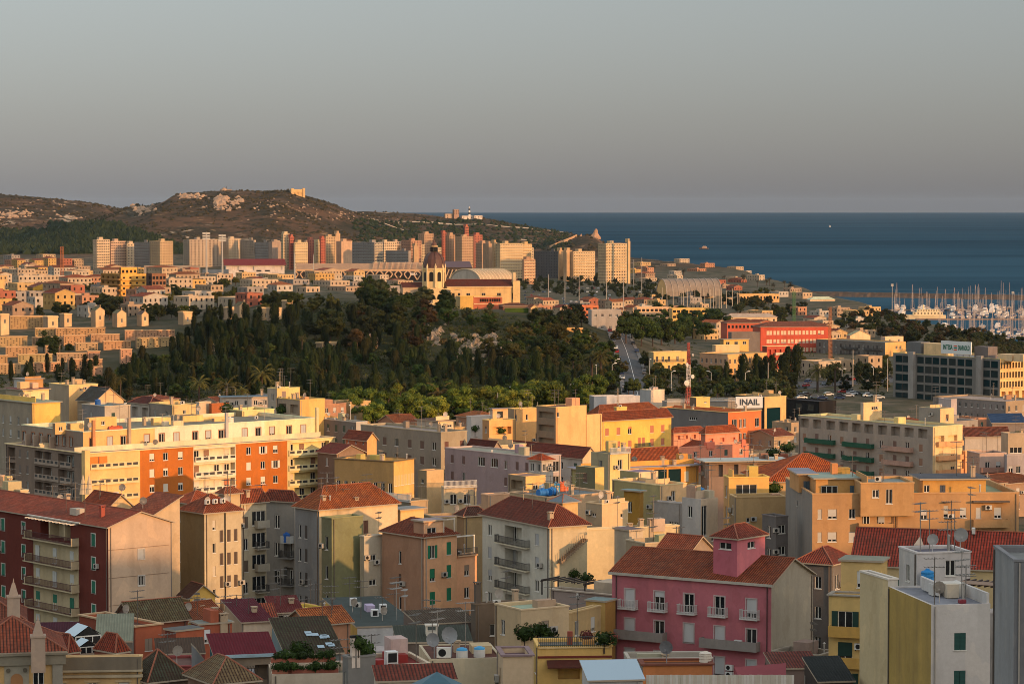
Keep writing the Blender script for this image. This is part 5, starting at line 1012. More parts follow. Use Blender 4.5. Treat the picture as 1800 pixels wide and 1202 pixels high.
 ('house', 'cream house with tiny window and grey roof behind the red hipped roof', 1030, 1058, 1104, 886, 408, 40, (180, 160, 130), (220, 188, 140), 'flat', .2, (112, 116, 122), [('d', .5, .6, 1.6, 3, 1, [1093])], [('d', .8, .5, 1.4, 3, 1, 1)], {'clutter': 3}),
 ('house', 'olive hut with lit end and balustrade among roof tents', 1012, 1046, 1062, 822, 476, 38, (126, 118, 88), (240, 196, 110), 'flat', .1, (130, 120, 116), [], [], {}),
 ('house', 'cream yellow cube under a black roof rail', 1039, 1072, 1108, 797, 500, 38, (176, 164, 130), (240, 206, 130), 'flat', .1, (90, 84, 80), [], [], {'rail': 'R'}),
 ('house', 'long red roof strip before the golden block', 1100, 1108, 1192, 806, 560, 30, (200, 160, 110), (230, 186, 126), 'gableL', 1.8, (156, 72, 50), [], [], {}),
 ('house', 'long cream parapet wall house behind the pink block', 1020, 1029, 1194, 931, 392, 22, (196, 176, 136), (212, 190, 146), 'flat', .6, (150, 134, 116), [], [], {'clutter': 5}),
 ('house', 'white cube hut with three dishes and rooftop shrubs', 1080, 1106, 1130, 933, 372, 36, (190, 174, 150), (206, 186, 156), 'flat', 0, (120, 110, 106), [], [], {'over': .2}),
 ('house', 'low tan terrace house with roof pots behind the pink block\'s roof', 1100, 1134, 1210, 955, 365, 30, (176, 156, 126), (190, 168, 136), 'flat', .6, (140, 120, 100), [], [], {'clutter': 3, 'mat': 'old'}),
 ('house', 'grey blue flat terrace with balustrade behind the dark red block', -40, 122, 176, 893, 442, 40, (176, 164, 150), (206, 180, 144), 'flat', .9, (140, 150, 164), [], [], {}),
 ('house', 'cream low lodge at the left edge above the dark red block', -40, 36, 50, 862, 428, 36, (206, 184, 146), (226, 196, 150), 'flat', .2, (150, 130, 104), [], [], {'clutter': 5}),
 ('house', 'bright red gabled roof with a dish behind the dark red block', 148, 192, 231, 890, 414, 38, (190, 160, 120), (226, 190, 136), 'gableR', 1.6, (166, 76, 44), [], [], {'clutter': 3}),
 ('house', 'brick red roofed block behind the cream tenement tower', 300, 335, 392, 886, 440, 40, (170, 140, 100), (200, 170, 120), 'hip', 1.6, (168, 78, 50), [], [], {'clutter': 2}),
 # ---- right hand quarter near the marina avenue
 ('bank', 'long grey bank building of concrete grids and teal windows', 1570, 1758, 1830, 631, 1040, 37, (132, 126, 118), (244, 198, 128), 'flat', .8, (120, 116, 112), [('x', 1.0, 2.4, 1.4, 3.5, 3, 14, None, .5), ('x', 2.2, 3.0, 12.0, 3.5, 1, 6, None, 1.5)], [('t', 3.5, 2.5, .9, 3.5, 5, [1580, 1592, 1618, 1632, 1645, 1659, 1674, 1689, 1703, 1715, 1734, 1748])], {}),
 ('hospital', 'long brick red hospital wing with paired white shutters', 1326, 1337, 1460, 575, 1480, 10, (176, 84, 56), (214, 84, 50), 'hip', 2.4, (140, 76, 58), [('s', 1.4, 2.0, 2.0, 4.4, 3, [1350, 1355, 1362, 1368, 1375, 1380, 1387, 1393, 1400, 1406, 1413, 1419, 1426, 1432, 1440, 1446], (240, 200, 160))], [], {'l': 16}),
 ('hospital', 'lower brick red wing left of the hospital\'s long front', 1272, 1278, 1338, 568, 1560, 10, (176, 84, 56), (206, 96, 62), 'hip', 2.0, (136, 74, 56), [('x', 1.2, 1.6, 1.2, 4, 1, 9)], [], {'l': 14}),
 ('house', 'grey flat annex before the lower brick red wing', 1280, 1286, 1336, 584, 1450, 12, (120, 110, 104), (130, 116, 106), 'flat', .4, (140, 130, 120), [], [], {}),
 ('house', 'long pale building with domed white roof behind the hospital', 1270, 1276, 1366, 558, 1850, 10, (200, 180, 160), (232, 196, 150), 'hip', 2.4, (200, 176, 150), [('x', 1.2, 1.4, 1.2, 4, 1, 8)], [], {'rmat': 'flat'}),
 ('apartment_building', 'golden art nouveau block with stone balconies by the hill road', 1140, 1149, 1208, 619, 1150, 24, (176, 160, 120), (238, 196, 116), 'flat', .5, (110, 90, 74), [('vgvg', 1.1, 2.0, 1.8, 3.7, 5, [1155, 1165, 1176, 1191], (70, 60, 50))], [('g', 1, 1.8, 2, 3.7, 4, 2)], {'balc': [('R', 1150, 1170, 4.0 + 3.7 * k, 'bars', (220, 190, 130), .7) for k in range(4)] + [('R', 1172, 1202, 4.0 + 3.7 * k, 'bars', (220, 190, 130), .7) for k in range(4)], 'trim': (236, 204, 140)}),
 ('apartment_building', 'long peach block with two fronts behind the tall cypress trees', 1230, 1279, 1348, 623, 1150, 40, (190, 150, 116), (240, 180, 106), 'flat', .4, (160, 140, 116), [('vg', 1.1, 1.8, 2.0, 3.7, 4, 8, (120, 90, 70))], [('vg', 1.1, 1.8, 2.0, 3.7, 4, 6, (90, 76, 64))], {'trim': (220, 180, 130)}),
 ('house', 'yellow lodge with brown windows on the long peach block', 1266, 1272, 1316, 597, 1180, 20, (176, 140, 90), (232, 186, 96), 'flat', 0, (150, 130, 100), [('d', 1.6, 1.2, .9, 3, 1, 3)], [], {}),
 ('house', 'pale upper house between yellow lodge and grey gable roof', 1252, 1258, 1300, 607, 1172, 20, (200, 170, 130), (236, 196, 140), 'flat', .3, (150, 140, 126), [], [], {}),
 ('apartment_building', 'red block striped by white balcony piers beyond the long peach block', 1340, 1348, 1393, 609, 1200, 30, (150, 70, 52), (200, 84, 56), 'flat', .4, (150, 130, 110), [('x', 1.8, 2.2, 1.4, 3.4, 5, 5, None, .8)], [], {'trim': (240, 206, 150), 'balc': [('R', 1362, 1378, 3.6 + 3.4 * k, 'solid', (236, 206, 170), .8) for k in range(5)]}),
 ('apartment_building', 'long shaded grey apartment slab with a sunlit orange end', 1435, 1556, 1592, 602, 1440, 40, (120, 112, 104), (236, 180, 104), 'flat', .5, (110, 104, 100), [('d', 1.4, 1.6, 2.0, 3.3, 3, [1576, 1583])], [('vg', 1.2, 2.0, 1.8, 3.3, 4, [1441, 1449, 1462, 1470, 1478, 1486, 1494, 1502, 1510, 1518, 1526, 1534, 1542, 1549], (70, 60, 54))], {'balc': [('L', 1480, 1508, 4.2 + 3.3 * k, 'bars', (96, 90, 84), .9) for k in range(4)] + [('L', 1520, 1552, 4.2 + 3.3 * k, 'bars', (96, 90, 84), .9) for k in range(4)]}),
 ('house', 'white gabled roof house behind the long grey slab', 1488, 1494, 1530, 590, 1500, 30, (190, 170, 150), (240, 200, 150), 'gableR', 2.6, (176, 160, 146), [], [], {}),
 ('house', 'cream block cluster on the far end of the grey slab', 1548, 1556, 1588, 592, 1480, 34, (190, 170, 150), (240, 204, 156), 'flat', .4, (176, 160, 140), [('d', 1.2, 1.2, 1.4, 3, 1, 2)], [], {}),
 ('house', 'white harbour club house with a row of windows near the marina', 1418, 1424, 1468, 527, 2420, 14, (200, 180, 160), (240, 206, 160), 'hip', 2.4, (206, 196, 186), [('x', 1.6, 2.0, 1.5, 4, 2, 8)], [], {'rmat': 'flat'}),
 ('house', 'long yellow school building behind the umbrella pines', 1176, 1182, 1247, 542, 1850, 8, (190, 150, 90), (228, 184, 96), 'flat', .3, (170, 150, 96), [('x', 2.0, 1.6, 1.2, 3.6, 2, 9)], [], {}),
 ('house', 'pale rose long building left of the yellow school', 1115, 1120, 1180, 540, 1880, 8, (200, 160, 126), (230, 184, 136), 'flat', .3, (180, 150, 120), [('x', 2.0, 1.6, 1.2, 3.6, 2, 8)], [], {}),
 ('house', 'ochre colonnaded block right of the vaulted hall', 1294, 1300, 1370, 517, 2380, 10, (190, 150, 100), (226, 176, 108), 'flat', .4, (180, 150, 116), [('x', 1.4, 2.2, 2, 5, 2, 12)], [], {}),
]
BYL = {}
for (nm, lab, xl, xc, xr, yt, d, phi, cl, cr, rf_, rh, rc, wr, wl_, ex) in MID:
    ex = dict(ex); rail = ex.pop('rail', None); balc = ex.pop('balc', ())
    cat = {'apartment_building': 'apartment block', 'office_building': 'office'}.get(nm, nm)
    par = rh if rf_ == 'flat' else .5
    kw = dict(rh=rh) if rf_ != 'flat' else {}
    if rf_ == 'flat' and par == 0: par = 0.0 if 'over' in ex or d < 3000 else .3
    BYL[lab] = b = B(nm, lab, cat, xl, xc, xr, yt, d, phi, cl, cr, rf_, rc, par if par else (0 if rf_ == 'flat' and rh == 0 and ('over' in ex or rc) else .3), wr=wr, wl=wl_, bal=balc, **kw, **ex)
    if rail: b.balcony(rail, xc if rail == 'R' else xl, xr if rail == 'R' else xc, .02, 'bars', (200, 196, 190), .2, (206, 200, 190))
# the bank: stair shafts, roof boxes and the sign
b = BYL['long grey bank building of concrete grids and teal windows']
for px in (1605, 1724): b.box('stair_shaft', -1.4, b.u('L', px + 5), 0, -.05, b.u('L', px - 4), b.h + .8, (160, 152, 144))
for k in range(3): b.box('sun_screen', .3, -.4, b.h - 1.0 - 3.5 * k - 2.8, b.w - .3, -.25, b.h - 1.0 - 3.5 * k - 2.5, (236, 190, 124))
for (p0, p1, yy, c1) in ((1588, 1612, 604, (120, 118, 116)), (1617, 1653, 605, (236, 196, 140)), (1706, 1730, 606, (130, 118, 112)), (1748, 1772, 617, (236, 200, 150)), (1775, 1792, 616, (236, 200, 150))):
    u0, u1 = b.u('L', p1), b.u('L', p0); zt = b.h + (631 - yy - 6) / FPX * 1060 ; b.box('roof_box', 2.0, max(u0, -20), b.h - .7, 7, u1, zt, c1)
u0, u1 = b.u('L', 1706), b.u('L', 1653); z0 = b.h + .9; z1 = b.h + 5.6
sg = tag(bpy.data.objects.new('sign', None), 'white rooftop sign with green lettering on the bank', 'sign'); COL.objects.link(sg); sg.location = b.M @ Vector((.3, (u0 + u1) / 2, z0)); sg.rotation_euler = (0, 0, b.phi - math.pi / 2)
wd = u1 - u0; mb = MB(); mb.box(-wd / 2, 0, 0, wd / 2, .4, z1 - z0); ob('board', mb.mesh('board', [M['lamp']]), sg)
for k in range(5): mb = MB(); mb.box(-.08, .5, -2, .08, .66, 4.4); ob('strut', mb.mesh('strut', [M['iron']]), sg, (-wd / 2 + wd * (k + .5) / 5, 0, 0))
tx = text('INTESA', 'lettering', sg, (-wd * .27, -.06, 2.3), 2.7, 0, 'paint', (0, 104, 76), bold=True); tx.data.size = 2.5; tx.scale = (min(1.0, wd * .36 / 9.3), 1, 1)
tx = text('SANPAOLO', 'lettering', sg, (wd * .26, -.06, 2.3), 2.5, 0, 'paint', (0, 104, 76), bold=True); tx.scale = (min(1.0, wd * .40 / 13.5), 1, 1)
for k in range(3): mb = MB(); mb.box(-.85, -.06, 1.3 + k * .7, .85, -.01, 1.75 + k * .7); ob('emblem', mb.mesh('emblem', [M['paint']]), sg, (-wd * .02, 0, 0), color=((214, 90, 40), (0, 104, 76), (214, 90, 40))[k])
# the other sign
b = BYL['dark glazed office framed by a tan portal under a large sign']
p = at(1317, 717, 872); sg = tag(bpy.data.objects.new('sign', None), 'white sign board with dark INAIL letters', 'sign'); COL.objects.link(sg); sg.location = p; sg.rotation_euler = (0, 0, R(6))
wd = 48 / FPX * 872; hh = 20 / FPX * 872; mb = MB(); mb.box(-wd / 2, 0, 0, wd / 2, .5, hh); ob('board', mb.mesh('board', [M['lamp']]), sg)
mb = MB(); mb.box(-wd / 2 + .3, .1, -8, wd / 2 - .3, .45, 0); ob('support_wall', mb.mesh('support_wall', [M['plaster']]), sg, color=(120, 110, 100))
tx = text('INAIL', 'lettering', sg, (.05, -.08, hh * .5), 2.55, 0, 'paint', (50, 62, 74), bold=True); tx.data.offset = .075
# lattice mast, crane, poles
def lattice(px, py0, py1, d, wpx, label, c1, c2, name='lattice_mast', taper=.35, n=12, band=3, group=None):
    p = at(px, py1, d); g = ground(p.x, p.y); z0 = min(g, p.z) - .5; hh = at(px, py0, d).z - z0; wd = wpx / FPX * d / 2
    t = thing(name, label, 'mast', (p.x, p.y, z0), .4, group); pos = lambda k: (wd * (1 - (1 - taper) * k / n), hh * k / n); r = max(.07, wd * .075)
    for k in range(n):
        (a, z), (a2, z2) = pos(k), pos(k + 1); mb = MB()
        for sx, sy in ((1, 1), (1, -1), (-1, -1), (-1, 1)): mb.tube((sx * a, sy * a, z), (sx * a2, sy * a2, z2), r, n=4, caps=False)
        for (u, v) in (((1, 1), (1, -1)), ((1, -1), (-1, -1)), ((-1, -1), (-1, 1)), ((-1, 1), (1, 1))):
            mb.tube((u[0] * a, u[1] * a, z), (v[0] * a2, v[1] * a2, z2), r * .7, n=3, caps=False); mb.tube((v[0] * a, v[1] * a, z), (u[0] * a2, u[1] * a2, z2), r * .7, n=3, caps=False); mb.tube((u[0] * a2, u[1] * a2, z2), (v[0] * a2, v[1] * a2, z2), r * .7, n=3, caps=False)
        ob('section', mb.mesh('section', [M['paint']]), t, color=c1 if (k // band) % 2 else c2)
    return t, hh
t, hh = lattice(1210, 602, 692, 900, 9, 'red and white lattice radio mast before the golden block', (180, 78, 62), (222, 206, 190))
for k, (z, s_) in enumerate(((.55, .9), (.62, .7), (.75, .7), (.86, .5))): mb = MB(); mb.lathe([(0, 0), (s_, .1), (s_, .35), (0, .45)], 12); o = ob('dish', mb.mesh('dish', [M['paint']]), t, (1.0 * (1 if k % 2 else -1), -.6, hh * z), color=(214, 200, 184)); o.rotation_euler = (math.pi / 2, 0, .3 * k)
t, hh = lattice(1395, 512, 614, 1650, 5, 'green lattice crane tower left of the grey slab', (60, 110, 50), (80, 120, 60), 'crane', .8, 20)
t, hh = lattice(1459, 540, 650, 1300, 5.5, 'rust orange crane tower before the grey slab', (176, 110, 60), (190, 120, 66), 'crane', .7, 16)
t, hh = lattice(109, 434, 485, 2300, 5, 'orange lattice crane among the far left houses', (196, 110, 50), (196, 110, 50), 'crane', .9, 12)
# railing deck on the pale blue fascia block
# street and hill road
asph = mk_paint('asphalt', .9)
tA = NT('asphalt_road'); tA.set(Base_Color=tA.mix(tA.ramp(tA.noise(.5, tA.wpos(), 5), .35, 0, .7, 1), lin((56, 56, 58)), lin((74, 72, 70))), Roughness=.9)
road = [(g.x, g.y) for g in (ground_hit(px, py, 900) for px, py in ((1122, 700), (1116, 670), (1108, 640), (1100, 615), (1092, 596), (1086, 580))) if g]
strip('road', road, 8.6, tA.m, .12, n=14)
strip('road_marking', road, .16, M['lamp'], .2, n=14)
for off in (-5.2, 5.2): strip('pavement', [(x + off, y) for x, y in road], 1.6, mk_fixed('pavement_stone', (104, 98, 92), .95), .24, n=14)
av = [(at(px, 690, d).x, d) for px, d in ((1375, 1130), (1450, 1165), (1530, 1190), (1600, 1215))]
strip('road', av, 22, tA.m, .15, n=10)
# infill roofs between the named houses
infill(34, -10, 640, 700, 900, 7, 11, 'flat roofed house tucked between the larger houses below the cemetery', 'houses below the cemetery', 7, 12, .2, 21, ymin=690, slack=22, clut=3)
infill(60, 560, 1400, 520, 860, 6, 12, 'modest house filling a gap in the sunlit middle quarter', 'houses filling the middle quarter', 7, 12, .35, 22, ymin=730, slack=30, clut=3)
infill(26, 1390, 1800, 540, 860, 6, 10, 'modest house filling a gap below the bank', 'houses filling the quarter below the bank', 7, 12, .3, 23, ymin=735, slack=26, clut=2)
infill(40, 560, 1480, 400, 520, 8, 12, 'shaded house filling a gap between the near roofs', 'houses filling gaps between near roofs', 6, 10, .3, 24, slack=150, ymin=830, clut=4)
infill(20, 0, 560, 400, 520, 8, 12, 'shaded house filling a gap near the dark red block', 'houses filling gaps by the dark red block', 6, 10, .4, 25, slack=220, ymin=860, clut=3)
infill(16, 270, 560, 335, 372, 5, 9, 'low house squeezed between the near roofs at lower left', 'low houses at lower left', 5, 8, .5, 26, slack=150, ymin=1058, clut=3)
# roof tanks
def rt(lab, px, label, col, up=True, v=.35, n=0): tank(BYL[lab], px, label, col, up, v, n)
T0 = 'wide flat slate roof house carrying many tanks'
for i, (px, v, col, up, l_) in enumerate(((968, .25, (30, 110, 180), False, 'blue barrel tank at the front left of the tank roof'), (990, .3, (30, 116, 190), False, 'second blue barrel tank along the tank roof'), (1005, .75, (206, 200, 190), True, 'white upright tank in the row at the roof\'s back'), (1012, .78, (50, 56, 62), True, 'black upright tank in the row at the roof\'s back'),
        (1020, .8, (60, 150, 190), True, 'pale blue upright tank in the row at the roof\'s back'), (1034, .85, (70, 160, 190), True, 'tallest sky blue tank at the right of the row'), (1046, .9, (206, 96, 48), True, 'left of two orange upright tanks on the tank roof'), (1052, .9, (206, 96, 48), True, 'right of two orange upright tanks on the tank roof'))): rt(T0, px, l_, col, up, v, i)
for px, l_ in ((1246, 'left blue tank of the pair on the slender pale house'), (1254, 'right blue tank of the pair on the slender pale house')): rt('slender pale house with a blue tank pair on its roof', px, l_, (40, 130, 196), True, .7)
rt('grey blue flat block with a green door in the left cluster', 196, 'blue ball tank on the grey blue flat block', (24, 84, 150), True, .6)
# closed parasols on the terrace
for px, d, l_ in ((146, 470, 'left of two folded cream parasols on the balustrade terrace'), (157, 467, 'right of two folded cream parasols on the balustrade terrace')):
    p = at(px, 872, d); hh = at(px, 834, d).z - p.z; t = thing('parasol', l_, 'parasol', p, 0, 'folded parasols'); mb = MB(); mb.lathe([(.62, .35), (.55, .8), (.3, hh * .7), (.04, hh)], 8); ob('canopy', mb.mesh('canopy', [M['plaster']]), t, color=(222, 196, 156)); mb = MB(); mb.tube((0, 0, -1.5), (0, 0, hh * .95), .05); ob('pole', mb.mesh('pole', [M['iron']]), t)
# ------------------------------------------------------------------ the near quarter, in the shade of the unseen castle ridge
RED = (150, 74, 54); RED2 = (132, 62, 48); DKRED = (96, 40, 40); GRYROOF = (112, 110, 108)
CREAM = (214, 196, 162); OLIVE = (150, 134, 96)
GREEN = (24, 108, 80)
# N1 dark red block
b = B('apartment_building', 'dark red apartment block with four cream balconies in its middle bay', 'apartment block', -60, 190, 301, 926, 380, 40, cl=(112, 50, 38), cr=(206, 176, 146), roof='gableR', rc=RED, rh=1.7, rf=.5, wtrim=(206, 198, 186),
      wl=[('vhvg', .95, 1.6, 1.25, 3.2, 5, [164, 41, 5, -25], GREEN), ('b', 8.0, 2.3, .55, 3.2, 1, [97], None, 1.6)],
      wr=[('sghg', .95, 1.3, 3.4, 3.6, 4, [248])])
u0, u1 = b.u('L', 138), b.u('L', 59)
mb = MB(); mb.box(-.07, u0, .5, .0, u1, b.h - 3.15); b.part('bay_wall', mb, 'plaster', (196, 176, 138)); b.box('loggia_wall', 1.5, u0 + .2, b.h - 2.86, 1.57, u1 - .2, b.h - .56, (206, 186, 148))
for f_ in (.33, .66): b.box('loggia_pier', .1, u0 + (u1 - u0) * f_ - .15, b.h - 2.86, 1.5, u0 + (u1 - u0) * f_ + .15, b.h - .56, (200, 180, 142))
for k in range(1, 5):
    for j, px in enumerate((127, 97, 67)):
        uu = b.u('L', px); z = b.h - .9 - 3.2 * k - 2.1
        fr = b.put('window', win_mesh('v' if (j + k) % 3 == 0 else 'h', 1.0, 2.1, 'frame'), (-.2, uu, z), -math.pi / 2); b.put('shutter', win_mesh('v' if (j + k) % 3 == 0 else 'h', 1.0, 2.1, 'shutter'), parent=fr, color=GREEN if k == 3 else (200, 198, 190))
        if (j + k) % 3: b.put('pane', win_mesh('h', 1.0, 2.1, 'pane'), parent=fr)
    bl = b.balcony('L', 138.5, 52, 3.1 + 3.2 * (k - 1), 'bars', (196, 178, 142), 1.2, (80, 34, 34))
    z = b.h - 3.1 - 3.2 * (k - 1); b.box('balcony_end', -1.22, u0 - .1, z - .15, .02, u0 + .05, z + .95, (206, 186, 148)); b.box('balcony_end', -1.22, u1 + .45, z - .15, .02, u1 + .6, z + .95, (206, 186, 148))
mb = MB(); mb.box(-.5, u0 - 1, b.h - .1, -.2, u1 + 1.0, b.h + .05)
for k in range(14): mb.box(-1.4, u0 + (u1 - u0) * k / 13 - .05, b.h - .35, -.1, u0 + (u1 - u0) * k / 13 + .05, b.h - .2)
b.part('pergola', mb, 'paint', (206, 196, 180))
b.box('roof_box', 1.2, b.u('L', 120), b.h + .6, 2.6, b.u('L', 120) + 1.6, b.h + 1.5, (190, 178, 160)); b.put('chimney', CHIM[1], (2.2, b.u('L', 155), b.h + .6), 0, (170, 80, 60)); b.clutter(4, 5)
mb = MB(); mb.box(b.w - .1, -.06, .3, b.w + .02, .05, b.h - .1); b.part('downpipe', mb, 'paint', (120, 110, 100))
for dz in (3.1, 6.9, 10.6): b.box('floor_band', 0.02, -.04, b.h - dz - .06, b.w - .4, .02, b.h - dz, (150, 124, 100))
# behind it
B('house', 'cream end wall with a low red roof rising behind the dark red block', 'house', 226, 268, 316, 905, 394, 40, cl=(190, 164, 130), cr=(206, 178, 140), roof='shedX', rh=2.2, rc=RED, clutter=1)
b = B('apartment_building', 'cream tenement with an olive side wall and narrow brown windows', 'apartment block', 317, 359, 424, 903, 398, 40, cl=(150, 128, 88), cr=(205, 186, 150), roof='hip', rc=RED, rh=2.3,
      wr=[('v', .62, 1.7, 2.5, 3.25, 5, [389, 402, 414], (92, 74, 60)), ('sd', .5, 1.4, 1.0, 3.25, 4, [376], (205, 190, 165))], clutter=3)
b.put('downpipe', (lambda m: (m.tube((0, -.1, .3), (0, -.1, b.h)  , .09, n=5), m.mesh('downpipe', [M['iron']]))[1])(MB()), (b.u('R', 395), 0, 0))
b2 = B('roof_room', '', '', 384, 395, 422, 869, 407, 40, cl=(190, 170, 140), cr=(216, 188, 140), roof='hip', rh=.9, rc=RED, host=b, wr=[('g', .7, 1.1, 1.1, 3, 1, 1)], wl=[('d', .8, 1.9, .7, 3, 1, 1)])
for k in range(3): b.put('air_conditioner', ACU, (1.2 + 1.3 * k, 1.0, b.h + 1.1), .4, (210, 205, 195))
b = B('apartment_building', 'pale tenement with glazed verandas stacked above small balconies', 'apartment block', 420, 424, 468, 886, 414, 40, cl=(196, 176, 140), cr=(206, 190, 158), roof='hip', rc=RED, rh=2.0,
      wr=[('vg', .8, 1.7, 1.9, 3.2, 5, [432], (110, 92, 74)), ('g', 2.4, 2.1, 1.2, 3.2, 5, [455])], bal=[('R', 447, 468, 3.5 + 3.2 * k, 'bars' if k % 2 else 'solid', (180, 170, 150), .9) for k in range(5)], clutter=2)
b = B('apartment_building', 'narrow grey tenement with a small pointed tile roof and a blue tank', 'apartment block', 464, 517, 524, 883, 420, 62, cl=(150, 144, 134), cr=(170, 160, 146), roof='hip', rc=RED2, rh=1.6,
      wl=[('ggbg', .95, 2.0, 2.0, 4.1, 4, [487]), ('b', 1.6, 2.6, 5.6, 4.1, 3, [507], (150, 144, 134), .8)], bal=[('L', 494, 517, 8.2 + 4.1 * k, 'bars', (150, 146, 138), 1.0) for k in range(2)])
wp = b.M @ Vector((-.55, b.u('L', 507), b.h - 5.9)); bl = b.balcony('L', 499, 516, 5.9, 'solid', (200, 198, 190), 1.0)
tag(ob('water_tank', VTANK, None, wp, 0, (26, 92, 168), (.8, .8, 1.0)), 'blue water tank standing on the narrow grey tenement\'s balcony', 'water tank', 'water tanks on the flat roofs')
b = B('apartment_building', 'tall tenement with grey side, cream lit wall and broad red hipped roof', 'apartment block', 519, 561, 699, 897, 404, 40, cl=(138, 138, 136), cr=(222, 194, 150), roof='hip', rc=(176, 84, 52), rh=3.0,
      wl=[('dv', .6, 1.9, 2.4, 3.4, 5, [527, 538], (70, 62, 56))], wr=[('vd', .9, 2.2, 2.0, 3.4, 1, [643], (110, 70, 48)), ('h', 1.1, 1.4, 5.0, 3.4, 3, [682])], mat='old', clutter=8)
b = B('apartment_building', 'sage green rendered block with narrow slit windows on its shaded side', 'apartment block', 565, 583, 638, 911, 395, 40, auto=False, cl=(120, 118, 90), cr=(134, 134, 96), roof='flat', par=.3, rc=(150, 140, 120), wl=[('d', .7, 1.9, 2.6, 4.1, 4, [574])], wcol=(80, 70, 60))
b = B('apartment_building', 'pale stub of a block with two wide black windows and a stained terrace', 'apartment block', 634, 640, 672, 943, 396, 40, cl=(186, 172, 146), cr=(200, 188, 164), roof='flat', par=.9, rc=(150, 140, 120), wr=[('d', 1.2, .85, 2.6, 3.5, 3, [655])], mat='old', clutter=1)
b.put('air_conditioner', ACU, (b.u('R', 660), -.3, b.h - 4.1), 0, (206, 200, 188))
# peach block
b = B('apartment_building', 'peach corner block with emerald shutters and a boxed roof room', 'apartment block', 672, 745, 803, 945, 390, 40, cl=(178, 134, 104), cr=(236, 176, 128), roof='hip', rc=(150, 70, 50), rh=2.0,  # left wall a duller peach, shade put into its colour
      wr=[('ohv', .95, 1.75, 1.2, 3.2, 3, [760], (20, 118, 80)), ('v', .8, 1.75, .9, 3.2, 3, [789], (20, 118, 80))], wl=[('dv', .6, 1.8, 2.3, 3.2, 4, [703], (96, 66, 50))])
B('roof_room', '', '', 727, 745, 780, 917, 390.3, 40, cl=(190, 144, 112), cr=(238, 182, 134), roof='flat', par=0, rc=(180, 168, 150), host=b, over=.3, wr=[('g', 1.6, .8, .9, 3, 1, [759])])
mb = MB()
for x in (b.u('R', 781), b.u('R', 800)): mb.box(x - .08, .1, b.h - .3, x + .08, .26, b.h + 2.3)
mb.box(b.u('R', 780), .08, b.h + 2.15, b.u('R', 801), .28, b.h + 2.32); b.part('roof_frame', mb, 'paint', (206, 190, 168))
tank(b, 738, 'pale upright water tank on the peach block\'s roof room', (196, 190, 178), True, .15, 0)
b = B('apartment_building', 'peach wing with a railed plant terrace beside the boxed roof room', 'apartment block', 800, 803, 838, 976, 396, 40, cl=(200, 150, 114), cr=(236, 176, 130), roof='flat', par=.25, rc=(170, 130, 100), clutter=1)
b.balcony('R', 803, 838, .05, 'bars', (220, 180, 140), .3)
mb = MB()
for x in (.2, b.w - .2): mb.box(x - .07, .3, b.h, x + .07, .44, b.h + 2.6)
mb.box(.1, .28, b.h + 2.5, b.w - .1, .46, b.h + 2.66); b.part('terrace_frame', mb, 'paint', (224, 216, 200))
b = B('house', 'small yellow block with a green shutter behind the peach roof', 'house', 683, 704, 745, 897, 414, 40, cl=(188, 166, 136), cr=(232, 190, 120), roof='flat', par=0, rc=(150, 148, 146), wl=[('v', .8, 1.7, 1.0, 3.2, 1, 1, (30, 110, 90))])
# mustard shed with grey roof
b = B('workshop', 'mustard shed with wide flat slate grey roof and white front', 'shed', 568, 628, 735, 1103, 345, 13, cl=(198, 158, 74), cr=(206, 204, 200), roof='flat', par=0, rc=(66, 70, 74), over=.12, rmat='flat', wr=[('d', 3.6, 2.0, 2.4, 5, 1, [676])])
mb = MB(); mb.face([(2.0, -.05, b.h - 2.3), (5.6, -.05, b.h - 2.3), (5.8, -1.3, b.h - 2.75), (1.8, -1.3, b.h - 2.75)]); mb.face([(1.8, -1.3, b.h - 2.75), (5.8, -1.3, b.h - 2.75), (5.8, -1.3, b.h - 2.95), (1.8, -1.3, b.h - 2.95)]); b.part('awning', mb, 'paint', (206, 196, 190))
for (x, y, hh) in ((2.6, 18, 1.0), (5.2, 11, 1.1), (3.6, 8, .9)):
    mb = MB(); mb.box(-.45, -.35, 0, .45, .35, hh); mb.box(-.3, -.37, .15, .3, -.33, hh - .15, 1); b.part('roof_vent', mb, [M['paint'], M['dark']], (220, 220, 216), (x, y, b.h + .15))
b.put('antenna', ANT[3], (5.6, 4, b.h), .5, (190, 186, 180)); b.put('antenna', ANT[1], (6.5, 3, b.h), 1.2, (190, 186, 180)); b.put('chimney', CHIM[1], (6.9, -.2, b.h - 1), 0, (214, 196, 170))
b = B('house', 'low yellow yard wall building between the grey tenements and mustard shed', 'house', 512, 545, 570, 1070, 366, 40, cl=(176, 158, 84), cr=(224, 186, 74), roof='flat', par=.5, rc=(130, 120, 108))
# little yellow gabled house
b = B('house', 'little bright yellow gabled house with two pale shutters', 'house', 316, 334, 378, 1049, 384, 30, cl=(170, 150, 110), cr=(232, 186, 84), roof='gableR', rh=1.5, rc=(96, 60, 48), wr=[('s', .75, .75, .35, 2, 1, [343, 367], (228, 222, 206))])
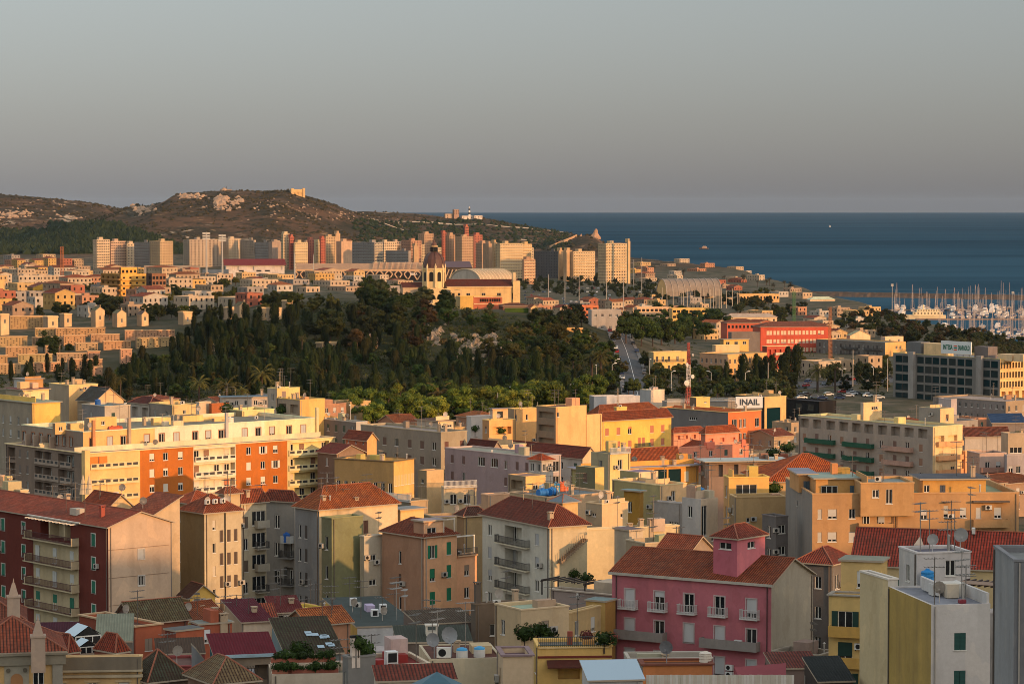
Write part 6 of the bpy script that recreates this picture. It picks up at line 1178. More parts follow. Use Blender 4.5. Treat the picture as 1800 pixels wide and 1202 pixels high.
# big cream block with red hipped roof
b = B('apartment_building', 'cream block with deep balconies and a broad dark red hipped roof', 'apartment block', 848, 966, 1032, 927, 374, 30, auto=False, cl=(204, 196, 178), cr=(214, 194, 154), roof='hip', rc=(142, 64, 48), rh=2.6, over=.5,
      wl=[('sgh', 1.0, 1.5, 1.15, 3.1, 4, [944, 861], (170, 168, 166)), ('x', 4.6, 2.4, .8, 3.1, 4, [902], None, 1.5)], trim=None)
for k in range(4):
    for j, px in enumerate((889, 916)): b.put('window', win_mesh('s' if (k + j) % 2 else 'g', 1.1, 2.1, 'all'), (1.25, b.u('L', px), b.h - .95 - 3.1 * k - 2.15), -math.pi / 2, (150, 146, 140))
    b.balcony('L', 876, 931, 3.22 + 3.1 * k, 'bars', (214, 202, 172), .7)
b.clutter(4, 3)
ua, ub = b.u('R', 980), b.u('R', 1026); mb = MB()
for k in range(15): x = ua + (ub - ua) * k / 15; z = b.h - 4.4 + 2.9 * k / 15; mb.box(x, -1.0, z - .35, x + (ub - ua) / 15 + .02, -.02, z); mb.box(x, -1.0, z, x + .05, -.95, z + .9)
b.part('outer_stair', mb, 'old', (150, 128, 104))
b = B('house', 'lilac grey house with white double windows beneath a pergola terrace', 'house', 968, 1082, 1100, 1046, 345, 55, cl=(166, 146, 134), cr=(170, 150, 136), roof='flat', par=.9, rc=(90, 80, 70), wl=[('g', 1.7, 1.9, 2.1, 3.4, 1, [986, 1012])], trim=(196, 178, 156))
mb = MB()
for k in range(8): mb.box(.6, 5 + k * .9, b.h + .9, 4.6, 5.12 + k * .9, b.h + 1.05)
for y in (5, 11.4):
    for x in (.8, 4.4): mb.box(x, y, b.h - .9, x + .14, y + .14, b.h + .9)
    mb.box(.6, y, b.h + .75, 4.6, y + .14, b.h + .9)
b.part('pergola', mb, 'paint', (50, 40, 34)); b.box('terrace_hut', 1.6, 1.2, b.h - .9, 5, 4.2, b.h + 1.2, (196, 176, 150))
# pink block
b = B('apartment_building', 'large pink apartment block with a long red tiled roof', 'apartment block', 1076, 1356, 1429, 1026, 322, 58, auto=False, cl=(190, 104, 112), cr=(178, 164, 142), roof='gableR', rc=(158, 70, 50), rh=2.3, over=.35, wtrim=(196, 172, 168),
      wl=[('sgghs', 1.3, 2.2, 1.9, 3.45, 1, [1321, 1265, 1211, 1159, 1107], (196, 192, 188)), ('ghsgs', 1.3, 2.2, 5.35, 3.45, 1, [1321, 1265, 1211, 1159, 1107], (198, 194, 190)), ('ssssh', 1.3, 2.0, 8.9, 3.45, 2, [1321, 1265, 1211, 1159, 1107], (190, 188, 186))])
for px in (1107, 1159, 1211, 1265, 1321): b.balcony('L', px - 16, px + 15, 4.1, 'bars', (206, 200, 192), .8, (196, 190, 184))
b.balcony('L', 1079, 1173, 7.55, 'solid', (150, 140, 132), 1.15); b.balcony('L', 1237, 1337, 7.65, 'solid', (150, 140, 132), 1.15)
mb = MB(); mb.box(-.42, -.3, b.h - .32, -.02, b.l + .3, b.h - .02); b.part('cornice', mb, 'plaster', (190, 180, 164))
uu = b.u('L', 1302); b.put('air_conditioner', ACU, (-.6, uu, b.h - 7.4), -1.57, (216, 214, 208)); b.put('air_conditioner', ACU, (-.3, b.u('L', 1285), b.h - 11.2), -1.57, (216, 214, 208)); b.put('air_conditioner', ACU, (-.3, b.u('L', 1285), b.h - 10.4), -1.57, (216, 214, 208))
b.put('downpipe', (lambda m: (m.tube((-.08, .5, .3), (-.08, .5, b.h - .3), .06, n=5), m.tube((-.08, b.l - .6, .3), (-.08, b.l - .6, b.h - .3), .06, n=5), m.mesh('downpipe', [M['iron']]))[2])(MB()))
B('roof_room', '', '', 1254, 1296, 1345, 948, 325, 50, cl=(196, 100, 112), cr=(214, 118, 124), roof='hip', rc=(138, 62, 48), rh=1.4, over=.35, host=b, z0=b.h + b.z0 + .1, wr=[('d', 1.5, .75, .5, 3, 1, 1)], wl=[('d', 1.7, .75, .5, 3, 1, 1)])
b.put('antenna', ANT[1], (b.w * .5, b.u('L', 1240), b.h + 2.5), .3, (120, 112, 104))
b = B('house', 'grey green house under a faded red roof behind the pink block', 'house', 1145, 1200, 1262, 985, 350, 52, cl=(150, 156, 138), cr=(160, 140, 120), roof='gableR', rh=2.6, rc=(140, 66, 50), wl=[('s', .8, .9, .6, 3, 1, [1163], (206, 204, 196))])
# courtyard houses between pink and yellow
b = B('house', 'brown grey house with a red hipped roof squeezed beside the pink gable', 'house', 1400, 1462, 1500, 993, 346, 58, cl=(112, 104, 98), cr=(120, 112, 104), roof='hip', rh=1.8, rc=(128, 52, 46), wl=[('g', .9, 1.5, 1.5, 3.7, 3, [1438])])
b = B('house', 'low flat yard roof with parapet between the pink block and the yellow house', 'house', 1357, 1440, 1470, 1152, 318, 56, cl=(160, 148, 130), cr=(160, 148, 130), roof='flat', par=.7, rc=(118, 104, 92), clutter=2)
# tan block on the right
b = B('apartment_building', 'long ochre apartment block with mixed windows and rooftop lodges', 'apartment block', 1381, 1428, 1791, 868, 388, 3.5, cl=(138, 132, 124), cr=(192, 146, 96), roof='flat', par=.7, rc=(150, 142, 132),
      wr=[('s', .55, 1.35, 2.1, 3.15, 3, [1441], (196, 186, 170)), ('hs', 1.25, 1.35, 2.1, 3.15, 3, [1463], (200, 192, 180)), ('gs', .9, 1.35, 2.1, 3.15, 3, [1498], (200, 192, 180)), ('hshs', .9, 1.45, 2.2, 3.15, 3, [1624], (206, 196, 184)),
          ('sg', .65, 1.6, 1.7, 3.15, 3, [1663], (190, 178, 160)), ('sgss', .9, 1.4, 2.0, 3.15, 3, [1693], (206, 200, 190)), ('s', .7, 1.5, 2.0, 3.15, 3, [1720], (206, 200, 190)), ('s', 1.0, 1.5, 2.0, 3.15, 3, [1754], (206, 200, 190))],
      wl=[('d', .5, .8, 2.2, 9, 1, [1402])], bal=[('R', 1709, 1772, 4.55, 'solid', (190, 144, 92), 1.0), ('R', 1508, 1568, 4.95, 'solid', (190, 142, 86), 1.1)], clutter=3)
b.box('canopy', b.u('R', 1709), -.9, b.h - 1.25, b.u('R', 1773), .0, b.h - 1.05, (110, 96, 84)); b.box('canopy', b.u('R', 1658), -.6, b.h - 1.3, b.u('R', 1669), .0, b.h - 1.15, (110, 96, 84))
u0, u1 = b.u('R', 1512), b.u('R', 1608)
c = B('roof_room', '', '', 1509, 1513, 1607, 849, 387.4, 3.5, cl=(186, 142, 92), cr=(194, 148, 94), roof='flat', par=.3, rc=(130, 126, 120), host=b, z0=b.ztop - 3.0, l=9, wr=[('g', .95, 1.1, .9, 3, 1, [1539]), ('d', .9, 2.0, .85, 3, 1, [1563])], clutter=2)
for px, tp, kd in ((1523, 4.1 - 1.6, 'd'), (1549, 2.4, 'h')): b.put('window', win_mesh(kd, .95, 1.9, 'all'), (b.u('R', px), -.2, b.h - 2.9 - 1.9), 0, (180, 176, 170))
b.put('window', win_mesh('g', .9, 1.5, 'all'), (b.u('R', 1588), -.2, b.h - 2.0), 0); b.put('window', win_mesh('g', 2.2, 1.4, 'all'), (b.u('R', 1556), -.2, b.h - 7.6), 0)
mb = MB()
for k in range(14): mb.box(-.02, -.1, k * .27, .55, -.04, k * .27 + .06)
mb.box(-.02, -.12, 0, .06, -.02, 3.9); mb.box(.5, -.12, 0, .58, -.02, 3.9); b.part('ladder', mb, 'paint', (84, 60, 46), (b.u('R', 1570), -.1, b.h - 5.9))
for k, (px, dz) in enumerate(((1513, 6.6), (1513, 7.5), (1532, 6.9), (1671, 3.6), (1737, 2.4))): b.put('air_conditioner', ACU, (b.u('R', px), -.3, b.h - dz), 0, (208, 202, 190))
c = B('roof_room', '', '', 1420, 1434, 1511, 842, 392, 3.5, cl=(196, 146, 88), cr=(206, 150, 80), roof='flat', par=0, rc=(150, 156, 164), over=.35, host=b, l=8, wr=[('g', 2.3, 1.25, .9, 3, 1, [1458]), ('v', .8, 1.3, .9, 3, 1, [1499], (84, 100, 110))])
c = B('roof_room', '', '', 1400, 1404, 1434, 834, 397, 3.5, cl=(196, 146, 88), cr=(206, 150, 88), roof='flat', par=0, rc=(150, 156, 164), over=.35, host=b, l=8, wr=[('v', .9, 1.6, .9, 3, 1, [1418], (84, 100, 110))])
c = B('roof_room', '', '', 1618, 1622, 1733, 843, 394, 3.5, cl=(196, 146, 88), cr=(206, 152, 74), roof='flat', par=0, rc=(84, 84, 86), over=.5, host=b, l=7, wr=[('v', .8, 1.9, .75, 3, 1, [1657], (70, 74, 84)), ('d', .8, 1.9, .75, 3, 1, [1629]), ('x', 2.4, 1.3, .9, 3, 1, [1701], None, 1.2)])
# yellow house and the long tiled roof
b = B('house', 'long red tiled roof running along the yellow house\'s back wing', 'house', 1498, 1850, 1900, 1003, 302, 74, cl=(206, 180, 130), cr=(200, 176, 130), roof='gableR', rh=3.4, rc=(152, 62, 44), over=.3, w=9)
mb = MB(); mb.face([(-.45, -.5, .2), (-.45, .5, .2), (-.0, 0, .95)]); mb.face([(-.45, .5, .2), (.9, 0, .95), (0, 0, .95)]); mb.face([(-.45, -.5, .2), (0, 0, .95), (.9, 0, .95)]); mb.face([(-.45, -.5, .2), (-.45, .5, .2), (-.45, .5, -.6), (-.45, -.5, -.6)]); b.part('dormer', mb, 'plaster', (232, 206, 180), (2.6, b.u('L', 1610), b.h + 1.9))
b.box('chimney', 2.4, b.u('L', 1690), b.h + .8, 3.4, b.u('L', 1678), b.h + 2.6, (168, 84, 56)); b.clutter(4, 11)
b = B('apartment_building', 'yellow apartment house with dark green shutters and ochre balconies', 'apartment block', 1457, 1548, 1556, 1049, 286, 72, cl=(222, 186, 112), cr=(214, 178, 104), roof='flat', par=.6, rc=(150, 120, 100), trim=(168, 158, 142),
      wl=[('oh', 1.5, 1.9, 1.6, 3.15, 4, [1486], (16, 56, 44)), ('hg', 1.05, 1.65, 1.7, 3.15, 4, [1530], (20, 70, 54))], bal=[('L', 1459, 1520, 4.0 + 3.15 * k, 'solid', (206, 160, 74), .9) for k in range(4)] + [('L', 1520, 1548, 4.0 + 3.15 * k, 'bars', (206, 160, 74), .9, (206, 200, 190)) for k in range(4)])
B('roof_room', '', '', 1492, 1549, 1560, 988, 290, 72, cl=(228, 192, 122), cr=(216, 180, 110), roof='flat', par=0, over=.25, rc=(150, 140, 130), host=b, l=4.2, wl=[('s', 1.6, 1.7, 1.0, 3, 1, [1520], (206, 204, 196))])
b.put('air_conditioner', ACU, (-.4, b.u('L', 1512), b.h - 5.5), -1.57, (210, 206, 196))
# white and mustard block
b = B('apartment_building', 'white block with a mustard side wall and a pale grey roof terrace', 'apartment block', 1561, 1637, 1741, 1063, 246, 10, cl=(176, 146, 74), cr=(208, 200, 192), roof='flat', par=.18, rc=(150, 150, 152), mat='old',
      wr=[('v', 1.05, 1.5, 2.5, 3.3, 3, [1688], (20, 70, 62))])
b.box('parapet', b.w - .25, .3, b.h, b.w, 9, b.h + .9, (206, 200, 194)); b.box('parapet', b.w - 2.6, 6.5, b.h, b.w - 2.4, 11.5, b.h + 1.0, (206, 200, 194))
b.box('chimney_block', 3.0, 4.6, b.h - .1, 4.1, 5.4, b.h + 1.1, (206, 190, 166)); b.box('parapet', 2.4, 5.4, b.h, 2.6, 10, b.h + 1.1, (204, 198, 192)); b.box('box_vent', 2.2, 6.2, b.h - .1, 2.9, 7.4, b.h + .9, (206, 202, 196))
b.box('crate', 3.0, 1.2, b.h - .1, 3.6, 1.7, b.h + .2, (128, 30, 40), 'paint')
b.put('antenna', ANT[0], (3.9, 2.2, b.h), .2, (150, 146, 140)); b.put('antenna', ANT[1], (4.2, 4.2, b.h), .5, (150, 146, 140))
B('apartment_building', 'narrow cream end strip of wall rising beside the mustard wall', 'apartment block', 1546, 1561, 1566, 1018, 258, 18, cl=(206, 184, 140), cr=(206, 196, 180), roof='flat', par=.3, rc=(150, 150, 150), l=6)
c = B('house', 'white stair house with a dark doorway, dishes and antennas on top', 'house', 1602, 1612, 1706, 972, 268, 12, cl=(202, 196, 190), cr=(206, 198, 192), roof='flat', par=.25, rc=(110, 108, 106), mat='old', z0=44, l=5, wr=[('d', .98, 1.5, .75, 3, 1, [1671])], clutter=0)
for (x, y, k) in ((.5, .5, 3), (1.6, 1, 1), (3.2, .4, 0), (4.2, 1.2, 1)): c.put('antenna', ANT[k], (x, y, c.h - .2), .2 * k, (150, 144, 138))
for (x, y, sc_) in ((1.7, .5, 1.0), (4.55, .6, 1.25)): o = c.put('satellite_dish', DISH, (x, y, c.h - .2), -.2, (186, 182, 178)); o.scale = (sc_,) * 3
tag(ob('water_tank', VTANK, None, c.M @ Vector((.65, -1.1, c.h - 3.2)), 0, (28, 128, 190), (.95, .95, 1.25)), 'bright blue ribbed tank beside the white stair house door', 'water tank', 'water tanks on the flat roofs')
c = B('house', 'white terrace house with a dark timber pergola and sun chairs', 'house', 1728, 1800, 1830, 1082, 250, 58, cl=(200, 196, 192), cr=(196, 190, 186), roof='flat', par=.9, rc=(150, 148, 146), wl=[('s', .8, 1.4, 2.6, 3.3, 3, [1769])], mat='old')
mb = MB()
for k in range(9): mb.box(.4, 2 + k * .62, 2.2, 4.4, 2.12 + k * .62, 2.36)
for y in (2, 7.0):
    for x in (.5, 4.2): mb.box(x, y, -.9, x + .16, y + .16, 2.1)
    mb.box(.4, y, 2.06, 4.4, y + .16, 2.2)
c.part('pergola', mb, 'paint', (62, 42, 34), (0, 0, c.h)); c.box('pergola_mat', .5, 2.1, c.h + 2.37, 2.4, 6.8, c.h + 2.42, (150, 124, 104))
B('apartment_building', 'plain grey wall of the nearest block at the picture\'s right edge', 'apartment block', 1770, 1783, 1900, 985, 190, 0, cl=(150, 150, 150), cr=(128, 128, 130), roof='flat', par=.4, rc=(120, 120, 120), l=8)
# ------------------------------------------------------------------ foreground roofs along the bottom edge
b = B('palazzo', 'ornate ochre facade with an arched panel under a red tiled roof', 'palazzo', -130, -60, 75, 1150, 255, 12, cl=(190, 150, 96), cr=(204, 164, 104), roof='hip', rh=2.6, rc=(150, 72, 52), over=.5, w=8.6, l=9)
mb = MB(); mb.box(0, -.3, b.h - 1.1, b.w + .3, 0, b.h - .1); mb.box(-.1, -.5, b.h - .2, b.w + .4, 0, b.h); b.part('cornice', mb, 'old', (150, 140, 120))
ux = b.u('R', 29); mb = MB(); mb.box(ux - 1.1, -.1, 0, ux + 1.1, 0, b.h - 1.1); b.part('surround', mb, 'old', (168, 158, 138))
mb = MB(); n = 10; zt = b.h - 2.4; pts = [(ux - .55, -.14, .2), (ux + .55, -.14, .2)] + [(ux + .55 * math.cos(math.pi * k / n), -.14, zt + .55 * math.sin(math.pi * k / n)) for k in range(n + 1)]; mb.face(pts); b.part('arched_panel', mb, 'plaster', (176, 124, 78))
for sx in (-.75, .75): mb = MB(); mb.tube((ux + sx, -.1, b.h - 1.55), (ux + sx, -.22, b.h - 1.55), .2, n=12); b.part('medallion', mb, 'old', (110, 100, 84))
mb = MB(); mb.box(b.w - .9, -.16, 0, b.w + .02, 0, b.h - 1.1); b.part('pilaster', mb, 'old', (160, 152, 136))
def spire(px, py0, py1, d, label):
    p = at(px, py1, d); hh = at(px, py0, d).z - p.z; mb = MB(); wd = .62
    mb.box(-wd, -wd, -2.0, wd, wd, hh * .38); mb.box(-wd - .08, -wd - .08, hh * .36, wd + .08, wd + .08, hh * .42)
    for k in range(4):
        q = [(-1, -1), (1, -1), (1, 1), (-1, 1)]; a, c_ = q[k], q[(k + 1) % 4]; mb.face([(a[0] * .48, a[1] * .48, hh * .42), (c_[0] * .48, c_[1] * .48, hh * .42), (c_[0] * .14, c_[1] * .14, hh * .84), (a[0] * .14, a[1] * .14, hh * .84)])
    mb.tube((0, 0, hh * .84), (0, 0, hh), .1, .02, n=6)
    tag(ob('obelisk', mb.mesh('obelisk', [M['old']]), None, p, .2, (186, 160, 138)), label, 'finial', 'stone obelisks on the old facades')
spire(67, 1080, 1141, 254, 'tall stone obelisk rising at the ochre palazzo\'s right end'); spire(24, 1016, 1068, 285, 'pale obelisk standing before the dark red block')
b = B('house', 'white walled house with a rounded red tile roof below the dark red block', 'house', -90, -60, 42, 1094, 300, 10, cl=(206, 196, 184), cr=(206, 196, 184), roof='hip', rh=2.0, rc=(140, 64, 48), l=9)
b = B('palazzo', 'flaking ochre palazzo with a broad weathered parapet', 'palazzo', 70, 77, 249, 1156, 262, 4, cl=(190, 160, 112), cr=(206, 170, 116), roof='flat', par=1.2, rc=(110, 90, 80), mat='old', wr=[('gdh', .95, 1.5, 2.35, 4, 1, [106, 162, 217])])
mb = MB(); mb.box(0, -.12, b.h - 1.15, b.w, 0, b.h + .05); b.part('parapet_face', mb, 'old', (128, 116, 98)); mb = MB(); mb.box(-.1, -.45, b.h - 1.3, b.w + .1, 0, b.h - 1.15); mb.box(-.1, -.3, b.h - 1.85, b.w + .1, 0, b.h - 1.6); b.part('cornice', mb, 'old', (186, 170, 140))
for px in (106, 162, 217): ux = b.u('R', px); mb = MB(); mb.box(ux - .75, -.1, b.h - 2.3, ux + .75, 0, b.h - 2.12); mb.box(ux - .65, -.06, .3, ux - .52, 0, b.h - 2.3); mb.box(ux + .52, -.06, .3, ux + .65, 0, b.h - 2.3); b.part('window_surround', mb, 'old', (206, 180, 134))
for (xl, xc, xr, yt, lab) in ((78, 120, 140, 1149, 'small red pyramid roof left of the glass skylights'), (166, 203, 228, 1149, 'small red pyramid roof right of the glass skylights')):
    B('house', lab, 'roof', xl, xc, xr, yt, 276, 45, cl=(150, 90, 70), roof='hip', rh=1.7, rc=(150, 58, 44), over=.1)
B('house', 'wide dark plum corrugated roof below the lowest cream balcony', 'roof', 40, 48, 138, 1126, 318, 8, l=5, cl=(120, 90, 84), roof='shedY', rh=1.2, rc=(74, 32, 38), rmat='sheet', over=.1)
def skylight(px, py, d, s_, label):
    p = at(px, py, d); mb = MB(); q = 1.25 * s_
    for sx in (-1, 1): mb.face([(sx * (q + .15), -q, 0.75 * s_), (sx * (q + .15), q, .75 * s_), (0, q, 1.6 * s_), (0, -q, 1.6 * s_)][::sx], 0)
    for yy in (-q, q): mb.face([(-q, yy * .97, .7 * s_), (q, yy * .97, .7 * s_), (0, yy * .97, 1.5 * s_)], 1)
    mb.box(-q, -q * .97, -.1, q, q * .97, .7 * s_, 1); mb.box(-q - .05, -q, -1.8, q + .05, q, -.1, 3)
    for k in range(4): x = -q + 2 * q * k / 3; mb.box(x - .05, -q - .03, -.1, x + .05, -q, .72 * s_, 2)
    mb.box(-q, -q - .04, .62 * s_, q, -q, .74 * s_, 2)
    t = tag(ob('skylight', mb.mesh('skylight', [M['skyroof'], M['glass'], M['frame'], M['plaster']]), None, p, .55, (170, 150, 130)), label, 'skylight', 'glass roof lanterns')
M['skyroof'] = mk_fixed('skylight_roof', (150, 172, 184), .25)
skylight(146, 1127, 290, 1.1, 'larger glass roof lantern between the red pyramid roofs'); skylight(150, 1143, 281, .75, 'smaller glass roof lantern in front of the larger one')
B('house', 'grey corrugated canopy roof beside the glass lanterns', 'roof', 160, 168, 232, 1128, 300, 6, cl=(120, 110, 100), roof='shedY', rh=2.0, rc=(128, 118, 104), rmat='sheet', over=.1, l=6)
# orange houses
OR = (178, 92, 58)
B('house', 'terracotta house with cream bands and a mottled tile attic', 'house', 140, 238, 284, 1101, 322, 40, cl=(150, 74, 50), cr=OR, roof='flat', par=.4, rc=(120, 82, 66), trim=(196, 160, 120))
B('house', 'old mottled grey tile roof with small dormers above the terracotta house', 'roof', 190, 236, 330, 1093, 332, 35, cl=(110, 84, 74), cr=(150, 90, 66), roof='gableL', rh=2.0, rc=(104, 88, 70), l=5)
b = B('house', 'low terracotta house with a flat grey roof and barred window', 'house', 290, 309, 356, 1110, 318, 40, cl=(140, 70, 50), cr=OR, roof='flat', par=0, rc=(112, 112, 108), over=.15, wl=[('d', 1.0, 1.5, .8, 3, 1, 1)])
B('house', 'long terracotta house with a grey slab roof and white shutters', 'house', 336, 350, 408, 1098, 332, 28, cl=(150, 78, 56), cr=(176, 92, 62), roof='flat', par=0, rc=(128, 126, 120), over=.2, wr=[('s', .8, 1.6, .6, 3, 1, 2, (222, 222, 220)), ], clutter=3)
B('house', 'cream terrace house under a dark wine red roof', 'house', 395, 428, 476, 1093, 342, 22, cl=(180, 150, 120), cr=(214, 194, 168), roof='shedY', rh=1.5, rc=(98, 34, 40), rmat='sheet', wr=[('x', 3.2, .9, .7, 3, 1, [452], None, .8)], clutter=2)
B('house', 'white beamed terrace shelter with a wine red mat roof', 'house', 470, 482, 529, 1076, 352, 16, cl=(206, 196, 180), cr=(206, 196, 184), roof='shedY', rh=1.2, rc=(104, 40, 42), rmat='sheet', wr=[('d', .7, .8, .4, 3, 1, 2)], clutter=2)
B('house', 'orange tiled lean-to roof beside the wine red shelter', 'roof', 436, 444, 486, 1086, 348, 16, cl=(206, 180, 150), roof='shedY', rh=1.2, rc=(158, 78, 54), over=.2)
B('house', 'brown slatted flat terrace roof below the terracotta houses', 'roof', 268, 276, 360, 1150, 300, 10, l=4, cl=(130, 60, 56), cr=(140, 62, 60), roof='shedY', rh=1.0, rc=(88, 66, 58), rmat='sheet', over=.1)
b = B('house', 'ramshackle wash house with wine red tin roof and teal boarded side', 'house', 353, 381, 480, 1152, 268, 14, l=4.6, cl=(40, 92, 96), cr=(150, 132, 112), roof='shedY', rh=1.2, rc=(112, 32, 38), rmat='sheet', over=.35, mat='old', wr=[('x', 1.5, 1.5, 1.0, 4, 1, [462], None, 1.2)])
for k, cc in enumerate(((70, 110, 170), (196, 200, 206), (60, 90, 150), (206, 206, 210))):
    x = b.u('R', 408 + 11 * k); mb = MB(); mb.box(x - .28, -.42, b.h - 2.2, x + .28, -.40, b.h - 1.3); tag(ob('laundry', mb.mesh('laundry', [M['paint']]), None, b.M.translation, b.phi, cc), ('blue cloth hung leftmost on the wash house line', 'white cloth hung beside the leftmost blue cloth', 'deep blue cloth hung third on the wash house line', 'white cloth hung rightmost on the wash house line')[k], 'laundry', 'laundry on the wash house line')
mb = MB(); mb.box(b.u('R', 398), -.46, b.h - 1.25, b.u('R', 450), -.43, b.h - 1.22)
for k in range(9): x0 = b.u('R', 400 + 5.5 * k); mb.tube((x0, -.5, b.h - 2.9), (x0 + .5, -.5, b.h - 1.0), .025, n=4); mb.tube((x0 + .5, -.5, b.h - 2.9), (x0, -.5, b.h - 1.0), .025, n=4)
b.part('lattice_fence', mb, 'iron', (60, 56, 52)); b.box('blue_fascia', 0, -.5, b.h - .2, b.w, -.36, b.h + .1, (150, 176, 186))
B('house', 'grey sloping tin sheet roof beside the teal boards', 'roof', 340, 345, 366, 1170, 272, 15, l=3, cl=(130, 130, 130), cr=(150, 150, 150), roof='shedX', rh=-1.6, rc=(140, 142, 144), rmat='sheet', over=.05)
B('house', 'red walled hut with a blue topped cabinet on its roof', 'house', 275, 285, 350, 1172, 283, 12, cl=(128, 56, 54), cr=(140, 66, 62), roof='flat', par=.2, rc=(100, 66, 60), wr=[('x', 1.2, 1.2, .5, 3, 1, [326], None, .8)])
b = B('house', 'dark grey mossy ridged roof at the bottom edge', 'roof', 225, 262, 330, 1200, 262, 35, cl=(120, 100, 84), roof='hip', rh=2.6, rc=(78, 68, 56), over=.4)
b = B('house', 'brown old tile roof rounding off at the bottom edge', 'roof', 330, 378, 452, 1203, 255, 30, cl=(140, 110, 90), roof='hip', rh=2.0, rc=(118, 92, 72), over=.4)
b = B('house', 'mossy patched tile roof with scattered glass panes', 'roof', 492, 505, 600, 1150, 286, 16, cl=(120, 136, 138), cr=(118, 124, 122), roof='shedY', rh=2.4, rc=(62, 56, 46), over=.3, mat='old', l=8)
for k in range(9):
    y_, x_ = random.uniform(1, 4.5), random.uniform(.45, .9) * b.w; mb = MB(); mb.box(-.35, -.3, 0, .35, .3, .05); o = b.part('glass_pane', mb, [M['skyroof']], (160, 176, 180), (x_, y_, b.h + .17 + 2.4 * y_ / 8)); o.rotation_euler[0] = math.atan(2.4 / 8)
# plant terrace
b = B('house', 'low cream terrace house lined with rows of terracotta planters', 'house', 440, 478, 610, 1185, 262, 8, cl=(196, 176, 150), cr=(206, 188, 164), roof='flat', par=.1, rc=(150, 130, 110), l=6)
TERR = b
b = B('house', 'concrete stair tower with twin white flues left of the red terrace', 'house', 602, 612, 660, 1155, 256, 28, cl=(126, 122, 116), cr=(130, 126, 120), roof='flat', par=.5, rc=(150, 90, 80), wl=[('d', .4, 1.6, 1.4, 3, 1, 1)], mat='old')
for x in (.5, 1.0): mb = MB(); mb.box(-.17, -.17, -1, .17, .17, 1.75); mb.box(-.22, -.22, 1.75, .22, .22, 1.95, 1); b.part('flue', mb, [M['plaster'], M['dark']], (214, 196, 180), (x, .1, b.h))
b = B('house', 'brick red roof terrace with tanks and a slatted cooler', 'house', 604, 640, 756, 1172, 262, 18, cl=(196, 176, 150), cr=(206, 188, 160), roof='flat', par=.3, rc=(132, 54, 46), l=7)
wp = b.M
def redtank(x, y, w_, h_, lab, box=False):
    mb = MB(); (mb.box(-w_ / 2, -w_ / 2, 0, w_ / 2, w_ / 2, h_) if box else mb.tube((0, 0, 0), (0, 0, h_), w_ / 2, n=14)); tag(ob('water_tank', mb.mesh('water_tank', [M['paint']]), None, wp @ Vector((x, y, b.h - .28)), b.phi, (140, 30, 24)), lab, 'water tank', 'water tanks on the flat roofs')
redtank(1.7, 1.2, 1.05, .75, 'low red drum nearest the brick red terrace edge'); redtank(3.4, 3.6, 1.3, 1.05, 'large red tank behind the white framed cooler'); redtank(4.6, 3.6, 1.0, .75, 'square red box beside the large red tank', True)
mb = MB(); mb.box(-.55, -.5, 0, .55, .5, 1.1); mb.box(-.42, -.53, .12, .42, -.5, .98, 1); mb.box(-.55, -.55, -.25, -.45, .5, 0); mb.box(.45, -.55, -.25, .55, .5, 0)
tag(ob('air_cooler', mb.mesh('air_cooler', [M['paint'], M['dark']]), None, wp @ Vector((3.1, 1.8, b.h - .02)), b.phi, (214, 212, 206)), 'white framed air cooler on the brick red terrace', 'air cooler')
b = B('house', 'cream walled block with a dark red roof crowded by dishes and tanks', 'house', 712, 754, 884, 1158, 268, 8, cl=(206, 184, 150), cr=(208, 192, 160), roof='flat', par=.12, rc=(96, 52, 44), l=9)
wp = b.M
for k, (px, yy, lab) in enumerate(((814, .9, 'white tank with blue lid nearer the row of dishes'), (846, 1.4, 'white tank with blue lid further right on the dark red roof'))):
    p_ = wp @ Vector((b.u('R', px), yy, b.h - .1)); t = thing('water_tank', lab, 'water tank', p_, b.phi, 'water tanks on the flat roofs')
    mb = MB(); mb.tube((0, 0, 0), (0, 0, .75), .55, n=14); ob('body', mb.mesh('body', [M['paint']]), t, color=(206, 200, 190)); mb = MB(); mb.lathe([(.56, .75), (.5, .9), (.18, 1.02), (.0, 1.05)], 14); ob('lid', mb.mesh('lid', [M['paint']]), t, color=(60, 150, 196))
for (px, yy, k) in ((766, 1.2, 1.25), (797, 1.6, 1.5)): o = b.put('satellite_dish', DISH, (b.u('R', px), yy, b.h - .1), -.5, (156, 156, 156)); o.scale = (k,) * 3
o = b.put('air_conditioner', ACU, (b.u('R', 781), .5, b.h - .1), -.1, (214, 208, 196)); o.scale = (1.5,) * 3
b.put('antenna', ANT[3], (b.u('R', 825), 3, b.h), .3, (170, 160, 150)); b.put('antenna', ANT[1], (b.u('R', 776), 3.2, b.h), .8, (170, 160, 150))
b = B('house', 'dark sheet roof with a white open chimney behind the dishes', 'roof', 690, 698, 830, 1130, 288, 6, cl=(110, 96, 86), roof='shedY', rh=.8, rc=(64, 62, 60), rmat='sheet', over=.1, l=6)
mb = MB(); mb.box(-.6, -.5, -1, .6, .5, .45); mb.box(-.6, -.5, .45, -.45, .5, 1.0); mb.box(.45, -.5, .45, .6, .5, 1.0); mb.box(-.7, -.6, 1.0, .7, .6, 1.12); b.part('chimney', mb, 'plaster', (224, 214, 196), (b.u('R', 762), 2.5, b.h + .4))
b = B('house', 'slate sheet roof with a blue tank under the peach block', 'roof', 716, 735, 835, 1098, 330, 22, l=5, cl=(120, 104, 94), roof='shedY', rh=.9, rc=(86, 72, 68), over=.1)
tag(ob('water_tank', TANK, None, at(761, 1100, 334), .3, (22, 92, 170), (.85,) * 3), 'blue barrel tank on the slate roof below the peach block', 'water tank', 'water tanks on the flat roofs')
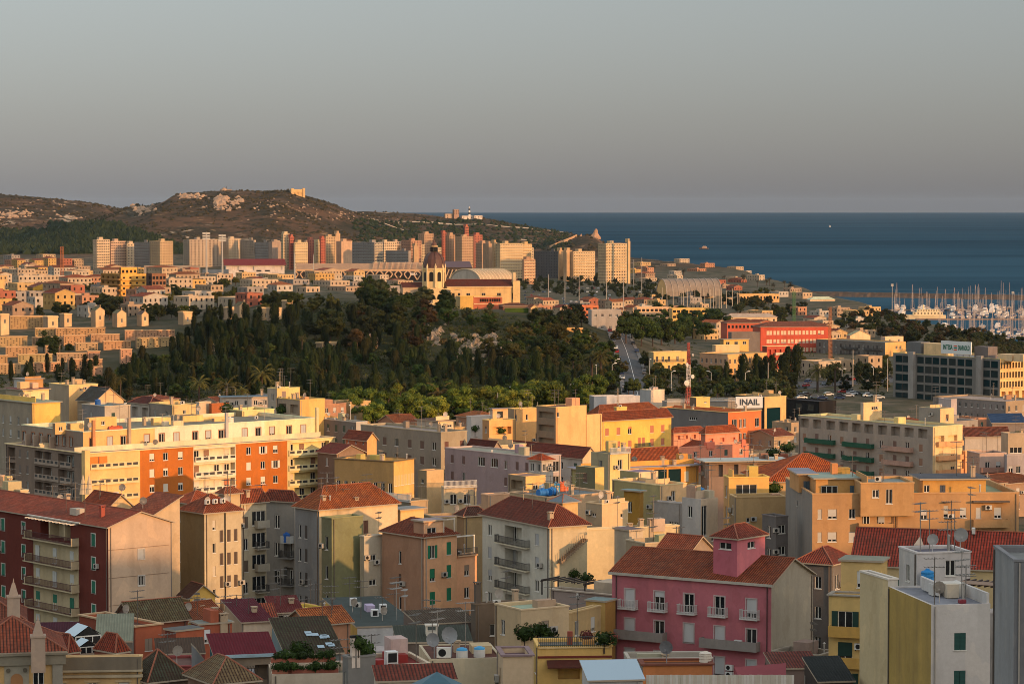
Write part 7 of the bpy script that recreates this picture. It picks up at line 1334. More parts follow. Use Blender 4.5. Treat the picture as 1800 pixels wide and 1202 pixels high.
b = B('house', 'old brown stone house with a grey tank and a chimney stack', 'house', 828, 836, 930, 1062, 330, 24, cl=(110, 96, 82), cr=(124, 104, 84), roof='flat', par=.4, rc=(100, 84, 70), mat='old', wr=[('g', .7, 1.4, 2.4, 4, 1, [866])], clutter=3)
b.put('chimney', CHIM[1], (.4, .4, b.h + .8), 0, (110, 96, 84))
B('house', 'red corrugated awning roof at the bottom edge', 'roof', 640, 664, 800, 1197, 236, 10, cl=(196, 180, 160), roof='shedY', rh=.8, rc=(132, 56, 44), over=.2, l=2.4)
p_ = at(768, 1195, 226); mb = MB()
for k in range(8): a, c_ = 2 * math.pi * k / 8, 2 * math.pi * (k + 1) / 8; mb.face([(2.3 * math.cos(a), 2.3 * math.sin(a), -.4), (2.3 * math.cos(c_), 2.3 * math.sin(c_), -.4), (0, 0, .7)], 0)
pg = thing('parasol', 'large teal garden parasol opened at the bottom edge', 'parasol', p_); ob('canopy', mb.mesh('canopy', [M['paint']]), pg, color=(60, 96, 108)); mb = MB(); mb.tube((0, 0, -6), (0, 0, .75), .06); ob('pole', mb.mesh('pole', [M['iron']]), pg)
b = B('house', 'cream terrace house with rounded corner and pale roof deck', 'house', 872, 916, 1000, 1072, 318, 30, cl=(206, 176, 134), cr=(206, 178, 138), roof='flat', par=.35, rc=(170, 172, 172), wl=[('g', .9, 1.7, 1.6, 3, 1, [884])], l=6)
B('house', 'plain stucco box house behind the planted terrace', 'house', 988, 1000, 1056, 1078, 322, 58, cl=(160, 144, 116), cr=(190, 160, 110), roof='flat', par=.35, rc=(170, 172, 172), mat='old')
B('house', 'ochre hut tucked against the pink block\'s left corner', 'house', 1030, 1064, 1082, 1058, 330, 58, cl=(196, 156, 84), cr=(170, 126, 62), roof='flat', par=0, rc=(140, 146, 150), over=.15, wl=[('d', .4, .6, 1, 3, 1, 1)])
b = B('house', 'cream house with lilac cornice below the planted terrace', 'house', 876, 884, 936, 1152, 262, 6, cl=(206, 180, 146), cr=(212, 184, 148), roof='flat', par=.5, rc=(130, 110, 100), trim=(150, 126, 126), wr=[('s', .9, 1.7, 1.55, 3, 1, [892], (170, 164, 170))], l=5)
b = B('house', 'yellow terrace house with a glass railing and a brick red awning', 'house', 938, 945, 1076, 1136, 282, 4, cl=(196, 160, 84), cr=(222, 178, 96), roof='flat', par=.3, rc=(120, 104, 90), l=5, wr=[('x', 2.2, 1.2, 2.1, 3, 1, [1000], None, 1.0), ('d', .9, 1.0, 2.2, 3, 1, [1038])])
b.balcony('R', 946, 1070, .02, 'bars', (224, 190, 130), .15, (40, 62, 60)); PLANT_B = b
mb = MB(); mb.face([(.9, -.02, b.h - 1.35), (5.8, -.02, b.h - 1.35), (5.8, -1.3, b.h - 1.9), (.9, -1.3, b.h - 1.9)]); mb.face([(.9, -1.3, b.h - 1.9), (5.8, -1.3, b.h - 1.9), (5.8, -1.3, b.h - 2.0), (.9, -1.3, b.h - 2.0)]); b.part('awning', mb, 'tile', (110, 44, 38)); b.box('red_band', 0, -.12, b.h - 1.15, b.w, 0, b.h - .95, (120, 52, 40))
mb = MB(); mb.tube((0, 0, 0), (0, 0, 1.7), .28, n=10); b.part('brick_flue', mb, 'plaster', (150, 74, 56), (b.u('R', 1003), .7, b.h - .3))
B('house', 'grey white terrace with long parapet before the pink block', 'house', 1096, 1104, 1252, 1158, 272, 3, cl=(170, 164, 154), cr=(176, 166, 150), roof='flat', par=.8, rc=(140, 134, 126), l=4)
b = B('house', 'orange hut with a rusty parapet edge and an arched niche', 'house', 1122, 1130, 1252, 1168, 266, 3, cl=(130, 120, 108), cr=(206, 126, 66), roof='flat', par=.2, rc=(110, 70, 54), l=3, trim=(128, 74, 56))
tag(ob('water_tank', VTANK, None, at(1240, 1163, 268), 0, (214, 200, 180), (.9, .9, .7)), 'cream water tank on the orange hut\'s right end', 'water tank', 'water tanks on the flat roofs')
o = b.put('satellite_dish', DISH, (b.u('R', 1174), 1.0, b.h - .2), -.3, (140, 138, 138)); o.scale = (1.2,) * 3
# picket screen
pk = thing('fence', 'pale picket screen along the bottom edge before the orange hut', 'fence', at(1138, 1225, 250)); L_ = hx(1400, 250) - hx(1138, 250); pm = None
for k in range(56):
    if pm is None: mb = MB(); mb.box(-.11, -.03, 0, .11, .03, 2.0); pm = mb.mesh('slat', [M['paint']])
    ob('slat', pm, pk, (k * L_ / 56, 0, random.uniform(-.02, .02)), 0, random.choice([(196, 188, 172), (186, 176, 158), (204, 196, 184)]))
aw = thing('awning', 'faded red slanted awning beside the pale picket screen', 'awning', at(1340, 1172, 262)); mb = MB(); mb.face([(-2.6, 0, 0), (2.2, 0, .4), (2.0, -2.0, -.7), (-2.2, -2.0, -1.0)]); mb.face([(-2.6, 0, -.05), (-2.2, -2, -1.05), (2.0, -2.0, -.75), (2.2, 0, .35)]); ob('canvas', mb.mesh('canvas', [M['paint']]), aw, color=(136, 56, 60))
mb = MB()
for k in range(6): x = -2.2 + 4.2 * k / 5; mb.tube((x, -2, -1 + .06 * k), (x, -2, -3), .04, n=4)
ob('posts', mb.mesh('posts', [M['paint']]), aw, color=(200, 196, 190))
B('house', 'low rose tiled roof right of the faded red awning', 'roof', 1356, 1362, 1440, 1175, 288, 6, cl=(130, 110, 100), roof='shedY', rh=.8, rc=(128, 60, 58), over=.2, l=5)
B('house', 'dark slatted yard roof below the yellow apartment house', 'roof', 1430, 1440, 1500, 1198, 262, 10, cl=(70, 60, 54), roof='shedY', rh=1.4, rc=(40, 38, 38), rmat='sheet', over=.2, l=5)
gh = B('house', 'pale blue glass roofed veranda at the bottom edge', 'veranda', 1030, 1036, 1130, 1196, 248, 8, cl=(180, 176, 170), roof='shedY', rh=1.0, rc=(150, 176, 190), rmat='skyroof', over=.2, l=4)
# ------------------------------------------------------------------ vegetation
def cards(mb, c, rad, n, size, up=.0, squash=1.0):
    for k in range(n):
        a = random.uniform(0, 6.2832); z = random.uniform(-1, 1); q = math.sqrt(1 - z * z); nrm = Vector((q * math.cos(a), q * math.sin(a), z)); r = random.uniform(.72, 1.06)
        p = Vector((c[0] + nrm.x * rad[0] * r, c[1] + nrm.y * rad[1] * r, c[2] + nrm.z * rad[2] * r))
        nn = (nrm + Vector((random.gauss(0, .45), random.gauss(0, .45), random.gauss(0, .45) + up))).normalized()
        u = nn.orthogonal().normalized(); u = Matrix.Rotation(random.uniform(0, 6.28), 3, nn) @ u; w = nn.cross(u); s_ = size * random.uniform(.6, 1.3)
        A, Bq, Cq, D = p - u * s_, p + w * s_ * .55 + nn * s_ * .2, p + u * s_, p - w * s_ * .55 + nn * s_ * .2
        mb.face([A, Bq, Cq]); mb.face([A, Cq, D])
def core(mb, c, rad, n=6):
    mb.lathe([(0.001, -rad[2])] + [(rad[0] * math.sin(math.pi * k / 5), -rad[2] * math.cos(math.pi * k / 5)) for k in range(1, 5)] + [(0.001, rad[2])], n, 0, c)
def weld_cards(mb, name): return weld(mb.mesh(name, [M['leaf']]), .0001)
def trunk_mesh(h, r, limbs=()):
    mb = MB(); mb.tube((0, 0, -.8), (0, 0, h * .5), r, r * .8, n=6); mb.tube((0, 0, h * .5), (.15, .1, h), r * .8, r * .5, n=6)
    for (a, b_) in limbs: mb.tube(a, b_, r * .45, r * .2, n=5)
    return mb.mesh('trunk', [M['bark']])
def cypress_proto(hh, rr):
    mb = MB(); n = int(hh * 70); core(mb, (0, 0, hh * .52), (rr * .62, rr * .62, hh * .44), 7)
    for k in range(n):
        f = random.random() ** .75; z = .6 + f * (hh - .6); r = rr * (min(1.0, .62 + f * 1.1) if f < .55 else math.sqrt(max(.02, 1 - ((f - .55) / .47) ** 2))) * random.uniform(.8, 1.06); a = random.uniform(0, 6.2832)
        r *= 1 + .18 * math.sin(3 * a + z * .7)
        p = Vector((r * math.cos(a), r * math.sin(a), z)); o = Vector((math.cos(a), math.sin(a), .15)); t = Vector((-math.sin(a), math.cos(a), random.uniform(-.3, .3))); s_ = random.uniform(.22, .46); u_ = Vector((0, 0, 1)) + o * random.uniform(0, .5)
        mb.face([p - t * s_ * .6, p + t * s_ * .6, p + u_ * s_ * 1.9 + t * s_ * .1])
    return mb.mesh('crown', [M['leaf']]), trunk_mesh(1.6, .25)
def pine_proto(hh, rr, nc, size, low=.3):
    mb = MB(); limbs = []
    for k in range(int(nc * 1.9)):
        a = random.uniform(0, 6.2832); q = math.sqrt(random.random()) * rr * .78; f = random.random(); z = hh * (low + (1 - low) * (f * math.sqrt(max(.05, 1 - (q / rr) ** 2)))) * .93
        c = (q * math.cos(a), q * math.sin(a), z); r0 = rr * random.uniform(.2, .36); rad = (r0, r0, r0 * random.uniform(.55, .8)); core(mb, c, tuple(v * .74 for v in rad)); cards(mb, c, rad, int(64 * (r0 / 1.3) ** 1.5) + 30, size * .8, .35); limbs.append(((0, 0, hh * random.uniform(.3, .55)), (c[0] * .8, c[1] * .8, c[2])))
    return mb.mesh('crown', [M['leaf']]), trunk_mesh(hh * .62, .028 * hh, limbs[:7])
def palm_proto(hh, nf, ln):
    mb = MB()
    for k in range(nf):
        a = k * 2.39996; el = random.uniform(-.35, 1.25); d = Vector((math.cos(a) * math.cos(el), math.sin(a) * math.cos(el), math.sin(el))); p = Vector((0, 0, hh)); side = Vector((-math.sin(a), math.cos(a), 0)); L_ = ln * random.uniform(.85, 1.1); prev = p
        for q in range(7):
            nx = prev + d * L_ / 7; d = (d + Vector((0, 0, -.16 - .04 * q))).normalized(); wd = L_ * .15 * math.sin(math.pi * (q + .9) / 8.2)
            for s_ in (-1, 1):
                for e in (0, .5):
                    b0 = prev.lerp(nx, e); tip = b0 + side * s_ * wd + d * wd * .7 + Vector((0, 0, -wd * .45)); mb.face([b0, b0 + (nx - prev) * .42, tip])
            prev = nx
    t = MB(); t.tube((0, 0, -.8), (0, 0, hh * .5), .34, .28, n=7); t.tube((0, 0, hh * .5), (0, 0, hh), .28, .36, n=7); t.tube((0, 0, hh - .8), (0, 0, hh + .2), .55, .3, n=7)
    return mb.mesh('crown', [M['leaf']]), t.mesh('trunk', [M['bark']])
PROTO = {'cypress': [cypress_proto(12, 1.7), cypress_proto(10.5, 1.9), cypress_proto(13, 1.45), cypress_proto(9, 2.3)],
         'pine': [pine_proto(9, 4.0, 13, .42), pine_proto(8, 3.2, 11, .4, .2), pine_proto(10, 4.4, 16, .45, .4), pine_proto(7.5, 4.2, 12, .42, .35), pine_proto(9.5, 3.4, 13, .42, .15)],
         'palm': [palm_proto(5.5, 34, 3.6), palm_proto(8.5, 30, 3.3), palm_proto(4.2, 36, 3.8)], 'shrub': []}
for k in range(3):
    mb = MB(); core(mb, (0, 0, .4), (.5, .5, .45)); cards(mb, (0, 0, .45), (.75, .75, .6), 110, .17); cards(mb, (.5, .2, .4), (.5, .5, .45), 40, .2); PROTO['shrub'].append((mb.mesh('crown', [M['leaf']]), trunk_mesh(.5, .06)))
NAMES = {'cypress': ('cypress_tree', 'tree'), 'pine': ('pine_tree', 'tree'), 'palm': ('palm_tree', 'palm'), 'shrub': ('shrub', 'shrub')}
CROWN_Z = {'cypress': (12, 10.5, 13, 9), 'pine': (9, 8, 10, 7.5, 9.5), 'palm': (7, 10, 5.8), 'shrub': (1.2, 1.2, 1.2)}
def plant(kd, p, hgt, col, label, group=None, rg=random, name=None):
    i = rg.randrange(len(PROTO[kd])); cr, tk = PROTO[kd][i]; s_ = hgt / CROWN_Z[kd][i]
    t = thing(name or NAMES[kd][0], label, NAMES[kd][1], p, rg.uniform(0, 6.28), group); t.scale = (s_ * rg.uniform(.88, 1.15), s_ * rg.uniform(.88, 1.15), s_)
    v = rg.uniform(.8, 1.2); ob('crown', cr, t, color=tuple(int(min(255, q * v)) for q in col)); ob('trunk', tk, t); return t
def inside(px, py, poly):
    c = False
    for (x0, y0), (x1, y1) in zip(poly, poly[1:] + poly[:1]):
        if (y0 > py) != (y1 > py) and px < x0 + (py - y0) / (y1 - y0) * (x1 - x0): c = not c
    return c
def grove(kd, poly, n, hmin, hmax, col, label, group, sep=3.0, seed=1, d0=300, cols=None, keep=False, name=None, ks=14):
    rg = random.Random(seed); xs_, ys_ = [q[0] for q in poly], [q[1] for q in poly]; got = []; tr = 0
    while len(got) < n and tr < n * 30:
        tr += 1; px, py = rg.uniform(min(xs_), max(xs_)), rg.uniform(min(ys_), max(ys_))
        if not inside(px, py, poly): continue
        g = ground_hit(px, py, d0)
        if not g or g.z < .2 or any((g.x - q.x) ** 2 + (g.y - q.y) ** 2 < sep * sep for q in got): continue
        h = rg.uniform(hmin, hmax)
        if keep:
            a, pt = px_of(g + Vector((0, 0, h))); 
            if not clear(a - 5, a + 5, pt, g.y, ks): continue
        got.append(g); plant(kd, g, h, rg.choice(cols) if cols else col, label, group, rg, name)
CY, PI_, BR = (44, 52, 30), (52, 58, 30), (92, 98, 34)
WOOD = [(165, 700), (180, 660), (330, 632), (350, 600), (420, 590), (470, 606), (560, 616), (640, 632), (770, 636), (900, 650), (1000, 660), (1060, 700), (1000, 724), (860, 726), (720, 740), (560, 742), (420, 712), (300, 706)]
grove('cypress', WOOD, 210, 7, 11, CY, 'dark cypress in the crowded grove on the slope below the basilica', 'cypresses of the hillside grove', 2.6, 31, 700, [(48, 62, 36), (54, 64, 36), (44, 58, 38), (68, 66, 40), (58, 68, 36)])
grove('pine', WOOD, 230, 4, 7, PI_, 'dark broad crowned tree among the crowded grove\'s cypresses', 'broad trees of the hillside grove', 3.6, 32, 700, [(58, 76, 36), (72, 84, 40), (78, 76, 44), (50, 68, 36)], name='broadleaf_tree')
grove('cypress', [(400, 612), (470, 560), (560, 545), (640, 560), (700, 590), (740, 620), (600, 626)], 40, 7, 11, CY, 'tall cypress between the tombs on the upper slope', 'cypresses of the upper slope', 6, 33, 700)
grove('pine', [(520, 590), (620, 560), (760, 560), (760, 620), (600, 620)], 26, 6, 11, PI_, 'big spreading pine among the upper slope tombs', 'pines of the upper slope', 9, 34, 700, [(60, 62, 30), (52, 60, 32), (74, 58, 36)])
grove('pine', [(640, 520), (720, 506), (775, 535), (800, 556), (900, 566), (900, 582), (790, 577), (640, 560)], 46, 6, 11, PI_, 'dark pine on the hilltop before the basilica', 'pines before the basilica', 6, 35, 900, [(54, 70, 32), (62, 76, 36), (78, 80, 54)])
grove('pine', [(850, 590), (1010, 580), (1080, 620), (1080, 690), (980, 700), (860, 660)], 52, 5, 10, PI_, 'bushy tree on the rocky slope left of the hill road', 'bushy trees left of the hill road', 5, 36, 700, [(66, 80, 34), (56, 70, 34), (80, 76, 40)], name='bushy_tree')
grove('pine', [(562, 756), (580, 722), (720, 722), (900, 722), (1040, 712), (1050, 726), (880, 744), (640, 758)], 44, 8, 13, BR, 'bright sunlit green pine along the grove\'s lower edge', 'bright pines at the grove\'s lower edge', 5, 37, 600, [(106, 116, 44), (92, 106, 40), (120, 122, 48), (78, 94, 40)], name='pine_tree')
grove('pine', [(1095, 610), (1100, 570), (1150, 560), (1275, 575), (1260, 600), (1130, 612)], 30, 11, 16, PI_, 'big umbrella pine right of the hill road', 'umbrella pines right of the hill road', 7, 38, 900, [(60, 74, 34), (68, 80, 36)], name='umbrella_pine')
grove('pine', [(940, 572), (1030, 566), (1035, 580), (945, 584)], 9, 7, 10, PI_, 'dark round tree on the terrace above the tan retaining wall', 'trees above the retaining wall', 5, 39, 900)
grove('cypress', [(1270, 690), (1290, 664), (1400, 664), (1400, 690)], 12, 9, 14, (46, 54, 30), 'tall pointed cypress before the long peach block', 'cypresses before the peach block', 5, 40, 700)
grove('pine', [(1255, 692), (1380, 690), (1400, 700), (1300, 706)], 14, 5, 8, (66, 76, 34), 'leafy park tree before the long peach block', 'park trees before the peach block', 5, 41, 700, [(66, 76, 34), (84, 90, 60)], name='park_tree')
grove('pine', [(1440, 690), (1450, 668), (1560, 660), (1560, 690)], 16, 5, 9, (52, 58, 32), 'dark street tree between the grey slab and the bank', 'street trees before the bank', 6, 42, 700, name='street_tree')
grove('pine', [(1470, 590), (1490, 560), (1540, 548), (1600, 572), (1680, 592), (1800, 618), (1800, 645), (1620, 612)], 95, 6, 10, (54, 62, 32), 'stone pine in the belt before the marina', 'stone pines before the marina', 6, 43, 1300, [(54, 62, 32), (60, 66, 36), (48, 56, 32), (74, 62, 42)], name='stone_pine')
grove('palm', [(1640, 615), (1800, 632), (1800, 660), (1680, 640)], 26, 7, 10, (72, 70, 40), 'tall palm in the row before the marina', 'palms before the marina', 6, 44, 1200)
grove('pine', [(-10, 560), (0, 530), (130, 540), (270, 545), (350, 560), (260, 570), (120, 556)], 48, 6, 10, (52, 58, 30), 'dark tree among the houses above the cemetery', 'trees above the cemetery', 7, 45, 1000, keep=True, name='broadleaf_tree')
grove('cypress', [(-10, 668), (60, 655), (180, 655), (180, 675), (60, 684)], 16, 6, 8.5, CY, 'cypress at the lower edge of the cemetery terraces', 'cypresses below the terraces', 6, 46, 800)
grove('pine', [(70, 632), (75, 600), (115, 600), (135, 626)], 7, 5, 8, (56, 66, 30), 'round tree growing between the cemetery terraces', 'trees between the terraces', 5, 47, 900)
grove('cypress', [(290, 640), (330, 590), (400, 560), (470, 560), (420, 630)], 30, 6.5, 10, CY, 'cypress at the right end of the cemetery terraces', 'cypresses beside the terraces', 5, 48, 900)
grove('pine', [(860, 500), (1040, 488), (1160, 500), (1160, 530), (980, 520)], 150, 4, 8, (58, 66, 38), 'small dark tree on the flat ground beyond the basilica', 'trees beyond the basilica', 9, 49, 1700, name='shade_tree')
grove('pine', [(1130, 530), (1290, 520), (1420, 540), (1400, 560), (1280, 552)], 40, 5, 9, (56, 62, 36), 'tree in the park before the vaulted hall', 'park trees before the vaulted hall', 8, 50, 1700, name='park_tree')
grove('pine', [(640, 470), (900, 468), (1000, 480), (900, 488)], 26, 5, 9, (54, 56, 36), 'distant dark tree among the apartment towers', 'trees among the towers', 12, 51, 2700, keep=True, name='small_tree')
grove('palm', [(1130, 476), (1240, 484), (1400, 510), (1400, 516), (1230, 490)], 16, 6, 9, (70, 64, 42), 'seafront palm on the promenade', 'seafront palms', 14, 52, 2600)
GA, GB = (74, 80, 38), (88, 86, 44)
grove('pine', [(1100, 700), (1130, 640), (1135, 600), (1150, 600), (1146, 660), (1140, 700)], 7, 5, 8, GA, 'leafy roadside tree on the right kerb of the hill road', 'roadside trees right of the hill road', 4, 55, 800, name='roadside_tree')
grove('pine', [(1060, 700), (1080, 640), (1078, 600), (1090, 600), (1098, 640), (1096, 690)], 7, 4, 7, (74, 70, 40), 'leafy roadside tree on the left kerb of the hill road', 'roadside trees left of the hill road', 4, 56, 800, name='roadside_tree')
grove('pine', [(1135, 700), (1160, 640), (1420, 600), (1560, 610), (1560, 690), (1400, 705), (1250, 705)], 120, 4, 8, GA, 'low leafy tree between the buildings left of the bank', 'trees between the buildings left of the bank', 7, 57, 900, [GA, GB, (66, 76, 40)], keep=True, ks=95, name='street_tree')
grove('pine', [(-10, 545), (330, 520), (620, 512), (640, 545), (420, 560), (120, 560)], 110, 4, 9, GA, 'small leafy tree between the houses above the cemetery', 'small trees above the cemetery', 7, 58, 1100, [GA, GB, (66, 70, 38)], keep=True, name='garden_tree')
grove('pine', [(-10, 515), (340, 490), (720, 500), (720, 515), (300, 520)], 120, 4, 9, GA, 'small dark tree between the crowded far houses', 'trees between the far houses', 9, 59, 1600, [GA, GB, (62, 66, 38)], keep=True, name='small_tree')
grove('pine', [(1130, 515), (1290, 500), (1420, 530), (1420, 600), (1280, 590), (1130, 545)], 100, 4, 8, GA, 'low dark tree on the fairground flats', 'trees on the fairground flats', 9, 60, 1600, [GA, GB, (62, 66, 38)], keep=True, ks=60, name='park_tree')
ub = MB(); rg = random.Random(8)
for poly, n, s0, s1 in ((WOOD, 2600, .8, 2.0), ([(400, 640), (470, 545), (760, 520), (900, 560), (1080, 620), (1080, 690), (900, 660), (600, 640)], 3200, .7, 1.9), ([(0, 690), (0, 660), (180, 650), (180, 690)], 160, .7, 1.4), ([(560, 765), (560, 725), (1050, 712), (1050, 745), (800, 765)], 260, .8, 1.6), ([(1130, 700), (1150, 600), (1560, 610), (1560, 700)], 300, .6, 1.3)):
    xs_, ys_ = [q[0] for q in poly], [q[1] for q in poly]
    for k in range(n):
        px, py = rg.uniform(min(xs_), max(xs_)), rg.uniform(min(ys_), max(ys_))
        if not inside(px, py, poly): continue
        g = ground_hit(px, py, 700)
        if g: r_ = rg.uniform(s0, s1); cards(ub, (g.x, g.y, g.z + r_ * .4), (r_, r_, r_ * .8), 16, .5, .4)
kind(ob('undergrowth', ub.mesh('undergrowth', [M['leaf']]), color=(78, 82, 44)), 'stuff')
for (px, py, h, lab) in ((212, 706, 9.5, 'large sunlit palm left of the rooftop antennas below the grove'), (350, 706, 8.5, 'large palm standing behind the white ridged shed'), (398, 712, 9, 'tall palm left of the stair tower house'), (425, 716, 7, 'smaller palm nearest the stair tower house'),
                        (460, 700, 11, 'highest palm with a reddish fruit cluster behind the stair tower'), (484, 708, 8, 'palm hidden partly by the stair tower house'), (531, 624, 8, 'yellowish palm on the upper slope among the tombs'), (1040, 690, 15, 'tall palm left of the hill road'), (1056, 692, 16, 'tallest palm beside the hill road'), (1437, 690, 11, 'palm on the avenue left of the grey slab\'s end'), (1468, 690, 12, 'palm on the avenue before the grey slab\'s end'), (773, 728, 9, 'slim palm with a dry orange crown in the grove')):
    g = ground_hit(px, py, 500)
    if g: plant('palm', g, h, (104, 96, 48) if px != 773 else (112, 92, 52), lab)
grove('shrub', [(560, 752), (700, 738), (1040, 720), (1040, 740), (700, 764)], 60, 2, 3.5, (62, 78, 34), 'low green bush under the bright pines', 'bushes under the bright pines', 2.5, 53, 600)
grove('shrub', [(770, 590), (1000, 570), (1010, 610), (880, 650), (780, 640)], 60, 1.6, 3.6, (84, 84, 44), 'low bush on the rocky slope under the basilica', 'bushes on the rocky slope', 3, 54, 800, [(84, 84, 44), (66, 72, 34), (120, 100, 64)])
# rock faces on the basilica hill
def rockface(px0, px1, py0, py1, seed, name='rock_face'):
    rg = random.Random(seed); nx, ny = int((px1 - px0) / 3.5), int((py1 - py0) / 3.5); v = []; okk = True
    for j in range(ny + 1):
        for i in range(nx + 1):
            px, py = px0 + (px1 - px0) * i / nx, py0 + (py1 - py0) * j / ny; g = ground_hit(px, py, 700) or Vector((0, 1200, 0)); e = min(i, nx - i, j * 1.2, (ny - j)) / 5.0
            n_ = wob(px * 1.7, py * 2.3, 9, 1.4) + rg.uniform(-.9, .9); v.append(Vector((g.x + rg.uniform(-.5, .5), g.y - 3, g.z)) + Vector((0, -1, .45)) * (n_ * 1.1 - 2.6 + 3.8 * min(1, e)))
    f = [(j * (nx + 1) + i, (j + 1) * (nx + 1) + i, (j + 1) * (nx + 1) + i + 1, j * (nx + 1) + i + 1) for j in range(ny) for i in range(nx)]
    me = bpy.data.meshes.new(name); me.from_pydata(v, [], f); me.materials.append(M['rock']); kind(ob(name, me), 'structure')
tr_ = NT('cliff_rock'); q_ = tr_.wpos(); n_ = tr_.noise(.35, q_, 8, .7); tr_.set(Base_Color=tr_.mix(tr_.ramp(n_, .42, 0, .62, 1), lin((104, 88, 68)), lin((176, 148, 116))), Roughness=1.0); tr_.bump(n_, 1.0, .8); M['rock'] = tr_.m
rockface(786, 892, 576, 640, 3); rockface(735, 790, 566, 612, 4); rockface(890, 935, 588, 612, 5); rockface(1000, 1050, 582, 602, 6)
# ------------------------------------------------------------------ cemetery terraces and tombs
tk = 0; rg0 = random.Random(4)
POS = ['top row', 'second row', 'third row', 'fourth row', 'fifth row', 'lowest row']
for (p0, p1, yt, yb, lab) in ((18, 80, 556, 579, 'tall terrace wall beside the left belfry chapel'), (62, 98, 577, 592, 'short terrace wall below the tall mausoleum'), (98, 185, 577, 594, 'long pale terrace wall of the upper row'), (0, 48, 592, 611, 'terrace wall at the left edge in the third row'), (57, 110, 593, 608, 'terrace wall with a dark gap in the third row'), (112, 150, 590, 608, 'terrace wall right of the round trees in the third row'),
      (160, 210, 588, 604, 'terrace wall in the middle of the upper right row'), (220, 307, 581, 599, 'long sunlit terrace wall of the upper right row'), (10, 66, 610, 629, 'terrace wall with a shaded slot in the fourth row'), (80, 106, 608, 623, 'short terrace wall behind the round trees'), (133, 172, 603, 617, 'terrace wall of the fourth row near the middle'), (182, 230, 600, 615, 'terrace wall of the fourth row at the right'),
      (240, 334, 594, 612, 'longest sunlit terrace wall near the cypresses'), (32, 92, 623, 640, 'terrace wall of the fifth row at the left'), (100, 152, 621, 638, 'terrace wall of the fifth row in the middle'), (154, 176, 618, 634, 'shaded short terrace wall of the fifth row'), (0, 36, 640, 658, 'lowest terrace wall at the left edge'), (54, 112, 638, 655, 'lowest terrace wall before the shrubs'), (120, 180, 632, 652, 'lowest terrace wall nearest the cypress grove'), (0, 13, 625, 642, 'stub of terrace wall at the left edge'), (157, 180, 645, 662, 'bottom corner terrace wall beside the grove'), (212, 232, 614, 640, 'tall narrow terrace wall among the cypresses')):
    g = ground_hit((p0 + p1) / 2, yb, 700)
    if not g: continue
    w = (p1 - p0) / FPX * g.y; ncl = max(2, int(w / 1.3)); zt = at(p0, yt, g.y).z - g.z
    b = B('burial_wall', lab, 'burial wall', p0 - 3, p0, p1, yt, g.y, 14, cl=(160, 128, 96), cr=(rg0.randint(184, 206), rg0.randint(142, 160), rg0.randint(98, 116)), roof='flat', par=.15, rc=(130, 104, 80), l=4.5, mat='old', wr=[('xx-x-xxx--xx-xxxx-x', .56, .4, .7, .85, max(1, int((zt - .6) / .85)), min(26, ncl), None, .22)])
    b.box('coping', -.2, -.2, b.h, b.w + .2, .4, b.h + .3, (222, 184, 138))
    rg = random.Random(tk); tk += 1
for (xl, xc, xr, yt, yb, lab, dome) in ((-6, 1, 16, 552, 590, 'belfry chapel at the cemetery\'s left edge', 0), (82, 84, 102, 556, 582, 'small square tomb house beside the mausoleum', 0), (101, 113, 126, 551, 576, 'dark doored mausoleum with pilasters', 0), (163, 168, 184, 546, 576, 'ruined sandstone chapel with a pointed gable', 1), (192, 206, 222, 551, 576, 'rosy tomb hidden behind a round tree', 1), (246, 249, 261, 553, 574, 'little gabled chapel with a round window', 1), (318, 322, 338, 548, 572, 'striped stone tomb near the umbrella tree', 0), (395, 402, 412, 540, 562, 'cream tomb left of the blue roofed chapel', 0), (411, 421, 437, 537, 563, 'grey roofed chapel with an ornate gable', 1), (446, 461, 475, 541, 565, 'white cube tomb with a black door', 0), (474, 478, 495, 541, 565, 'white latticed tomb beside the white cube', 0), (495, 505, 514, 528, 552, 'brick red house behind the white tombs', 0), (552, 566, 607, 602, 614, 'pale tomb roof under the big pine', 0), (374, 380, 414, 605, 624, 'long cream shed wall among the cypresses', 0), (386, 390, 406, 590, 600, 'striped low tomb right of the terraces', 0)):
    g = ground_hit(xc, yb, 700)
    if not g: continue
    b = B('tomb', lab, 'tomb', xl, xc, xr, yt, g.y, 34, cl=(176, 148, 116), cr=(228, 186, 134), roof='gableR' if dome else 'flat', rh=1.6, par=.3, rc=(140, 120, 104), mat='old', l=5, wr=[('d', .9, 1.8, 2.4 if yb - yt > 22 else 1.0, 9, 1, 1)], over=.15)
    if not dome: b.box('cornice', -.25, -.25, b.h - .5, b.w + .25, 5.2, b.h - .2, (232, 196, 146))
    else: b.box('finial', b.w / 2 - .15, -.1, b.h + 1.5, b.w / 2 + .15, .2, b.h + 2.6, (226, 190, 140))
g = ground_hit(652, 612, 700)
if g:
    t = thing('tomb', 'round domed tomb with a pedimented porch in the grove', 'tomb', g, .2); mb = MB(); mb.tube((0, 0, -2), (0, 0, 3.0), 2.9, n=14); ob('drum', mb.mesh('drum', [M['old']]), t, color=(200, 150, 110)); mb = MB(); mb.lathe([(3.1, 3.0), (3.0, 3.8), (2.2, 5.0), (.9, 5.7), (0, 5.9)], 14); ob('dome', mb.mesh('dome', [M['old']]), t, color=(150, 124, 100)); mb = MB(); mb.box(-1.8, -3.6, -2, 1.8, -2.4, 2.2); mb.face([(-2, -3.65, 2.2), (2, -3.65, 2.2), (0, -3.65, 3.3)]); ob('porch', mb.mesh('porch', [M['old']]), t, color=(214, 164, 120)); mb = MB(); mb.box(-.6, -3.7, -2, .6, -3.6, 1.6); ob('door', mb.mesh('door', [M['dark']]), t)
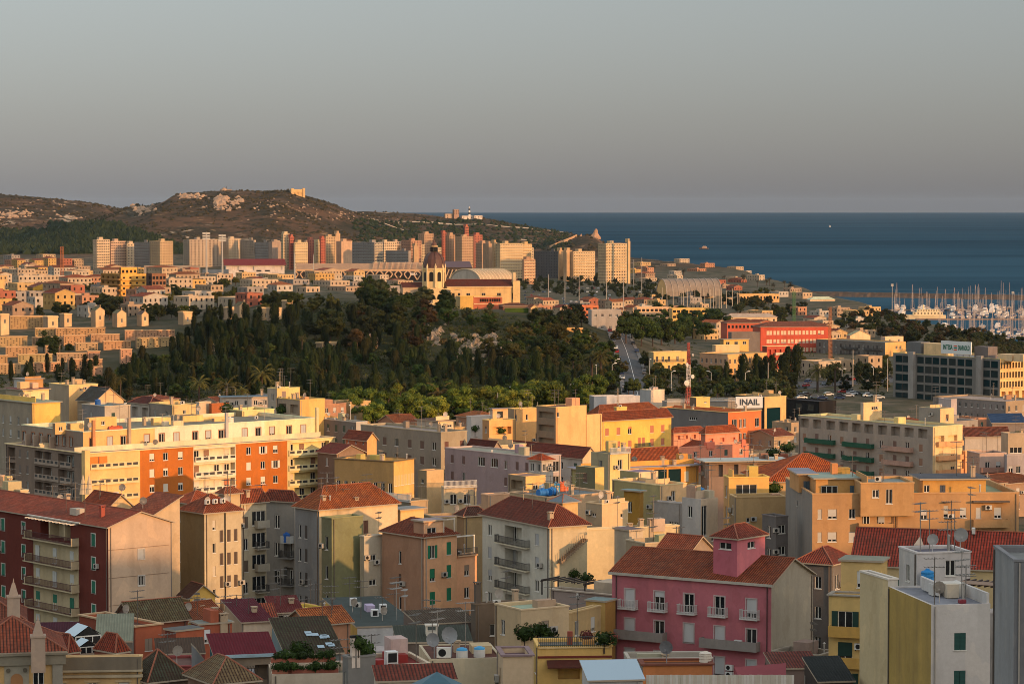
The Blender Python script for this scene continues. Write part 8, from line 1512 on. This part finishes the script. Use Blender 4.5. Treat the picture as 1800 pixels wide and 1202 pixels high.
# ------------------------------------------------------------------ marina
mb = MB(); P0, P1 = Vector((at(1425, 522, 2790).x, 2790, 0)), Vector((at(1860, 526, 2660).x, 2660, 0)); prev = None; rg = random.Random(5)
for k in range(61):
    c = P0.lerp(P1, k / 60); ring = [(c.x, c.y - 9 + rg.uniform(-.8, .8), -1), (c.x, c.y - 4 + rg.uniform(-1, 1), 2.4 + rg.uniform(-.5, .5)), (c.x, c.y - 2, 4.6 + rg.uniform(-.3, .3)), (c.x, c.y + 3, 4.6), (c.x, c.y + 9, -1)]
    if prev: quad_strip(mb, prev, ring)
    prev = ring
tag(ob('breakwater', mb.mesh('breakwater', [M['old']]), color=(104, 88, 76)), 'long dark rock breakwater closing the marina', 'breakwater')
for k, (pa, pb, yy) in enumerate(((1610, 1860, 562), (1560, 1700, 546), (1700, 1860, 592))):
    d = 90 * FPX / (yy - H0); A = at(pa, yy, d); Bq = at(pb, yy, d); mb = MB(); mb.box(A.x, d - 3, -1, Bq.x, d + 3, .9); tag(ob('pier', mb.mesh('pier', [M['plaster']]), color=(150, 124, 104)), ('long middle pier of the marina with sunlit edge', 'short pier nearest the breakwater', 'nearest pier at the right edge')[k], 'pier')
def hull(L_, wd, hh):
    mb = MB(); S = [(-.5, .8, 1.0), (-.2, 1.0, .95), (.15, .95, 1.0), (.38, .55, 1.1), (.5, .03, 1.25)]; prev = None
    for f, wf, hf in S:
        ring = [(f * L_, -wd / 2 * wf, hh * hf), (f * L_, -wd / 2 * wf * .7, -.2), (f * L_, wd / 2 * wf * .7, -.2), (f * L_, wd / 2 * wf, hh * hf)]
        if prev:
            for a in range(4): mb.face([prev[a], prev[(a + 1) % 4], ring[(a + 1) % 4], ring[a]])
        else: mb.face(ring)
        prev = ring
    return mb
SAIL = []
for L_, mh in ((11, 16), (13.5, 19), (9, 13), (15, 22)):
    h1 = hull(L_, L_ * .3, 1.2).mesh('hull', [M['paint']]); mb = MB(); mb.box(-L_ * .18, -L_ * .09, 1.1, L_ * .16, L_ * .09, 1.75); mb.box(-L_ * .12, -L_ * .092, 1.3, L_ * .1, L_ * .092, 1.6, 1); c1 = mb.mesh('cabin', [M['paint'], M['dark']])
    mb = MB(); mb.tube((L_ * .06, 0, 1.2), (L_ * .06, 0, mh), .1, .07, n=5); mb.box(L_ * .06 - .06, -1.1, mh * .55, L_ * .06 + .06, 1.1, mh * .55 + .08); mb.tube((L_ * .06, 0, 2.4), (-L_ * .36, 0, 2.4), .16, n=5); mb.tube((L_ * .06, 0, mh), (L_ * .48, 0, 1.4), .035, n=3); mb.tube((L_ * .06, 0, mh), (-L_ * .48, 0, 1.4), .035, n=3)
    SAIL.append((h1, c1, mb.mesh('mast', [M['paint']])))
h1 = hull(12, 4, 1.7).mesh('hull', [M['paint']]); mb = MB(); mb.box(-3.8, -1.5, 1.6, 2.2, 1.5, 3.1); mb.box(-3.0, -1.52, 2.2, 2.24, 1.52, 2.8, 1); mb.box(-2.5, -1.2, 3.1, .8, 1.2, 3.9); MOTOR = (h1, mb.mesh('cabin', [M['paint'], M['dark']]))
rg = random.Random(77); nb = 0
for (y0, y1, x0, x1, n, gl) in ((541, 552, 1560, 1810, 60, 'far basin'), (553, 560, 1590, 1810, 34, 'middle basin'), (575, 603, 1640, 1810, 50, 'near basin')):
    got = []; tr = 0
    while len(got) < n and tr < n * 40:
        tr += 1; px, py = rg.uniform(x0, x1), rg.uniform(y0, y1); d = 90 * FPX / (py - H0); x = hx(px, d)
        if ground(x, d) > -2.0 or any(abs(x - q[0]) < 4.2 and abs(d - q[1]) < 9 for q in got): continue
        if 1582 < px < 1668 and 552 < py < 572: continue
        got.append((x, d)); col = rg.choice([(206, 190, 174), (190, 176, 164), (170, 158, 150), (50, 60, 84), (150, 140, 136), (96, 84, 78)]); rz = rg.choice((1.2, -1.9)) + rg.uniform(-.15, .15)
        if rg.random() < .72:
            h_, c_, m_ = rg.choice(SAIL); t = thing('sailing_boat', 'sailing boat with bare mast moored in the marina\'s ' + gl, 'sailing boat', (x, d, 0), rz, 'sailing boats in the ' + gl); s_ = rg.uniform(.85, 1.15); t.scale = (s_, s_, s_); ob('hull', h_, t, color=col); ob('cabin', c_, t, color=rg.choice([(190, 178, 166), (70, 84, 120), (150, 138, 128)])); ob('mast', m_, t, color=(190, 168, 150))
        else:
            t = thing('motor_boat', 'white motor boat moored in the marina\'s ' + gl, 'motor boat', (x, d, 0), rz, 'motor boats in the ' + gl); s_ = rg.uniform(.7, 1.2); t.scale = (s_, s_, s_); ob('hull', MOTOR[0], t, color=(226, 218, 208)); ob('cabin', MOTOR[1], t, color=(224, 216, 206))
d = 2230; p = at(1625, 568, d); t = thing('ferry', 'cream double decked ship moored at the marina quay', 'ship', (p.x, d, 0), math.pi); ob('hull', hull(33, 7, 3.2).mesh('hull', [M['paint']]), t, color=(232, 206, 160))
for k, (a, b_, z0, z1) in enumerate(((-14, 9, 3.2, 5.6), (-12, 6, 5.6, 7.8))):
    mb = MB(); mb.box(a, -3, z0, b_, 3, z1); ob('deck_house', mb.mesh('deck_house', [M['paint']]), t, color=(236, 210, 164))
    for j in range(9): mb = MB(); x = a + 1 + (b_ - a - 2) * j / 8; mb.box(x - .55, -3.05, z0 + .9, x + .55, 3.05, z1 - .5); ob('window', mb.mesh('window', [M['dark']]), t)
mb = MB(); mb.tube((1, 0, 7.8), (1, 0, 11.5), .6, .5, n=8); ob('funnel', mb.mesh('funnel', [M['paint']]), t, color=(220, 196, 150))
d = 90 * FPX / (438 - H0); p = at(1237, 438, d); t = thing('motor_boat', 'small dark boat alone on the open sea', 'motor boat', (p.x, d, 0), 3.0); t.scale = (1.6,) * 3; ob('hull', MOTOR[0], t, color=(90, 76, 70)); ob('cabin', MOTOR[1], t, color=(206, 170, 140))
d = 90 * FPX / (399 - H0); p = at(1459, 399, d); t = thing('sailing_boat', 'tiny white sail far out near the horizon', 'sailing boat', (p.x, d, 0), .3); t.scale = (.55,) * 3; ob('hull', hull(12, 3.5, 1.4).mesh('hull', [M['paint']]), t, color=(226, 220, 210)); mb = MB(); mb.face([(0, 0, 2), (-5, 0, 2), (0, 0, 15)]); mb.face([(.3, 0, 2), (5, 0, 2), (.3, 0, 13)]); ob('sail', mb.mesh('sail', [M['paint']]), t, color=(230, 226, 218))
# ------------------------------------------------------------------ lamps, flag poles and cars
for k, zx in enumerate((265, 300, 345, 408, 420, 448, 473, 503, 545, 575, 615, 640, 657, 680, 697, 733, 777, 815, 825)):
    px = 1100 + zx / 4.146; mast(px, 505 + (k * 7) % 11, 538, 2250, 'tall pale pole in the row before the vaulted hall', False, .28, (196, 176, 150), grp='poles before the vaulted hall', name='flag_pole', cat='pole')
for px, y0, y1, d, lab in ((1096, 487, 565, 1300, 'tall thin mast beside the grey white house'), (1128, 452, 512, 2500, 'tall lamp mast near the seaside block'), (1114, 456, 490, 2800, 'lamp mast right of the seaside block'), (1066, 476, 508, 2350, 'mast on the fairground left of the seaside block'), (1018, 484, 512, 2300, 'second mast on the fairground'), (964, 482, 510, 2300, 'mast near the ribbed sports hall'), (993, 480, 506, 2320, 'mast between the fairground trees'), (1499, 615, 690, 1150, 'tall lamp mast on the avenue before the grey slab'), (1560, 630, 690, 1120, 'lamp post left of the bank'), (1568, 499, 560, 2200, 'light mast standing in the marina'), (1780, 512, 560, 2200, 'light mast at the marina\'s right edge'), (1350, 637, 695, 1080, 'slim lamp mast before the cypress row')):
    mast(px, y0, y1, d, lab, px in (1568, 1780), .13 + d / 14000, (176, 164, 150), grp=None)
LAMP = MB(); LAMP.tube((0, 0, 0), (0, 0, 7.6), .11, .08, n=6); LAMP.tube((0, 0, 7.6), (1.3, 0, 8.2), .07, n=5); LP_ = LAMP.mesh('pole', [M['paint']]); mb = MB(); mb.box(.9, -.2, 8.05, 1.9, .2, 8.3); LH_ = mb.mesh('lamp_head', [M['lamp']])
for px, py, d0 in ((616, 758, 600), (706, 748, 600), (758, 750, 600), (796, 736, 600), (794, 722, 600), (875, 730, 600), (945, 700, 600), (1000, 716, 600), (1016, 700, 600), (1035, 706, 600), (1048, 680, 600), (1076, 676, 600), (1081, 668, 600), (1142, 668, 600), (945, 724, 600), (905, 722, 600), (1180, 690, 700), (1250, 690, 700), (1310, 690, 700), (1480, 684, 800), (1535, 680, 800)):
    g = ground_hit(px, py, d0)
    if g: t = thing('street_lamp', 'grey street lamp with a single arm by the road under the grove', 'street lamp', g, random.uniform(0, 3), 'street lamps by the grove road'); ob('pole', LP_, t, color=(206, 200, 190)); ob('lamp_head', LH_, t)
def car_meshes():
    mb = MB(); pr = [(-2.1, .35), (-2.1, .85), (-1.5, .95), (-1.0, 1.45), (.5, 1.47), (1.15, .98), (2.05, .85), (2.1, .35)]
    body = [(x, z) for x, z in pr]; mb.face([(x, -.85, z) for x, z in body]); mb.face([(x, .85, z) for x, z in body][::-1])
    for (x0, z0), (x1, z1) in zip(body, body[1:] + body[:1]): mb.face([(x0, -.85, z0), (x0, .85, z0), (x1, .85, z1), (x1, -.85, z1)])
    b_ = mb.mesh('body', [M['carpaint']]); mb = MB()
    for y in (-.86, .86): mb.face([(-1.4, y, .97), (-.98, y, 1.38), (.45, y, 1.4), (.98, y, .98)])
    mb.face([(-1.49, -.75, .97), (-1.49, .75, .97), (-1.03, .7, 1.42), (-1.03, -.7, 1.42)]); mb.face([(1.13, -.75, 1.0), (1.13, .75, 1.0), (.55, .7, 1.44), (.55, -.7, 1.44)]); g_ = mb.mesh('window', [M['glass']])
    mb = MB(); mb.tube((0, -.1, 0), (0, .1, 0), .32, n=10); return b_, g_, mb.mesh('wheel', [M['dark']])
M['carpaint'] = mk_paint('car_paint', .3, 0, .05); CB, CG, CW = car_meshes()
CARC = [(200, 200, 200), (40, 42, 46), (120, 124, 130), (150, 34, 30), (210, 208, 200), (40, 56, 90), (90, 92, 96)]
CN = {(200, 200, 200): 'silver', (40, 42, 46): 'black', (120, 124, 130): 'grey', (150, 34, 30): 'red', (210, 208, 200): 'white', (40, 56, 90): 'navy blue', (90, 92, 96): 'dark grey'}
def car(p, rz, c, lab, grp):
    t = thing('parked_car', lab, 'car', p, rz, grp); ob('body', CB, t, color=c); ob('window', CG, t)
    for x in (-1.3, 1.3):
        for y in (-.78, .78): ob('wheel', CW, t, (x, y, .32))
for k in range(20):
    f = k / 20 * (len(road) - 1); i = int(f); a, b_ = Vector((*road[i], 0)), Vector((*road[i + 1], 0)); c = a.lerp(b_, f - i); dr = (b_ - a).normalized(); s_ = -1 if k % 3 else 1; nn = Vector((dr.y, -dr.x, 0)) * s_ * 4.7; q = c + nn; cc = CARC[k % 7]
    car((q.x, q.y, ground(q.x, q.y) + .2), math.atan2(dr.y, dr.x), cc, CN[cc] + ' car parked along the hill road kerb', 'cars parked along the hill road')
for k in range(13):
    f = k / 13 * 2.99; i = int(f); a, b_ = Vector((*av[i], 0)), Vector((*av[i + 1], 0)); c = a.lerp(b_, f - i); dr = (b_ - a).normalized(); q = c + Vector((dr.y, -dr.x, 0)) * (6 if k % 2 else -6); cc = CARC[(k * 3) % 7]
    car((q.x, q.y, ground(q.x, q.y) + .2), math.atan2(dr.y, dr.x), cc, CN[cc] + ' car on the avenue left of the bank', 'cars on the avenue')
rg = random.Random(12)
for k in range(110):
    d = rg.choice((2320, 2390, 2470, 2560, 2660, 2780)) + rg.uniform(-3, 3); x = hx(rg.uniform(905, 1165), d); cc = rg.choice(CARC)
    t = thing('parked_car', CN[cc] + ' car parked on the open flats beyond the basilica', 'car', (x, d, ground(x, d) + .1), rg.choice((1.57, -1.57)) + rg.uniform(-.1, .1), 'cars parked beyond the basilica'); ob('body', CB, t, color=cc); ob('window', CG, t)
for k in range(16):
    g = ground_hit(rg.uniform(1395, 1550), rg.uniform(688, 703), 800); cc = rg.choice(CARC)
    if g: car((g.x, g.y, g.z + .15), rg.uniform(-.3, .3), cc, CN[cc] + ' car standing on the open ground below the avenue', 'cars below the avenue')
# ------------------------------------------------------------------ plants on terraces
bpy.context.view_layer.update(); dg0 = bpy.context.evaluated_depsgraph_get(); SCN = bpy.context.scene
b = TERR
mbp = MB(); mbp.box(-.55, -.2, 0, .55, .2, .42); PLM = mbp.mesh('planter', [M['plaster']])
k = 0
for row, (zz, n) in enumerate(((.05, 8), (.75, 7))):
    for j in range(n):
        x = .6 + j * (b.w - 1.2) / n; p = b.M @ Vector((x, .5 + row * 2.2, b.h + zz - .1)); k += 1
        o = ob('planter', PLM, None, p, b.phi, random.choice([(160, 92, 70), (150, 84, 66), (176, 110, 84)])); tag(o, 'terracotta trough planter in the %s row on the cream terrace' % ('front' if row == 0 else 'back'), 'planter', 'terracotta planters on the cream terrace')
        plant('shrub', p + Vector((0, 0, .35)), random.uniform(.5, 1.1), (56, 74, 34), 'green plant in a trough planter on the cream terrace', 'plants in the terrace planters')
b.box('step', 0, 1.9, b.h - .1, b.w, 3.2, b.h + .66, (200, 180, 156))
for (px, py, d, s_, lab) in ((526, 1148, 264, 2.4, 'bushy potted plant standing tallest on the cream terrace'), (640, 1148, 272, 2.2, 'leafy banana plant beside the concrete stair tower'), (630, 1135, 300, 1.8, 'green plant under the white shed front'),
                            (922, 1118, 292, 2.6, 'trailing shrub on the left of the yellow terrace'), (945, 1112, 300, 2.4, 'dense shrub beside the trailing shrub'), (962, 1118, 296, 2.2, 'shrub behind the glass railing\'s left end'), (1062, 1128, 284, 2.0, 'overhanging shrub at the yellow terrace\'s right corner'), (1076, 1124, 284, 1.7, 'small shrub touching the pink block'), (1030, 1122, 292, 1.6, 'pinkish flowering plant on the yellow terrace'),
                            (1108, 950, 366, 2.4, 'rooftop shrub beside the white cube hut'), (1148, 955, 364, 1.8, 'potted rooftop shrub left of the pink roof room'), (1010, 1012, 350, 1.8, 'dark shrub under the pergola terrace'), (1030, 1018, 347, 1.6, 'second dark shrub under the pergola terrace'), (712, 960, 392, 1.2, 'plant on the peach terrace rail'), (818, 975, 396, 1.5, 'plant on the peach wing terrace'), (300, 1068, 384, 3.0, 'dark tree beside the little yellow gabled house'),
                            (1360, 862, 426, 2.6, 'palmlike plant beside the yellow roof lodge'), (1640, 855, 396, 2.0, 'shrub left of the ochre block\'s right lodge'), (1752, 868, 390, 2.6, 'green hedge at the ochre block\'s roof end'), (835, 756, 676, 2.4, 'plants on the peach pergola terrace'), (880, 760, 670, 2.6, 'trailing plants along the peach terrace'), (955, 702, 688, 2.2, 'plants on the stepped peach house roof'), (398, 722, 604, 3.2, 'rooftop tree behind the round fronted terrace'), (495, 725, 640, 3.4, 'dark rooftop bush before the golden wall'), (86, 770, 548, 2.2, 'green bush on the shaded attic terrace'), (270, 790, 548, 1.6, 'bush where the attic turns cream'), (1690, 795, 470, 2.0, 'plants on the peach wing\'s roof'), (1650, 800, 462, 1.6, 'plants on the beige block\'s roof edge'), (1385, 790, 500, 3.6, 'palmy bush behind the restaurant terrace'), (1360, 800, 505, 3.2, 'second bush behind the restaurant terrace')):
    if px in (86, 270, 712, 818, 1148, 955, 1108, 1640, 1690, 1650, 1752, 300): continue
    hit = SCN.ray_cast(dg0, CAM, ray(px, py).normalized())
    if not hit[0] or hit[1].y > 900: continue
    s_ *= .75; plant('shrub', hit[1] - Vector((0, 0, s_ * .12)), s_, (58, 76, 34) if 'pink' not in lab else (150, 84, 80), lab)
# lettering becomes plain mesh
bpy.context.view_layer.update(); dg = bpy.context.evaluated_depsgraph_get()
for o in [o for o in COL.objects if o.type == 'FONT']:
    me = bpy.data.meshes.new_from_object(o.evaluated_get(dg)); n = bpy.data.objects.new('lettering', me); COL.objects.link(n); n.parent = o.parent; n.matrix_local = o.matrix_local.copy(); n.color = o.color; bpy.data.objects.remove(o)

# ------------------------------------------------------------------ each infill house told apart by its look and its neighbour
STOP = set('with and a an the of in by beside behind under its to on at before between among below above near into where from carrying showing running standing along rising over two three four'.split())
def cname(c):
    best = min(((214, 186, 150, 'cream'), (206, 178, 142, 'beige'), (226, 190, 128, 'golden'), (196, 170, 142, 'tan'), (216, 196, 170, 'pale'), (190, 156, 126, 'sandy'), (206, 150, 112, 'salmon'), (220, 176, 98, 'yellow'), (180, 168, 156, 'greyish'), (214, 190, 160, 'ivory'), (186, 100, 72, 'brick coloured'), (212, 204, 190, 'whitish')), key=lambda q: sum((q[i] - c[i]) ** 2 for i in range(3))); return best[3]
used = {o['label'] for o in COL.objects if 'label' in o}
for (b, a, d, c, r_, grp) in FILL:
    if d > 1000: continue
    near_ = sorted(NAMED, key=lambda q: (q[0] - a) ** 2 + ((q[1] - d) * .6) ** 2)
    for q in near_[:14]:
        ws = q[2].split()[:8]
        while ws and ws[-1].strip(",'") in STOP: ws.pop()
        rel = ('behind' if d - q[1] > 18 and abs(q[0] - a) < 25 else 'in front of' if q[1] - d > 18 and abs(q[0] - a) < 25 else 'left of' if a < q[0] else 'right of')
        lab = '%s %s house %s the %s' % (cname(c), {'flat': 'flat roofed', 'hip': 'hip roofed'}.get(r_, 'gable roofed'), rel, ' '.join(ws))
        if lab not in used and len(lab.split()) <= 16: used.add(lab); b.root['label'] = lab; break
